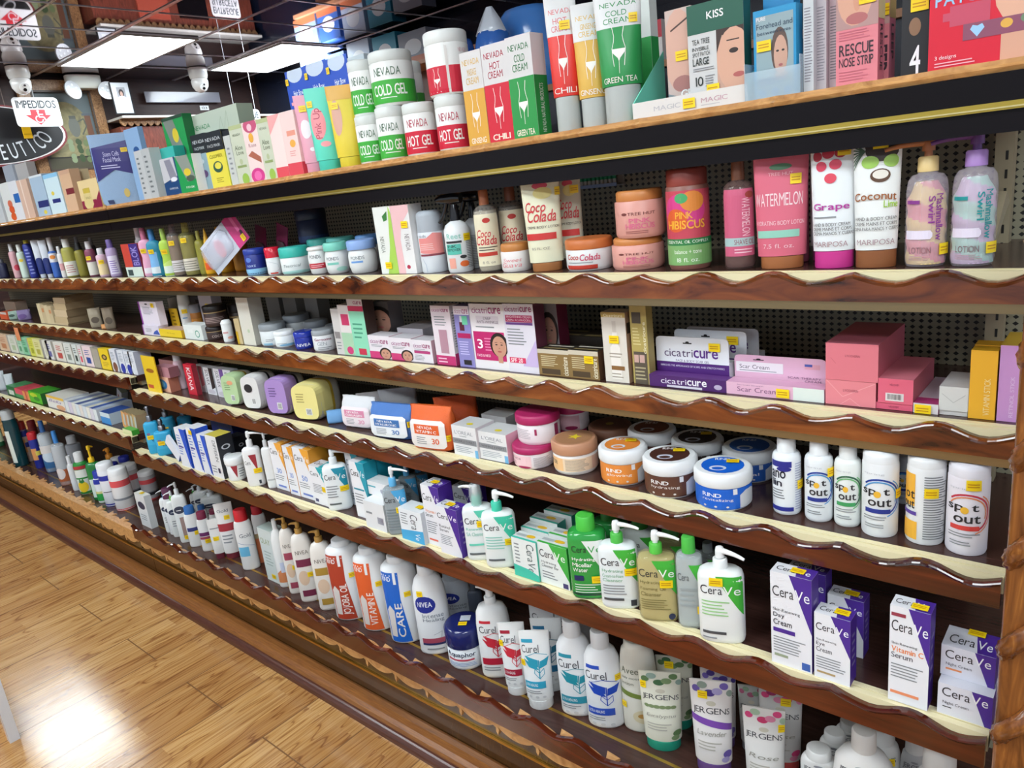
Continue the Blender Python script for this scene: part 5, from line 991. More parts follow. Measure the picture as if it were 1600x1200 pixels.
b1 = B('S3', 'salmon pink box with envelope flap lines, lower of the big pink pair', (1291, 592), (1370, 600), .16, '#e58690', d=.0, f=[('o', [(.02, .98), (.35, .35), (.98, .95)], .0012, '#f0a5ac'), ('o', [(.3, .02), (.5, .3), (.7, .02)], .001, '#f0a5ac'), T('LYCOXERIN', .36, .56, .66, .66, '#a04a5c')], **pk)
B('S3', 'larger pink box on top of the salmon box with flap lines', (1293, 535), (1376, 541), .17, '#df7a87', ct='#b55f70', d=-.001, z0=b1, f=[T('LYCOXERIN', .38, .64, .66, .7, '#a04a5c'), ('o', [(.1, .6), (.2, .45)], .001, '#cf6a78')], **pk)
# scar creams
B('S3', 'long pink scar cream box lying along the shelf edge', (1134, 594), (1287, 612), .035, '#e3b3cc', d=.0, ct='#d9a3c2', f=[T('Scar Cream', .12, .3, .55, .68, '#7a4a72'), T('Maximum Strength', .12, .76, .4, .88, '#8a5a82'), Rc(.7, 0, 1, 1, '#dfe6e0')], st=[('f', .6, .45)])
a_ = on_y(1147, 552, 1.33); b_ = on_y(1292, 566, 1.33)
def hangcard(sh, lab, TL, TR, d, c, f, hook=.45, st=None, cat='box', h0=0):
    y = SF[sh][0]+d; z = SF[sh][1]; a, b_ = on_y(*TL, y), on_y(*TR, y); w_ = b_.x-a.x; hh = (a.z+b_.z)/2-z
    r = root('scar_gel_box', ((a.x+b_.x)/2, y, z+.0006), lab, cat)
    g = G(); rr = .008; pts = [(-w_/2, 0), (w_/2, 0), (w_/2, hh-rr), (w_/2-rr*.3, hh-rr*.3), (w_/2-rr, hh), (-w_/2+rr, hh), (-w_/2+rr*.3, hh-rr*.3), (-w_/2, hh-rr)]
    n = len(pts); g.add([(x, 0, q) for x, q in pts]+[(x, .0015, q) for x, q in pts], [tuple(range(n)), tuple(range(2*n-1, n-1, -1))]+[(i, i+n, (i+1) % n+n, (i+1) % n) for i in range(n)], c)
    fn = s_front(w_, hh, 0); art(g, fn, f+[Rc(hook-.06, .86, hook+.06, .885, '#17161a'), ('e', hook, .895, .025, .02, '#17161a')]); 
    for q in (st or []): sticker(r, fn, *q)
    g.make('header_card', r)
    q = G(); q.box((-w_/2, .0016, 0), (w_/2, .03, hh*.5), c); q.make('carton_body', r)
    return r
hangcard('S3', 'pink scar cream box with a tall hanging header card', (1147, 549), (1291, 568), .045, '#e2b4cd', [Rc(.02, .5, .55, .8, '#ece6ec'), T('Scar Cream', .06, .6, .4, .72, '#5a4a5c'), Ln(.06, .52, .5, .58, 1), T('SCAR THERAPY', .6, .4, .95, .46, '#7a4a72'), T('CREAM', .78, .32, .95, .38, '#7a4a72'), Rc(.78, .7, .94, .84, '#e0a5b4'), Rc(.78, .77, .86, .84, '#4a5aa8')], hook=.28)
b1 = B('S3', 'purple scar gel box lying in front of the white header card', (1011, 582), (1131, 598), .03, '#4b1f66', cs='#3a1650', d=.0, ct='#5b2c78', f=[T('cicatri', .16, .35, .5, .78, '#e6dff0'), T('cure', .51, .35, .76, .78, '#f2eef6', bold=1), Rc(.24, .06, .7, .24, '#d9d4e0'), ('e', .9, .4, .05, .2, '#b9a9c8')])
def cic_card(lab, TL, TR, d, st):
    hangcard('S3', lab, TL, TR, d, '#e6e8ee', [Rc(0, 0, 1, .46, '#4f2273'), ('p', [(.2, .46), (.26, .53), (.74, .53), (.8, .46)], '#e6e8ee'), T('cicatri', .12, .58, .52, .74, '#5b4a6c'), T('cure', .53, .58, .86, .74, '#5a2a86', bold=1), T('FACE & BODY SCAR GEL', .28, .47, .74, .52, '#6d5a80'), T('IMPROVES THE APPEARANCE OF SCARS AND STRETCH MARKS', .06, .36, .94, .4, '#dfd4ea')], st=st)
cic_card('white and purple scar gel box with hanging header, front of three', (1024, 523), (1138, 533), .036, [(.82, .82)])
cic_card('white scar gel header card just behind the front one', (1053, 512), (1166, 521), .08, [(.82, .82)])
cic_card('white scar gel header card furthest back of the three', (1072, 510), (1185, 515), .12, [(.75, .85)])
# gold cartons
B('S3', 'tall gold carton with vertical lettering and dark print blocks', (986, 478), (1012, 479), .025, '#b3a05c', cs='#9c8b50', d=.004, f=[Rc(.12, .78, .66, .92, '#4a4136'), Rc(.1, .0, .9, .42, '#5a5044'), Rc(.12, .28, .4, .38, '#c9a59c'), Rc(.46, .28, .76, .38, '#c9a59c'), T('cicatricure', .72, .4, .9, .8, '#e9e2c4', rot=90, bold=1), Ln(.12, .5, .6, .74, 6, '#d6c98f'), Ln(.15, .05, .8, .24, 4, '#b9ad8c')])
B('S3', 'cream serum carton with a bottle picture and gold top', (938, 485), (976, 492), .035, '#ddd6cc', cs='#a9876c', d=.0, f=[Rc(0, .93, 1, 1, '#b79c56'), T('Cicatricure', .1, .935, .9, .975, '#efe6c8'), ('p', [(.3, .5), (.42, .56), (.42, .72), (.62, .72), (.62, .56), (.72, .5), (.72, .05), (.3, .05)], '#efe9e2'), Rc(.44, .72, .6, .88, '#cfc6bc'), Ln(.25, .35, .8, .44, 2, '#a59a8c'), Rc(.3, .18, .85, .24, '#8a6238'), Ln(.3, .06, .8, .15, 2, '#a59a8c')], s=[Rc(.1, .7, .9, .85, '#3f342c'), ('e', .5, .4, .4, .15, '#c08a70')], st=[('f', .5, .62)])
for i, (TL, TR) in enumerate((((880, 545), (926, 551)), ((829, 543), (877, 549)))):
    B('S3', ['small bronze cream carton with a yellow price tag', 'small bronze cream carton left of the one with the price tag'][i], TL, TR, .05, '#8c6f42', cs='#5c4330', ct='#2b241c', d=.0, f=[Rc(0, .84, 1, 1, '#cfc5b2'), Ln(.1, .35, .65, .78, 6, '#d9cba4'), Rc(.1, .06, .7, .26, '#4c3a28'), T('cicatricure', .8, .05, .95, .75, '#efe6cc', rot=90, bold=1)], t=[Rc(.1, .2, .9, .35, '#8a7a50'), Rc(.1, .6, .9, .75, '#cfc9b8')], st=[('f', .7, .7)] if i == 0 else None, grp='small bronze cream cartons')
B('S3', 'dark bronze cartons\' neighbour: low dark box behind the bronze pair', (850, 528), (940, 534), .07, '#2a231c', ct='#3a3228', d=.06, t=[Rc(.05, .1, .45, .3, '#9a8a5c'), Rc(.55, .1, .95, .3, '#9a8a5c'), Rc(.05, .6, .45, .8, '#9a8a5c')])
# cicatricure white cartons
mg = '#b5205f'
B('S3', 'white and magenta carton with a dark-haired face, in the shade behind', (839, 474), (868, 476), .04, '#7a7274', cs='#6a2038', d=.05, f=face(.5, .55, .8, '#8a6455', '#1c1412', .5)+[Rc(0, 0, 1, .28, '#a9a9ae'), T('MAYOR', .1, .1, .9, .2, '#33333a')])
B('S3', 'white and lilac brightening cream carton with a magenta band', (792, 475), (840, 476), .04, '#e0dbe6', cs='#5c2a3c', d=.0, f=cici(.06, .89, .94, .96)+[Rc(.06, .74, .94, .84, mg), Rc(.06, .7, .94, .735, '#6a3f8a'), T('BRIGHTENING CREAM', .1, .8, .9, .83, '#f3dde6'), T('CREMA ACLARADORA', .1, .755, .9, .785, '#f3dde6'), Ln(.08, .4, .7, .66, 6), ('p', [(.5, .1), (1, .5), (1, .1)], '#c9b5e0'), Rc(.06, .14, .6, .22, '#d93a66'), T('SPF 20', .1, .15, .5, .21, '#f6e6ea', bold=1)])
B('S3', 'white deep anti-wrinkle carton with a magenta 3 and a woman\'s face', (737, 475), (791, 476), .045, '#e9e4e8', d=.002, f=cici(.08, .86, .92, .95)+[Rc(.18, .7, .84, .82, '#dcd3dc'), T('DEEP', .4, .765, .62, .805, '#6a5a68'), T('ANTI-WRINKLE', .2, .71, .82, .75, '#6a5a68'), Ln(.15, .63, .8, .68, 1), Rc(.05, .14, .95, .58, '#c2256c'), T('3', .14, .32, .3, .46, '#fbeef4', bold=1), Ln(.36, .28, .6, .5, 5, '#e58ab0'), T('FACE & NECK', .1, .19, .5, .23, '#fbeef4')]+face(.78, .36, .42, '#c9957e', '#241a1a', .62), st=None)
B('S3', 'slim lilac and green serum carton with a dropper bottle picture', (709, 478), (733, 479), .035, '#8c86c4', cs='#b9b3c9', d=.0, f=[Rc(0, .86, 1, 1, '#e6e0ea')]+cici(.06, .88, .94, .95)+[Rc(.3, .6, .6, .74, '#5c1f33'), Rc(.36, .74, .54, .84, '#d9dde2'), Rc(.5, .7, .85, .84, '#6fcfa8'), Rc(.1, .48, .95, .56, mg), Ln(.15, .2, .8, .44, 6, '#c9c5ee'), Rc(.3, .04, .8, .12, '#222028')])
B('S3', 'white serum carton with a faded bottle picture and magenta foot', (671, 477), (701, 479), .035, '#e3d7df', cs='#d9d3d9', d=.0, f=cici(.06, .9, .94, .95)+[Ln(.15, .66, .85, .84, 4), Rc(.3, .2, .72, .6, '#b58a9a'), Rc(0, 0, 1, .16, '#c23070'), Ln(.1, .03, .6, .14, 2, '#f0c9da')], s=[Ln(.15, .3, .85, .9, 14), Rc(0, 0, 1, .2, '#c23070')])
for i, (TL, TR, lab) in enumerate((((637, 530), (668, 533), 'low white anti-wrinkle carton with a pink stripe, right one of the front trio'), ((602, 526), (636, 530), 'low white anti-wrinkle carton with a tiny face, middle of the front trio'), ((568, 523), (601, 526), 'low white anti-wrinkle carton with a tiny face, left of the front trio'))):
    B('S3', lab, TL, TR, .05, '#e6dfe6', cs='#caa0ad', ct='#d3ced4', d=.0, f=cici(.08, .66, .92, .82)+[Ln(.12, .5, .8, .62, 2)]+([Rc(.1, .4, .9, .52, '#b9407c'), Ln(.1, .1, .6, .35, 4)] if i == 0 else [Rc(0, 0, .7, .3, '#cf3a78')]+face(.75, .2, .45, '#c9957e', '#241a1a', .8)), grp='low white anti-wrinkle cartons')
for i, (TL, TR) in enumerate((((620, 512), (660, 515)), ((640, 506), (690, 509)))):
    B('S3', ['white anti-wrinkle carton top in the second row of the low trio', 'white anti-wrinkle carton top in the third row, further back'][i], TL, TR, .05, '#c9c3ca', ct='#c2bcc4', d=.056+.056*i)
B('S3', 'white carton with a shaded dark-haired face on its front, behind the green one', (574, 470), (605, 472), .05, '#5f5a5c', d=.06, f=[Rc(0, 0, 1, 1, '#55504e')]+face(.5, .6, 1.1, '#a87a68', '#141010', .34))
B('S3', 'mint green and white carton with a magenta heading', (549, 466), (573, 467), .04, '#8fd8b8', cs='#3c2b26', d=.0, f=[Rc(0, .86, 1, 1, '#e6dfe4'), T('cure', .4, .9, .95, .95, '#9a2a6a', bold=1), Rc(0, .78, 1, .87, '#b92a50'), Ln(.15, .3, .8, .6, 4, '#4f9f80'), Rc(.3, .03, .8, .14, '#c9304f')])
B('S3', 'white carton with a magenta label and pale green foot beside the mint one', (530, 476), (547, 478), .04, '#dfd9d8', d=.0, cs='#8a1f40', f=[Rc(.2, .6, .9, .82, '#c43a66'), Rc(0, 0, 1, .45, '#a9cfae'), ('e', .6, .1, .3, .08, '#cf3a78')])
B('S3', 'slim grey white carton left of the magenta labelled one', (517, 482), (529, 484), .04, '#cfcbca', d=.0, f=[Rc(.1, .35, .8, .5, '#8a8486'), Ln(.2, .1, .8, .3, 3)])
R('jar', 'S3', 'white gen cream jar with a grey lid and wine lettering', 489, 527, 535, (506, 514), c='#e3e3e6', lc='#9a9fa5', lf=.24, els=[T('Germaine', .2, .68, .8, .84, '#8a3a5c', bold=1), T('GEN', .3, .38, .62, .6, '#9aa0a6'), Ln(.3, .1, .8, .3, 2)])
R('jar', 'S3', 'cobalt blue cream jar with a white name', 460, 492, 535, (472, 517), c='#1d2f9c g', lc='#2438a8 g', lf=.32, els=[T('NIVEA', .25, .25, .8, .5, '#e6ebf6', bold=1)])
R('jar', 'S3', 'white cream jar with a white lid and blue wave, left of the cobalt jar', 430, 464, 535, (446, 516), c='#e9edf0', lc='#e6e9ec', lf=.28, els=[('e', .7, .2, .4, .1, '#7fb6d8'), Ln(.2, .3, .6, .4, 1)])
R('jar', 'S3', 'wide white jar with a grey lid, beside the tall plain carton', 401, 444, 530, (418, 504), c='#dde1e4', lc='#8f959b', lf=.3, els=[Ln(.3, .3, .6, .5, 2), Rc(.2, .05, .5, .2, '#8fc0dc')])
for i, (x0, x1, tx, ty) in enumerate(((440, 482, 458, 492), (476, 516, 497, 500), (509, 540, 520, 506))):
    R('jar', 'S3', ['grey-lidded jar in the back row behind the white wave jar', 'grey-lidded jar in the back row behind the cobalt jar', 'blue-banded jar in the back row left of the slim cartons'][i], x0, x1, 520, (tx, ty), d=.075, c=['#c9ced2', '#d3d7da', '#2a3c9a'][i], lc='#7d838a', lf=.3)
B('S3', 'tall plain white carton left of the grey-lidded jars', (373, 465), (392, 466), .05, '#d9d6cc', cs='#a9a69e', d=.0, f=[('e', .6, .3, .1, .04, '#b9c9a8')])
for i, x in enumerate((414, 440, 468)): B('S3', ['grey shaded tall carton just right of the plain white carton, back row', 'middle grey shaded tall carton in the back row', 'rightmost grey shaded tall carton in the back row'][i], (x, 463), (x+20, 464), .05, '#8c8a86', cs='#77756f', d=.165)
B('S3', 'slim gold and cream booklet-thin carton left of the tall plain one', (364, 498), (372, 499), .04, '#c9b48a', d=.0, f=[Rc(0, 0, .4, .5, '#c9a21f')])
R('jar', 'S3', 'small white rounded jar with a red mark, left of the gold carton', 349, 367, 528, (356, 500), c='#e6e8ea', lc='#e9ebec', lf=.2, lr=.01, els=[Rc(.2, .5, .6, .6, '#d3a0a0'), ('e', .7, .25, .2, .08, '#e0a08c')])
jb = R('jar', 'S3', 'dark brown hair jar, lower of the stacked pair', 322, 352, 535, (336, 509), c='#3a2826', lc='#241a1a', lf=.32, els=[T('cocoa', .4, .3, .95, .55, '#b9a59c'), Rc(-.1, .88, 1.1, .95, '#a58a5c')])
R('jar', 'S3', 'dark brown hair jar with gold rim stacked on the lower one', 314, 352, 495, (332, 476), z0=jb, c='#3a2826', lc='#1e1716', lf=.28, els=[Rc(-.1, .9, 1.1, .96, '#a58a5c'), Rc(.1, .2, .9, .7, '#4c3836'), Ln(.15, .25, .85, .65, 4, '#a89490')])
R('jar', 'S3', 'dark brown hair jar in the back row right of the stacked pair', 354, 384, 500, (368, 478), d=.07, c='#33241f', lc='#1e1716', lf=.28, els=[Rc(-.1, .8, 1.1, .86, '#a58a5c')], h=.12)
B('S3', 'wide white tub with a green round leaf badge beside the dark jars', (289, 507), (318, 510), .05, '#dfe4e2', ct='#e3e6e4', d=.0, f=[('e', .72, .4, .12, .25, '#2f8f7a'), ('e', .72, .4, .09, .19, '#dfe4e2'), Rc(.2, .45, .5, .7, '#e9eceb'), ('o', [(0, .82), (1, .82)], .001, '#b9bfbd')], lid=(.018, '#e6eae8'), name='white_tub', cat='tub')
R('can', 'S3', 'white rounded deodorant-shaped bottle with a yellow sun, beside the yellow display box', 270, 291, 490, (272, 459), c='#dfe3e3', cc='#d3d6d4', d=.03, cf=.3, dome=.9, els=[Ln(.3, .5, .7, .6, 1, '#6fa0cc'), Rc(.2, .12, .8, .22, '#8fb8d8')], st=[(.5, .78)], name='white_bottle', cat='bottle')
R('jar', 'S3', 'amber jar behind the white bottle', 296, 316, 495, (306, 475), d=.08, c='#b5701f', lc='#8d8d94', lf=.3, els=[Rc(.1, .2, .9, .7, '#d9902f')])
B('S3', 'pale lilac carton in the back row above the amber jar', (308, 460), (328, 460), .04, '#b9b3bc', d=.11, st=[('f', .6, .7)])
# yellow display, black cartons, purple boxes
g_ = B('S3', 'bright yellow display box with a pink inner flap and small print', (240, 513), (274, 516), .06, '#eac92a', cs='#d9a928', ct='#c9a58c', d=.0, f=[T('O Keep', .35, .4, .7, .6, '#a8861c')], name='display_box')
B('S3', 'yellow back wall of the display box with dark letters', (263, 482), (274, 483), .006, '#e0b62a', d=.062, f=[Ln(.3, .3, .8, .9, 4, '#8a6a1c')])
B('S3', 'black carton with orange print, right of the gold one', (238, 484), (262, 480), .04, '#14110f', d=.115, f=[Ln(.15, .1, .85, .4, 3, '#a5661f')])
B('S3', 'black carton with a gold striped label', (226, 487), (240, 485), .03, '#1a1512', cs='#14110f', d=.075, f=[Rc(.1, .5, .9, .7, '#b5803c'), Ln(.2, .1, .8, .4, 3, '#a5762f')])
b1 = B('S3', 'white box with a purple side lying at the shelf edge, blue drop picture', (190, 504), (214, 508), .04, '#dcd4e2', d=.0, f=[('p', [(.6, .1), (1, .1), (.9, .6), (.7, .4)], '#2c4fa8'), Ln(.2, .3, .6, .7, 3), Rc(0, 0, .06, 1, '#8a3a8f')])
B('S3', 'white box with a purple left edge and hanging hole above the lying one', (192, 471), (218, 471), .03, '#e3dbe8', d=.005, z0=b1, f=[Rc(0, 0, .08, 1, '#8a3f9a'), ('e', .45, .9, .08, .03, '#333'), Ln(.2, .45, .75, .8, 6), Rc(.25, .5, .55, .75, '#c9c0cf')], st=[('f', .8, .86)])
R('jar', 'S3', 'pale oval pack lying at the back above the purple box', 222, 240, 478, (232, 467), d=.12, c='#bdb9ae', lc='#c9c5ba', lf=.5, h=.13)
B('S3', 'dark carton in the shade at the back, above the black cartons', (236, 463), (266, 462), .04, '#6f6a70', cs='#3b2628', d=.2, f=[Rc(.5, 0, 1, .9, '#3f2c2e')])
# ------------------------------------------------ third shelf, left unit
def b3(x0, y0, x1, y1, c, lab, d=0, z0=None, f=None, dep=.06, cs=None, ct=None, h=None): return B('L3', lab, (x0, y0), (x1, y1), dep, c, f=f, cs=cs, ct=ct, d=d, z0=z0, h=h)
prev = None
for i in range(5):
    yy = [505, 495, 484, 474, 465][i]
    prev = b3(84-i*1, yy, 104-i*1.5, yy+1, ['#cdb794', '#c6ae88', '#d1bb99', '#c3ab86', '#cbb594'][i], ordn(i).capitalize()+' from the bottom of the stacked beige soap boxes', d=.002*i, z0=prev, dep=.13, cs=['#8a7556', '#9a8464', '#8d785a', '#a08a6a', '#8a7556'][i])
for i in range(4): b3(56+i*6, 474+i*1.5, 61.5+i*6, 475+i*1.5, ['#d9c9a4', '#cbb893', '#d6c4a0', '#d0bd99'][i], 'upright beige soap box left of the stack, '+ordn(i)+' in the leaning row', f=[Rc(.2, .6, .8, .8, '#c98a5a')] if i % 2 else None)
for i, (x0, x1, ty, c) in enumerate(((140, 160, 482, '#a39680'), (162, 180, 481, '#8a7a66'))):
    R('soft', 'L3', ['puffy clear-wrapped soap pack with pebbly contents, left of two', 'puffy wrapped soap pack with a dark slot, right of two'][i], x0, x1, 500, (x0+12, ty), ratio=.5, c=c+' f', els=[('e', .5, .5, .3, .2, '#5c5044')])
R('soft', 'L3', 'low orange and cream wrapped pack in front of the puffy pair', 160, 184, 516, (172, 508), ratio=.4, d=-.002, c='#dd9a5c f', h=.022)
R('soft', 'L3', 'purple and mint bagged pack near the left edge', 28, 50, 495, (34, 484), ratio=.5, c='#8a78a4 f', els=[('e', .4, .5, .3, .3, '#6a4f8a')])
R('soft', 'L3', 'mint green bagged pack left of the purple one', 14, 29, 495, (20, 486), ratio=.5, c='#a3bcae f', els=[('e', .4, .6, .3, .2, '#41564c')])
b3(-2, 487, 9, 489, '#df5f3a', 'orange label box at the left picture edge', f=[Rc(0, .7, 1, 1, '#d9d0cc')])
b3(5, 472, 22, 471, '#b9a28f', 'tan carton high behind the bagged packs', d=.08)
r = root('price_tag', (0, 0, 0), 'orange price tag hanging on the shelf edge at the far left', 'tag'); p = on_y(27, 516, 1.232)
r.location = (p.x, 1.2265, p.z-.055); g = G(); g.box((-.034, 0, 0), (.03, .0015, .07), '#ee9a6a'); g.make('tag_paper', r)
# ================================================================ FOURTH SHELF, right unit
def spot(c1, c2, foot, regular='#d9433f'):
    arc = lambda r, a0, a1, wd, c, du=0: ('o', [(.5+du+r*math.cos(math.radians(a)), .56+r*.55*math.sin(math.radians(a))) for a in range(a0, a1, 14)], wd, c)
    return [arc(.44, -60, 150, .0032, c1), arc(.38, -20, 160, .0024, c2), arc(.5, -70, 60, .002, c2), T('sp t', .12, .56, .72, .68, '#26262c', bold=1), ('e', .46, .6, .075, .045, '#f0b93a'), T('out', .26, .44, .76, .54, '#26262c', bold=1), Rc(.2, .34, .74, .4, foot), Ln(.16, .24, .8, .31, 2), Ln(.2, .13, .7, .2, 2), T('spring', .16, .86, .6, .89, '#c3c6cc')]
R('can', 'S4', 'big white and red spot out powder bottle, last in the row by the post', 1478, 1545, 800, (1513, 716), by=(1505, 869), c='#e9e4ec', cc='#e9e6ee', cf=.14, els=spot('#c93a4c', '#e58a5c', '#d9433f'), st=[(.6, .93)], name='powder_bottle', cat='bottle')
R('can', 'S4', 'white powder bottle turned to show its yellow strip and fine print', 1415, 1477, 790, (1448, 708), by=(1442, 853), c='#e6e7e8', cc='#e8e9ea', cf=.12, els=[Rc(.0, .5, .3, .92, '#f0b23a'), Rc(.0, .06, .36, .3, '#f0b23a'), T('ot', .05, .6, .3, .7, '#26262c', bold=1), T('out', .0, .47, .3, .57, '#26262c', bold=1), Rc(.0, .38, .34, .43, '#5a3f9a'), Ln(.48, .08, .98, .92, 26, '#6f7277')], st=[(.62, .7)], name='powder_bottle', cat='bottle')
R('can', 'S4', 'spot out bottle in the back row, seen between the two big bottles', 1398, 1424, 780, (1412, 712), d=.15, c='#c9ccd2', cc='#c9ccd2', cf=.14, els=spot('#1e3f9a', '#4a9ad6', '#26378f'), name='powder_bottle', cat='bottle')
R('can', 'S4', 'white spot out powder bottle with blue swirl and wide cap', 1346, 1404, 780, (1377, 698), by=(1372, 841), c='#e9ebed', cc='#e9ebed', cf=.13, els=spot('#1e3f9a', '#4a9ad6', '#26378f'), st=[(.98, .6)], name='powder_bottle', cat='bottle')
nb = dict(sh=.82, cr=.66, shoulder=.1, name='lotion_bottle')
R('bottle', 'S4', 'white spot out bottle with green swirl and white cap', 1303, 1346, 770, (1327, 690), by=(1326, 826), c='#e6e9e6', cc='#e2e4e4', els=spot('#2f6a4a', '#6fbf7a', '#3f9a5c'), **nb)
R('bottle', 'S4', 'white spot out bottle with blue swirl and a yellow tag at its side', 1257, 1302, 765, (1281, 686), by=(1280, 818), c='#e6e9ec', cc='#e2e4e6', els=spot('#1e3f9a', '#4a9ad6', '#26378f'), st=[(.9, .8)], **nb)
R('bottle', 'S4', 'white lotion bottle with dark blue bands, leftmost of the white bottle row', 1207, 1252, 760, (1231, 683), by=(1234, 808), c='#e9ecf0', cc='#e6e8ea', els=[Rc(.05, .82, .66, .92, '#2a2f8c'), ('e', .45, .79, .2, .04, '#2a2f8c'), T('ano', .06, .64, .5, .76, '#1e1f33', bold=1), T('lin', .1, .5, .4, .62, '#1e1f33', bold=1), Ln(.08, .28, .5, .46, 4, '#6f7277'), Rc(.05, .08, .7, .15, '#2a2f8c'), Ln(.75, .1, 1, .9, 20, '#a9adc9')], st=[(.96, .52)], **nb)
# RIND tubs
def rind(c, w2, lab, x0, x1, ym, top, by=None, d=0, lc='#e9eaec', inner=None, st=True, **k):
    return R('jar', 'S4', lab, x0, x1, ym, top, by=by, d=d, c=k.get('bc', '#e6e8ea'), lc=lc, lf=.36, lw=1.03, lr=.005, name='body_cream_tub', cat='tub', yaw=k.get('yaw'),
      els=[Rc(-.25, .07, 1.25, .97, c), T('RIND', .22, .62, .5, .78, '#f3f3f3', bold=1), T(w2, .22, .42, .66, .56, '#efe9e4'), ('p', [(.76, .1), (1.08, .1), (1.08, .7), (1.0, .82), (.86, .82), (.76, .66)], '#d9dadf'), Rc(.66, .72, .72, .96, '#e6e6ea')]+[('e', .26+.16*i, .22, .02, .04, '#d9cfc9') for i in range(3)],
      top=[('e', .5, .5, .4, .4, inner or c), T('RIND', .34, .74, .62, .84, '#f0f0f0', bold=1), ('e', .42, .34, .16, .12, '#cfd6e6'), ('e', .42, .32, .11, .07, inner or c)], tst=[(.68, .66)] if st else None)
rind('#1462cf', 'revitalizing', 'blue and white body cream tub, front right of the tub cluster', 1085, 1175, 750, (1130, 727), (1130, 803))
rind('#5f3a2c', 'hydrating', 'brown and white body cream tub in the front row', 1006, 1090, 740, (1049, 710), (1047, 783), inner='#4a2a22')
rind('#e58a3a', 'glowing', 'orange and white body cream tub in the front row', 937, 1012, 720, (974, 694), (974, 763))
R('jar', 'S4', 'tub with a peach brown lid and yellow starburst sticker, front row', 864, 935, 715, (900, 684), by=(900, 747), c='#e6e2de', lc='#c08c6c', lf=.36, lw=1.02, name='body_cream_tub', cat='tub', yaw=14, els=[Rc(-.1, .2, .42, .85, '#f0c08a'), T('TTER', .05, .5, .3, .7, '#6b5a48', bold=1), Rc(.42, .2, .95, .85, '#ecd2b4'), Ln(.46, .24, .9, .8, 10, '#8f857c'), Rc(.95, .2, 1.2, .85, '#e0b9a4')], top=[('e', .5, .5, .44, .44, '#ab7c58'), ('p', [(.38, .4), (.5, .46), (.6, .38), (.58, .5), (.68, .58), (.55, .6), (.5, .7), (.45, .58), (.34, .58), (.44, .5)], '#e8d02a')])
rind('#2a5fb5', 'revital', 'blue and white body cream tub in the back row, right end', 1130, 1214, 735, (1172, 696), d=.115, st=False)
rind('#3a2a26', 'hydrate', 'white rimmed tub with a dark brown lid disc in the back row', 1050, 1130, 710, (1090, 683), d=.115)
rind('#6a3f30', 'hydrate', 'white rimmed tub with a brown lid disc, left of the darker back one', 983, 1057, 690, (1020, 668), d=.115, st=False, inner='#7a4636')
R('jar', 'S4', 'tub with a brown wooden-looking lid in the back row', 917, 985, 680, (951, 662), d=.115, c='#a58a78', lc='#7d5440', lf=.45, name='body_cream_tub', cat='tub', top=[('e', .5, .5, .42, .42, '#6f4836'), ('e', .5, .5, .1, .1, '#b5a04a')])
mgj = dict(c='#e9dfe3', lf=.3, lw=1.02, lc='#b02460', name='body_cream_tub', cat='tub')
ml = [Rc(-.05, .1, .6, .9, '#efc9cf'), T('NEVADA', .08, .62, .4, .76, '#8a4a5c'), Ln(.08, .25, .3, .5, 3, '#b5808c'), ('e', .44, .14, .14, .1, '#b02460'), Ln(.64, .2, 1.05, .8, 9, '#9a9398')]
a1 = R('jar', 'S4', 'white and magenta tub, lower one of the front stacked pair', 802, 868, 712, (834, 690), by=(836, 738), els=ml, yaw=15, **mgj)
R('jar', 'S4', 'white and magenta tub stacked on the front pair, near the box of wipes', 799, 868, 660, (832, 640), d=0, z0=a1, els=[Ln(.2, .3, .6, .8, 6, '#b9b0b5'), Rc(.62, .5, .66, .8, '#a8325e'), Rc(1.0, .3, 1.1, .9, '#8a2a52')], yaw=10, **mgj)
a2 = R('jar', 'S4', 'magenta-lidded tub at the back under the pale pink one', 868, 918, 688, (893, 668), d=.1, els=ml, **mgj)
R('jar', 'S4', 'pale pink tub stacked at the back, right of the front stack', 868, 921, 645, (893, 627), d=.1, z0=a2, els=[Rc(-.05, .1, .7, .9, '#dfb3bd'), ('e', .5, .2, .15, .12, '#a02a58')], h=.062, **mgj)
# wrinkle cream cartons
def lor(lab, TL, TR, d, side, grp=None, by=None):
    B('S4', lab, TL, TR, .07, '#e4e3e4', cs=side, ct='#cfcfd0', d=d, f=[T("L'OREAL", .12, .72, .86, .84, '#8d9096'), Ln(.3, .64, .66, .69, 1), Rc(0, .4, .98, .58, '#8c8d92'), T('WRINKLE EXPERT', .08, .45, .9, .53, '#4a4b50'), Ln(.1, .1, .8, .34, 4, '#a5aab2'), Rc(.88, 0, 1, .26, '#6fb0dc')], t=[('e', .55, .3, .12, .1, '#e6cf2a')], grp=grp, by=by)
lor('white wrinkle cream carton next to the orange wipes', (708, 664), (746, 671), .0, '#d9cfd3', by=(713, 710))
lor('white wrinkle cream carton with a pink side, beside the stacked magenta tubs', (749, 674), (793, 681), .0, '#d9a4b6', by=(752, 716))
B('S4', 'white carton top in the second row behind the wrinkle creams', (752, 648), (790, 652), .06, '#cfcdce', d=.085)
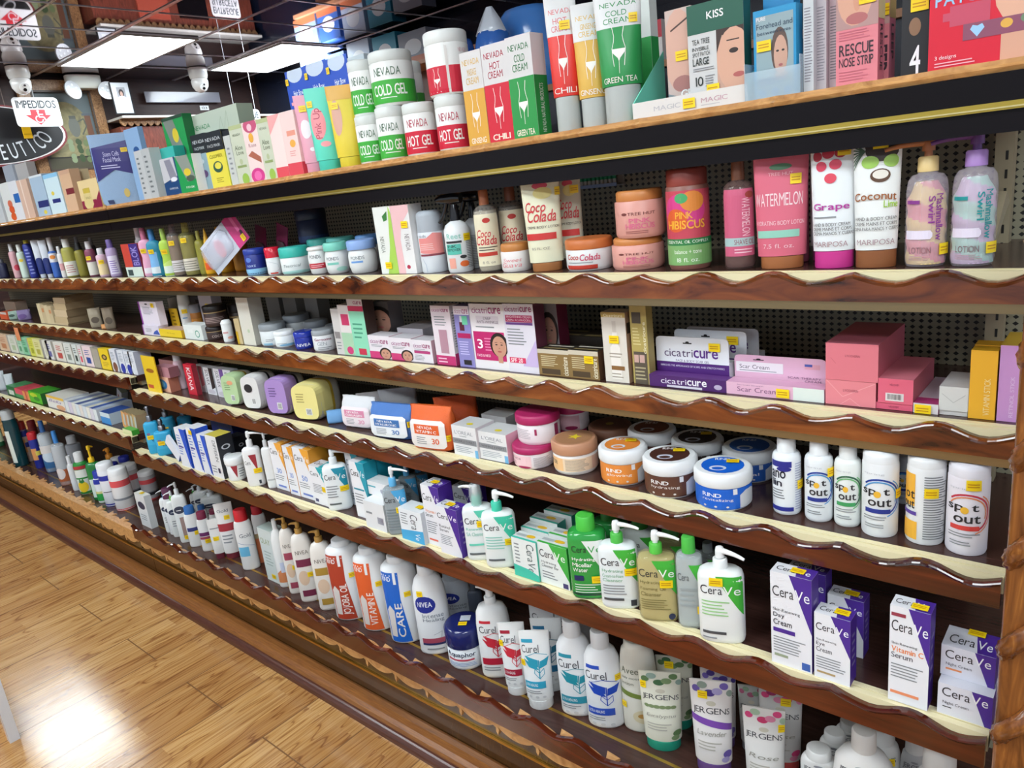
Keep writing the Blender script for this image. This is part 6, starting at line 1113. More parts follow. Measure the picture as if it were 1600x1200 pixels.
# wipes
def wipes(lab, x0, x1, ym, top, by, c, tc, word, lidc, n30, d=0, yaw=8, st=None, **k):
    R('soft', 'S4', lab, x0, x1, ym, top, d=d, by=by, ratio=.42, c=c, lidc=lidc, yaw=yaw, st=st, lidels=[Rc(.22, .5, .78, .78, tc), T('NEVADA', .3, .66, .64, .74, '#f2f2f2', bold=1), T(word, .26, .54, .72, .62, '#f2f2f2', bold=1), Ln(.26, .2, .5, .44, 4), T(n30, .6, .24, .76, .4, tc, bold=1)], **k)
wipes('orange vitamin wipes pack with a white framed flap, front one', 646, 712, 675, (678, 634), (680, 707), '#e9672a f', '#e2602a', 'VITAMIN C', '#ece6e2', '30', st=[(.96, .4)])
R('soft', 'S4', 'orange wipes pack standing behind the front orange one', 680, 748, 650, (716, 619), d=.075, ratio=.4, c='#d9561c f')
wipes('blue wipes pack with a white framed flap', 583, 652, 660, (612, 630), (612, 688), '#4a79c0 f', '#3a6fb0', 'HYALURONIC', '#e6eaf0', '30', st=[(1.0, .6)])
wipes('white wipes pack with a pink label, left of the blue one', 538, 592, 645, (568, 620), (566, 672), '#dcdcdf f', '#d98aa8', 'COLLAGEN', '#ecdfe4', '30', st=[(1.02, .6)])
R('soft', 'S4', 'grey transparent wipes pack in the shade behind the blue one', 595, 655, 640, (625, 607), d=.08, ratio=.4, c='#b9b9bd f')
R('soft', 'S4', 'white and pink wipes pack lying back behind the white one', 560, 615, 640, (588, 613), d=.075, ratio=.4, c='#cfc9cc f')
R('soft', 'S4', 'small light blue pack lying low left of the white wipes', 512, 542, 655, (528, 641), d=.01, ratio=.6, c='#6fa3d6 f')
# towel rolls
def loaf(lab, x0, x1, ym, top, c, c2, els, d=0): R('loaf', 'S4', lab, x0, x1, ym, top, d=d, ratio=1.1, c=c, c2=c2, els=els, yaw=14)
bar = [Rc(.5, .04, .8, .3, '#e6e6e6')]+[Rc(.54+.04*i, .07, .56+.04*i, .27, '#55555a') for i in range(6)]
loaf('towel roll pack in a pale yellow band, right end of the towel rolls', 468, 524, 622, (490, 594), '#e9dc8f', '#c9a83a', [Ln(.1, .5, .6, .9, 4, '#a5975a')]+bar)
loaf('towel roll pack in a lilac band between the yellow and the white ones', 425, 472, 615, (446, 587), '#a98ac9', '#241d2a', [Ln(.1, .5, .6, .9, 4, '#6a4f8a')]+bar)
loaf('towel roll pack in a white band with a black strip', 386, 428, 608, (404, 583), '#dedddc', '#17161a', [('e', .4, .7, .3, .18, '#26262a')]+bar)
loaf('towel roll pack in a pale green band with a gold edge', 352, 390, 600, (366, 581), '#b5cf9f', '#a58c2a', [Ln(.1, .5, .6, .9, 4, '#7a9a6a'), ('e', .6, .85, .25, .1, '#e0a07a')]+bar)
B('S4', 'green wrapped carton in the shade above the green towel roll', (338, 576), (372, 578), .05, '#5c7a62', d=.12)
# hair straightener cartons
for i, (x0, x1, y, c, f) in enumerate(((349, 361, 578, '#d9dadf', None), (332, 347, 576, '#dcd9df', '#6a4a8f'), (316, 330, 574, '#dcdce0', '#2a2426'), (300, 314, 571, '#e0d9dc', '#c9707f'))):
    B('S4', 'white hair colour carton with '+['grey edging, right end of the row', 'a violet panel', 'a black panel', 'a rose panel next to the red carton'][i], (x0, y), (x1, y+1.5), .03, c, d=0, cs='#bdbfc6', f=[T('SOLVEX', .18, .35, .5, .92, '#3a3a42', rot=-90)]+([('p', [(.6, .2), (1, .3), (1, 1), (.6, 1)], f)] if f else [])+[('e', .5, .12, .4, .08, '#c9c4cc')], by=(x0+6, y+45+i*-2))
B('S4', 'red hair colour carton with white sideways letters', (285, 569), (298, 571), .02, '#c9233a', d=0, cs='#8a1a2a', f=[T('KIANA', .3, .15, .75, .9, '#f3e6e8', rot=-90, bold=1)], by=(291, 615))
R('bottle', 'S4', 'pale pink bottle with a white cap beside the red carton', 268, 284, 590, (273, 555), by=(281, 612), c='#dfbfc9', cc='#dcd9da', sh=.8, cr=.75)
B('S4', 'yellow card display holding pink soap cartons, left end of the shelf', (219, 556), (239, 558), .004, '#e9c52a', cs='#d9b01f', d=.0, f=[('e', .5, .6, .3, .06, '#a5651f'), Rc(.1, .1, .5, .2, '#c9583a')], name='display_box', by=(230, 610))
z_ = .846
b1 = B('S4', 'pink round-badged soap carton at the bottom of the yellow display', (240, 588), (262, 590), .04, '#e8b59a', cs='#b56f5a', d=.0, f=[('e', .5, .5, .34, .34, '#2f7fc0'), ('e', .5, .5, .2, .2, '#6fb0dc')])
B('S4', 'pink brown soap cartons standing upright above the badged one', (241, 573), (262, 574), .04, '#b5808a', cs='#8f5a62', d=.002, z0=b1, f=[Rc(.46, 0, .52, 1, '#7a4a54')])
b1 = B('S4', 'flat pink and yellow soap carton laid across the top', (233, 562), (268, 561), .06, '#c98a86', cs='#a56a6a', d=.09, f=[Rc(0, 0, 1, .2, '#e0c02a'), Rc(0, .5, 1, .6, '#8f5a72')])
# ------------------------------------------------ fourth shelf, left unit
row = [(-2, 12, 534, '#e3c3a4', '#c9855c', 'peach and cream'), (14, 25, 534, '#dfe0d4', '#b9c9a4', 'white and sage'), (26, 33, 534, '#b5d9bf', '#5fa57a', 'pale mint'), (33, 42, 535, '#8fcfa8', '#4a9a6a', 'mint green'), (44, 52, 537, '#d9d95c', '#a5a82a', 'lime yellow'), (52, 63, 538, '#e3dfa0', '#b9b04a', 'pale yellow'), (66, 74, 538, '#e0dccf', '#c9c4b0', 'cream'), (71, 80, 540, '#dcdad6', '#6a6aa0', 'white with a blue strip'), (83, 97, 539, '#dfdbd2', '#c0504a', 'white with a red figure'), (98, 109, 538, '#dcded9', '#8a948c', 'white with grey lines'), (112, 119, 543, '#d6dbd8', '#2c3a38', 'white with black bars'), (120, 126, 543, '#dcd9da', '#d9485c', 'white and red striped'), (126, 139, 538, '#e9d3d6', '#2a4a9a', 'pink and blue face')]
for i, (x0, x1, y, c, c2, nm) in enumerate(row):
    B('L4', nm+' soap carton, '+ordn(i)+' from the left picture edge', (x0, y), (x1, y+1), .1, c, ct=c, cs='#c9c4ba', d=0, f=[Rc(.25, .15, .75, .45, c2), Ln(.2, .55, .8, .85, 3, c2)], h=.095)
B('L4', 'grey brown plain carton edge beside the bright yellow carton', (141, 543), (151, 545), .08, '#aaa294', d=.0, h=.09)
B('L4', 'bright yellow carton with a dark oval picture', (152, 544), (167, 546), .06, '#eccb2a', cs='#a88a2c', d=.0, f=[('e', .5, .6, .28, .14, '#4a3a24'), ('e', .5, .6, .14, .08, '#c9a05c'), Ln(.2, .15, .8, .38, 3, '#b5902a')], h=.094)
for i, (x, c) in enumerate(((170, '#7a4a38'), (182, '#2436a0'), (192, '#2436a0'), (202, '#d9dde6'))):
    B('L4', ['white foot care carton with a brown shape', 'white foot care carton with a blue shape, left of its twin', 'white foot care carton with a blue shape, right of its twin', 'white foot care carton with no coloured shape, nearest the joint'][i], (x, 549+i), (x+9, 550+i), .07, '#dfe2ea', cs='#b9bfd0', d=.0, f=[('e', .5, .2, .38, .22, c), Ln(.15, .5, .8, .9, 6, '#8f98a8')], h=.098)
for i in range(6): B('L4', 'pale carton of the upper left row, '+ordn(i)+' beyond the picture edge', (-18-14*i, 533-i), (-6-14*i, 533-i), .08, ['#d9c9b5', '#cfd6c9', '#dcdcd6', '#c9b5a8', '#d0d6dc', '#e0dcc9'][i], d=0, h=.095)
# ================================================================ FIFTH SHELF, right unit
def cv(sh, lab, TL, TR, dep, els, side=PUR, d=0, by=None, st=None, top=True, z0=None, wedge=PUR, base=.32, tel=None, x0=.46, s=None, h=None, c='#e9e9ee', ct='#dfdfe4'):
    return B(sh, lab, TL, TR, dep, c, cs=side, ct=ct, d=d, by=by, z0=z0, h=h, f=cerave(wedge, x0, base=base)+els, s=s if s is not None else [Ln(.25, .25, .75, .8, 5, '#8a7fb0')], t=tel if tel is not None else [('p', [(.62, 0), (1, 0), (1, 1), (.5, 1)], wedge), T('Cera', .08, .3, .55, .7, '#35343a'), T('Ve', .6, .3, .9, .7, '#f2f2f6')], st=st)
n1 = B('S5', 'white and purple night cream carton, lower of the stacked pair', (1466, 1064), (1552, 1093), .06, '#dedee8', cs=PUR, ct='#d9d9e2', d=.0, by=(1466, 1113), f=[('p', [(.62, 1), (1, 1), (1, 0), (.88, 0)], PUR), T('Cera', .08, .62, .6, .9, '#35343a'), T('Ve', .62, .62, .92, .9, '#f2f2f6'), T('Night Cream', .1, .34, .58, .46, '#4a4a54'), Ln(.1, .24, .3, .32, 1, '#26262c')])
B('S5', 'white and purple night cream carton on top of the pair', (1471, 1009), (1557, 1027), .06, '#e0e0ea', cs=PUR, ct='#dcdce6', d=.0, z0=n1, f=[('p', [(.62, 1), (1, 1), (1, 0), (.88, 0)], PUR), T('Cera', .08, .6, .6, .88, '#35343a'), T('Ve', .62, .6, .92, .88, '#f2f2f6'), T('Night Cream', .1, .34, .58, .46, '#4a4a54'), Rc(.1, .22, .4, .28, '#e8905c')], t=[('p', [(.66, 0), (1, 0), (1, 1), (.54, 1)], PUR), T('Cera', .1, .2, .58, .6, '#35343a'), T('Ve', .62, .2, .9, .6, '#f2f2f6')], st=[('t', .55, .86)])
cv('S5', 'tall white and purple vitamin serum carton with orange words', (1391, 944), (1455, 962), .035, [T('Skin Renewing', .06, .6, .7, .635, '#55555c'), T('Vitamin C', .06, .535, .86, .59, '#ef8a4c', bold=1), T('Serum', .06, .47, .6, .525, '#4a4a54'), Ln(.06, .26, .9, .42, 5), Rc(.06, .09, .78, .12, '#ef9468'), Rc(.04, .9, .4, .935, '#9a3a4c')], by=(1388, 1092), st=[('t', .7, .3)], base=.46)
cv('S5', 'white and purple eye cream carton, front of the pair', (1272, 955), (1329, 973), .035, [T('Skin Renewing', .06, .58, .62, .62, '#55555c'), T('Eye', .06, .5, .3, .57, '#4a4a54'), T('Cream', .06, .42, .5, .49, '#4a4a54'), Ln(.06, .16, .9, .36, 5), Rc(.08, .09, .6, .12, '#b59a6c')], by=(1275, 1057), st=[('t', .7, .5)], base=.42)
cv('S5', 'white and purple eye cream carton standing right behind the front one', (1293, 930), (1350, 940), .035, [], d=.055, st=[('t', .6, .5)])
cv('S5', 'tall white and purple day cream carton at the gap after the white pump', (1203, 893), (1268, 907), .035, [T('Skin Renewing', .06, .58, .72, .62, '#55555c'), T('Day', .06, .51, .34, .57, '#4a4a54', bold=1), T('Cream', .06, .44, .52, .5, '#4a4a54', bold=1), Rc(.06, .36, .6, .405, PUR), Ln(.06, .14, .86, .32, 6), Rc(.08, .09, .42, .12, '#9aa58a'), Rc(.76, .02, .96, .1, '#3a62b0')], by=(1208, 1034), st=[('t', .6, .5)], base=.42)
cv('S5', 'purple sided carton in the shade behind the day cream', (1230, 886), (1290, 900), .035, [], d=.06)
# green family
def cvp(lab, x0, x1, ym, top, by, c, col, cc, hc, els, ang=-20, d=0, yaw=None, st=None, wrap=False, wedge=None, dark='#35343a', **k):
    R('pump', 'S5', lab, x0, x1, ym, top, by=by, d=d, ratio=.55, c=c, cc=cc, hc=hc, ang=ang, wrap=wrap, yaw=yaw, st=st, n=3,
      els=[('p', [(.4, .97), (.97, .97), (.97, .42)], wedge or cc), T('Cera', .08, .72, .54, .84, dark), T('Ve', .56, .72, .92, .84, '#f2f4f2')]+els, **k)
gr = '#42b23c'
cvp('white foaming pump bottle with a green wedge and all white pump, standing alone', 1092, 1164, 950, (1130, 856), (1126, 1011), '#eceeec', 0, '#e9ebea', '#eff0f0', [Ln(.1, .4, .7, .64, 5, '#9ccf8a'), Rc(.1, .14, .6, .18, '#4a4c50'), Ln(.1, .06, .5, .11, 1)], ang=-25, wedge=gr, st=[(.42, .9)], sh=.79)
def micel(lab, x0, x1, ym, top, by, c, cc, els, d=0, liquid=None, st=None):
    R('bottle', 'S5', lab, x0, x1, ym, top, by=by, d=d, ratio=.7, n=3, c=c, cc=cc, sh=.83, cr=.5, shoulder=.1, els=els, liquid=liquid, st=st, name='micellar_bottle')
micel('clear micellar bottle with a green cap, between the amber pump and the white pump', 1058, 1101, 930, (1078, 838), (1086, 986), '#c5cccb c', '#4cb848', [('p', [(.5, .9), (.96, .9), (.96, .55)], gr), T('Cera', .1, .68, .5, .78, '#5c6266'), Ln(.14, .3, .8, .6, 4, '#9aa3a5')], liquid='#b9c2c2', st=[(.95, .28)])
cvp('clear amber foaming oil cleanser pump with a green collar', 997, 1060, 920, (1024, 828), (1030, 976), '#cdbf85 c', 0, '#57bf45', '#eceeec', [T('Hydrating', .1, .6, .6, .66, '#6a6238'), T('Foaming Oil', .1, .5, .7, .56, '#6a6238'), T('Cleanser', .1, .42, .6, .48, '#6a6238'), Ln(.1, .2, .8, .38, 5, '#857c4c'), ('e', .82, .1, .08, .05, '#1e2a4c')], ang=-15, wedge=gr, st=[(.72, .62)], liquid='#cfc28a', sh=.76)
cvp('white hydrating cleanser pump with a green collar, in front of the green bottles', 936, 997, 900, (963, 812), (968, 957), '#e6ebec', 0, '#4fb84a', '#eceeee', [T('Hydrating', .1, .6, .62, .66, '#5fa57a'), T('Cream-to-Foam', .1, .53, .62, .58, '#5fa57a'), T('Cleanser', .1, .46, .6, .51, '#5fa57a'), Ln(.1, .24, .8, .42, 4), Rc(.1, .15, .6, .19, '#4a4c50'), Rc(.76, .06, .9, .16, '#2a2d3a')], ang=-15, wedge=gr, st=[(.8, .62)], sh=.76)
micel('deep green micellar water bottle with a bright green cap', 888, 948, 885, (911, 803), (918, 943), '#2f9a44 g', '#4cc044', [('p', [(.4, .92), (.92, .92), (.92, .4)], '#eceeec'), T('Cera', .12, .74, .5, .84, '#26332a'), T('Ve', .54, .74, .86, .84, '#2f9a44'), T('Hydrating', .12, .6, .7, .66, '#eef2ee', bold=1), T('Micellar', .12, .52, .62, .58, '#eef2ee', bold=1), T('Water', .12, .44, .5, .5, '#eef2ee', bold=1), Rc(.14, .3, .38, .38, '#1e2a5c'), Ln(.14, .1, .8, .26, 4, '#cfe6d2'), Rc(.0, .0, 1, .1, '#1f4c3c')], st=[(.72, .32)])
for i, (x0, x1, ty, tx, c) in enumerate(((930, 985, 793, 942, '#2f8f44 g'), (978, 1030, 806, 990, '#dfe3df'), (1022, 1075, 819, 1037, '#b9b37a c'), (1090, 1122, 846, 1100, '#9aa09f c'))):
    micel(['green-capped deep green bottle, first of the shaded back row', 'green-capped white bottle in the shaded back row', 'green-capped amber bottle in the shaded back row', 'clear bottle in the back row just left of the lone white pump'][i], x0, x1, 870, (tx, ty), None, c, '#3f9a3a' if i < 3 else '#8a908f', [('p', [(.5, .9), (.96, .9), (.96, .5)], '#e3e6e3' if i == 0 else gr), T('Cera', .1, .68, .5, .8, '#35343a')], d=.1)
# soap bar cartons
mint = '#3fc0a8'
def bar_box(lab, TL, TR, c, side, d, by=None, dep=.034, f=None): B('S5', lab, TL, TR, dep, '#e6eae8', cs=side, ct='#d9dcdb', d=d, by=by, f=f, t=[Rc(.0, 0, 1, .2, c), ('e', .6, .6, .18, .2, '#e9b92a'), Rc(.05, .4, .45, .7, '#aeb3b5')])
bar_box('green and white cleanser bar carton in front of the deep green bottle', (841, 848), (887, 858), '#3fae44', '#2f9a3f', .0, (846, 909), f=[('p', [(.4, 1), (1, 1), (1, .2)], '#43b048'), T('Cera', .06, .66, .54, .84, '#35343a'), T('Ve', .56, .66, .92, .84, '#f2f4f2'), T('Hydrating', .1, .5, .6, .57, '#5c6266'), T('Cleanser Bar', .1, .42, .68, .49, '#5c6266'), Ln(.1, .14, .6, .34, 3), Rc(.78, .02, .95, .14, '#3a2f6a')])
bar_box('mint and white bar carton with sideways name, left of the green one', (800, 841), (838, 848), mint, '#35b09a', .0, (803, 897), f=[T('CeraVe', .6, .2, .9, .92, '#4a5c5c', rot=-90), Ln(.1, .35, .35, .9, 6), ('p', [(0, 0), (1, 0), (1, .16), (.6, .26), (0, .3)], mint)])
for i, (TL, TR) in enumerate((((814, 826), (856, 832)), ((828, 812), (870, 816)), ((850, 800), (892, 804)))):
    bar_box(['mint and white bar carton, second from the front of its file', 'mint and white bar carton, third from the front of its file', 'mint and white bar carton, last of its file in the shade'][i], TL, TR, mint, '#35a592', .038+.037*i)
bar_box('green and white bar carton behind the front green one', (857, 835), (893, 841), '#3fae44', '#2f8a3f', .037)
# SA pumps and serums
cvp('white pump bottle with a mint collar and mint wedge, right one of two', 752, 804, 830, (779, 760), (786, 893), '#e9edec', 0, '#3fc4a4', '#eef0f0', [Ln(.1, .36, .7, .62, 5, '#8fcabc'), Rc(.12, .14, .6, .18, '#5c6266')], ang=-25, st=[(.8, .5)], sh=.74)
cvp('white pump bottle with a mint collar under a clear overcap, left one of two', 712, 760, 825, (734, 756), (742, 877), '#e6eaea', 0, '#57c4aa', '#dfe2e2', [T('Renewing', .1, .58, .66, .65, '#6fbfae'), T('SA Cleanser', .1, .49, .66, .56, '#6fbfae'), Rc(.14, .3, .7, .34, '#6fcfb8'), Rc(.12, .12, .66, .16, '#5c6266')], ang=150, wrap=True, st=[(.62, .72)], sh=.74)
cv('S5', 'white and purple retinol serum carton beside the clear-capped pump', (681, 790), (714, 799), .04, [T('Retinol', .08, .56, .6, .62, '#55555c'), T('Serum', .08, .48, .5, .54, '#55555c'), Ln(.08, .2, .7, .42, 6)], by=(686, 862), st=[('t', .5, .5)], base=.1)
cv('S5', 'white and purple serum carton left of the retinol carton, taller', (657, 757), (684, 763), .05, [T('Vitamin C', .08, .55, .8, .6, '#e8905c'), T('Serum', .08, .48, .5, .54, '#55555c'), Ln(.08, .2, .7, .42, 6), Rc(.1, .08, .6, .11, '#e8705c')], by=(667, 848), st=[('t', .5, .5)], base=.5, s=[('e', .6, .5, .22, .12, '#7a5fc0'), ('e', .6, .5, .15, .08, PUR)])
cv('S5', 'purple serum carton in the back row behind the clear-capped pump', (706, 760), (738, 766), .05, [], d=.075)
B('S5', 'small white and sky blue carton with a sideways name, in front of the serums', (626, 795), (661, 803), .05, '#e6eaee', cs='#cfd4d9', ct='#dfe3e6', d=.0, by=(633, 842), f=[T('Cera', .5, .4, .82, .88, '#55555c', rot=-90), ('p', [(0, 0), (1, 0), (1, .42), (0, .3)], '#43a9dc'), T('Ve', .62, .08, .84, .3, '#e6eef4', rot=-90), Ln(.08, .5, .4, .9, 5)], st=[('t', .7, .5)])
# clear blue pumps
for i, (x0, x1, ym, tx, ty, by) in enumerate(((601, 638, 800, 615, 731, (622, 840)), (626, 656, 780, 635, 722, None), (643, 672, 765, 652, 722, None))):
    cvp(['frosted pump bottle with a sky blue collar, front one', 'frosted pump bottle with a sky blue collar, second in its file', 'frosted blue-collared pump furthest back in its file'][i], x0, x1, ym, (tx, ty), by, '#aeb8bd c', 0, '#5fb0e0', '#e9ecee', [Ln(.1, .1, .7, .6, 8, '#7a858a')], d=[0, .085, .16][i], ang=-20, wedge='#4aa8dc', liquid='#a9b4b9', st=[(.7, .55)] if i == 0 else None, sh=.72)
# lotion boxes with barcodes
def bc(u, v, w_=.3, h_=.25): return [Rc(u+w_*k/9, v, u+w_*k/9+w_/22, v+h_, '#4a4f7a') for k in range(9)]
q1 = B('S5', 'wide white lotion carton with a barcode, lower of the flat pair', (575, 784), (607, 793), .05, '#e3e4e6', cs='#c9cccf', d=.0, by=(578, 824), f=bc(.62, .25)+[Ln(.1, .5, .5, .7, 1)])
B('S5', 'wide white lotion carton with a barcode on top of the flat pair', (574, 751), (606, 759), .045, '#e3e4e6', cs='#cfd2d4', ct='#d6d8da', d=.004, z0=q1, f=bc(.62, .3)+[Rc(0, .6, .4, .7, '#4aa8b5')])
te = '#1f9ab0'
cv('S5', 'white carton with a teal wedge and teal side, behind the barcode cartons', (551, 722), (574, 727), .15, [Rc(.1, .5, .8, .53, '#2a8fa5'), Ln(.1, .25, .8, .45, 4)], side=te, wedge=te, d=.0, st=[('t', .5, .5)], s=[Rc(.3, 0, .33, 1, '#167a8c'), Rc(.64, 0, .67, 1, '#167a8c')])
cv('S5', 'white carton with a teal wedge left of the barcode cartons', (530, 708), (549, 713), .06, [Rc(.2, .3, .9, .36, '#2c2f5c'), Ln(.1, .1, .7, .25, 3)], side=te, wedge=te, d=.03)
cvp('white pump bottle with a teal wedge in front of the teal cartons', 506, 544, 770, (521, 703), (526, 801), '#e9ecee', 0, '#e3e6e8', '#e9ecee', [Ln(.1, .3, .6, .6, 5), Rc(.12, .14, .6, .18, '#5c6266')], ang=-20, wedge='#1f8fa8', st=[(.8, .5)], sh=.76)
cv('S5', 'white carton with a teal side and wedge, left of the pump bottle', (483, 728), (507, 733), .05, [Ln(.1, .3, .8, .55, 6), Rc(.1, .06, .3, .14, '#3a3f6a')], side=te, wedge='#1fa5b0', by=(488, 784), st=[('f', .85, .45)], base=.5)
og = '#eca53a'
for i, (TL, TR, by) in enumerate((((457, 699), (482, 705), (462, 773)), ((440, 697), (455, 700), (445, 768)), ((418, 690), (438, 694), (426, 760)))):
    cv('S5', ['white sunscreen carton with an orange side and a blue 50', 'white sunscreen carton with a blue 30, middle of the orange group', 'white sunscreen carton, left one of the orange group'][i], TL, TR, .07, [T(['50', '30', '30'][i], .3, .36, .66, .46, '#6a8fd0', bold=1), Ln(.1, .2, .8, .33, 3), Rc(.2, .06, .8, .1, '#6a7fc9')], side='#e0982f', wedge=og, by=by, base=.45, s=[Ln(.2, .2, .8, .8, 6, '#c98424')])
B('S5', 'orange carton end in the second row behind the orange group', (478, 690), (512, 694), .05, '#d9922f', cs='#c98424', d=.08)
R('pump', 'S5', 'white pump bottle with a clear cap, right of the red wedged one', 411, 428, 720, (417, 672), by=(423, 764), ratio=.7, c='#e3e5e6', cc='#c9cccf', hc='#c9ccd0', sh=.74, els=[Rc(.1, .2, .9, .24, '#b9bdc0')])
R('pump', 'S5', 'white pump bottle with a dark red wedge and a yellow price tag', 382, 411, 725, (393, 676), by=(398, 763), ratio=.6, c='#e9e9ea', cc='#e3e3e4', hc='#eceded', sh=.72, ang=-15, els=[('p', [(.35, .85), (.75, .85), (.72, .4)], '#a0303c'), T('Cera', .1, .6, .4, .7, '#35343a'), Rc(.66, .06, .78, .16, '#3a3f4a')], st=[(.7, .42)])
R('jar', 'S5', 'white tub with a wide white lid and a dark red wedge', 355, 386, 740, (369, 713), by=(371, 757), c='#e6e7e8', lc='#e9eaeb', lf=.3, lw=1.08, els=[('p', [(.35, .95), (.62, .95), (.55, .2)], '#a0303c'), Ln(.65, .2, .9, .8, 4)], name='cream_tub', cat='tub')
# dark cartons, blue cartons
B('S5', 'black carton with white ring prints on its side, right one', (352, 682), (364, 684), .05, '#26282e', cs='#26282e', d=.06, s=[('e', .5, .7, .2, .06, '#c9ccd2'), ('e', .5, .7, .12, .035, '#26282e'), ('e', .5, .4, .2, .06, '#c9ccd2')])
B('S5', 'white carton with a black side showing ring prints, front one', (320, 680), (337, 683), .06, '#e3e4e6', cs='#26282e', ct='#c9b84a', d=.0, by=(330, 750), f=[T('DIFFERIN', .6, .4, .85, .9, '#55585f', rot=-90), Rc(.6, .12, .8, .24, '#2f3550'), Ln(.1, .1, .5, .3, 3)], s=[('e', .5, .72, .28, .06, '#d0d3d8'), ('e', .5, .72, .18, .04, '#26282e'), ('e', .5, .5, .28, .06, '#d0d3d8'), ('e', .5, .28, .28, .06, '#d0d3d8'), ('e', .5, .28, .18, .04, '#26282e')])
for i, (TL, TR, by) in enumerate((((306, 679), (318, 681), (314, 744)), ((289, 668), (303, 670), (299, 738)), ((271, 669), (286, 671), (283, 731)))):
    B('S5', ['white and blue cream carton, right one of three', 'white and blue cream carton, tallest middle one of three', 'white and blue cream carton, left one of three beside the silver pump'][i], TL, TR, .05, '#e3e6ec', cs='#2050c0', ct='#e0e2e6', d=0, by=by, f=[('p', [(.5, 1), (1, 1), (1, .05), (.9, .05)], '#1f55cc'), Ln(.1, .3, .5, .85, 8, '#6a86c9'), Rc(.1, .5, .6, .54, '#4a4a9a')], st=[('f', .5, .9)] if i == 1 else None)
B('S5', 'navy carton in the shade at the back above the blue cartons', (328, 655), (360, 658), .05, '#1c2f78', d=.12)
c_ = B('S5', 'slim white carton lying slanted in front of the turquoise pumps', (262, 716), (278, 708), .012, '#dfe3ec', cs='#2c54b0', d=-.03, h=.045)
c_.rotation_euler = (0, math.radians(40), 0); rest(c_, .6035)
def vp(lab, x0, x1, ym, top, by, d=0): R('pump', 'S5', lab, x0, x1, ym, top, by=by, d=d, ratio=.7, c='#2fa3cf', cc='#8a8c92 m', hc='#8a8c92 m', sh=.68, n=3, ang=120, spout=.03, els=[Rc(.1, .3, .9, .7, '#3fb0d9'), ('e', .3, .66, .12, .04, '#7a6a8a'), T('Vo', .4, .4, .7, .5, '#2a3a5c', bold=1)], st=[(.4, .55)])
vp('turquoise hand soap pump bottle, left front one', 225, 249, 670, (233, 630), (243, 712))
vp('turquoise pump bottle with a broad silver collar, right front one', 243, 272, 690, (257, 657), (260, 716))
vp('turquoise pump bottle in the back row, left of the blue cartons', 244, 268, 660, (249, 632), None, .075)
vp('turquoise pump bottle furthest back in the shade', 262, 284, 655, (277, 634), None, .15)
# ------------------------------------------------ fifth shelf, left unit
def b5(x0, y0, x1, y1, c, lab, d=0, f=None, cs=None, ct=None, dep=.1, h=None, by=None, t=None): return B('L5', lab, (x0, y0), (x1, y1), dep, c, f=f, cs=cs, ct=ct, d=d, h=h, by=by, t=t)
for i, (x, y) in enumerate(((0, 582), (12, 586), (-14, 580))): R('soft', 'L5', ['crumpled white bagged pack at the left picture edge', 'crumpled white bagged pack beside the green cartons', 'white bagged pack beyond the left picture edge'][i], x, x+14, 610, (x+6, y), ratio=.8, d=.01, c='#c9d0d6 f')
b5(9, 602, 22, 606, '#2c7a4a', 'dark green carton with a white label at the left', .0, [Rc(.2, .1, .8, .6, '#d9e0d4')], '#3f8a5a', '#4a8f5a')
b5(22, 606, 34, 610, '#e0566a', 'pink red carton with a green foot', .0, [Rc(0, 0, 1, .4, '#4a9a5c')], '#c9485c', '#c94a56')
b5(34, 610, 44, 613, '#e89a5c', 'salmon and red striped carton', .0, [Rc(.4, 0, .6, 1, '#d9404f')], '#4aa54a', '#d0505c')
b5(43, 611, 62, 615, '#58c02a', 'bright lime green carton with a yellow leaf picture', .0, [('e', .4, .7, .3, .2, '#c9dc3a'), ('e', .6, .4, .25, .2, '#2f8a2a')], '#2c6a2f', '#3f9a2f')
b5(71, 617, 98, 623, '#e6e3df', 'white carton with a yellow top band and purple script', .0, [Rc(0, .8, 1, 1, '#edc24a'), T('Bella', .15, .5, .85, .72, '#8a7ab0', slant=.3), ('e', .75, .2, .25, .2, '#d9a07a')], '#dfe0e4', '#d6d2c9', .12)
for i in range(9): b5(100+i*5.6, 626+i*1.7, 105+i*5.6, 627+i*1.7, ['#dfe2e6', '#d3c9dc', '#e3e0dc', '#dbe3e9', '#e3dad6', '#d6dde6', '#e6e3dc', '#d9d3e0', '#dfe4e8'][i], 'slim pale carton in the packed lower left row, '+ordn(i)+' after the yellow banded one', .0, None, '#c9ced6', ['#d0d3d6', '#8a93b5', '#d9dcd6', '#4a5a8f', '#c9cfd6', '#8fa0c0', '#d3cfc0', '#3a56a0', '#a9b5c9'][i], .16)
b5(155, 643, 170, 647, '#2f87cc', 'blue carton with a pale top half', .0, [Rc(0, .6, 1, 1, '#cfdde6')], '#b9c9d6', '#2a4a8f', .1)
def lean(o, deg, k=None):
    w_ = max(abs(v.co.x) for v in o.children[0].data.vertices); h_ = max(v.co.z for v in o.children[0].data.vertices); a_ = math.radians(deg)
    o.rotation_euler.y = a_; o.location.z += w_*abs(math.sin(a_))
    o.location.x = XJ-.06-(3-k)*(2*w_/math.cos(a_)+.0012) if k is not None else min(o.location.x, XJ-.008-w_*math.cos(a_)-h_*math.sin(a_) if deg > 0 else XJ-.008-w_)
for i in range(4): lean(b5(177+i*5, 648+i*2, 182+i*5, 649+i*2, ['#d9a05c', '#c98f5c', '#a58a5c', '#bfa06a'][i], 'tan and grey carton leaning right, '+ordn(i)+' after the blue carton', .008, [Rc(.5, .2, 1, .9, '#b9bdb9')], '#c0a07a', '#8a7a5c', .05, .075), 12, i)
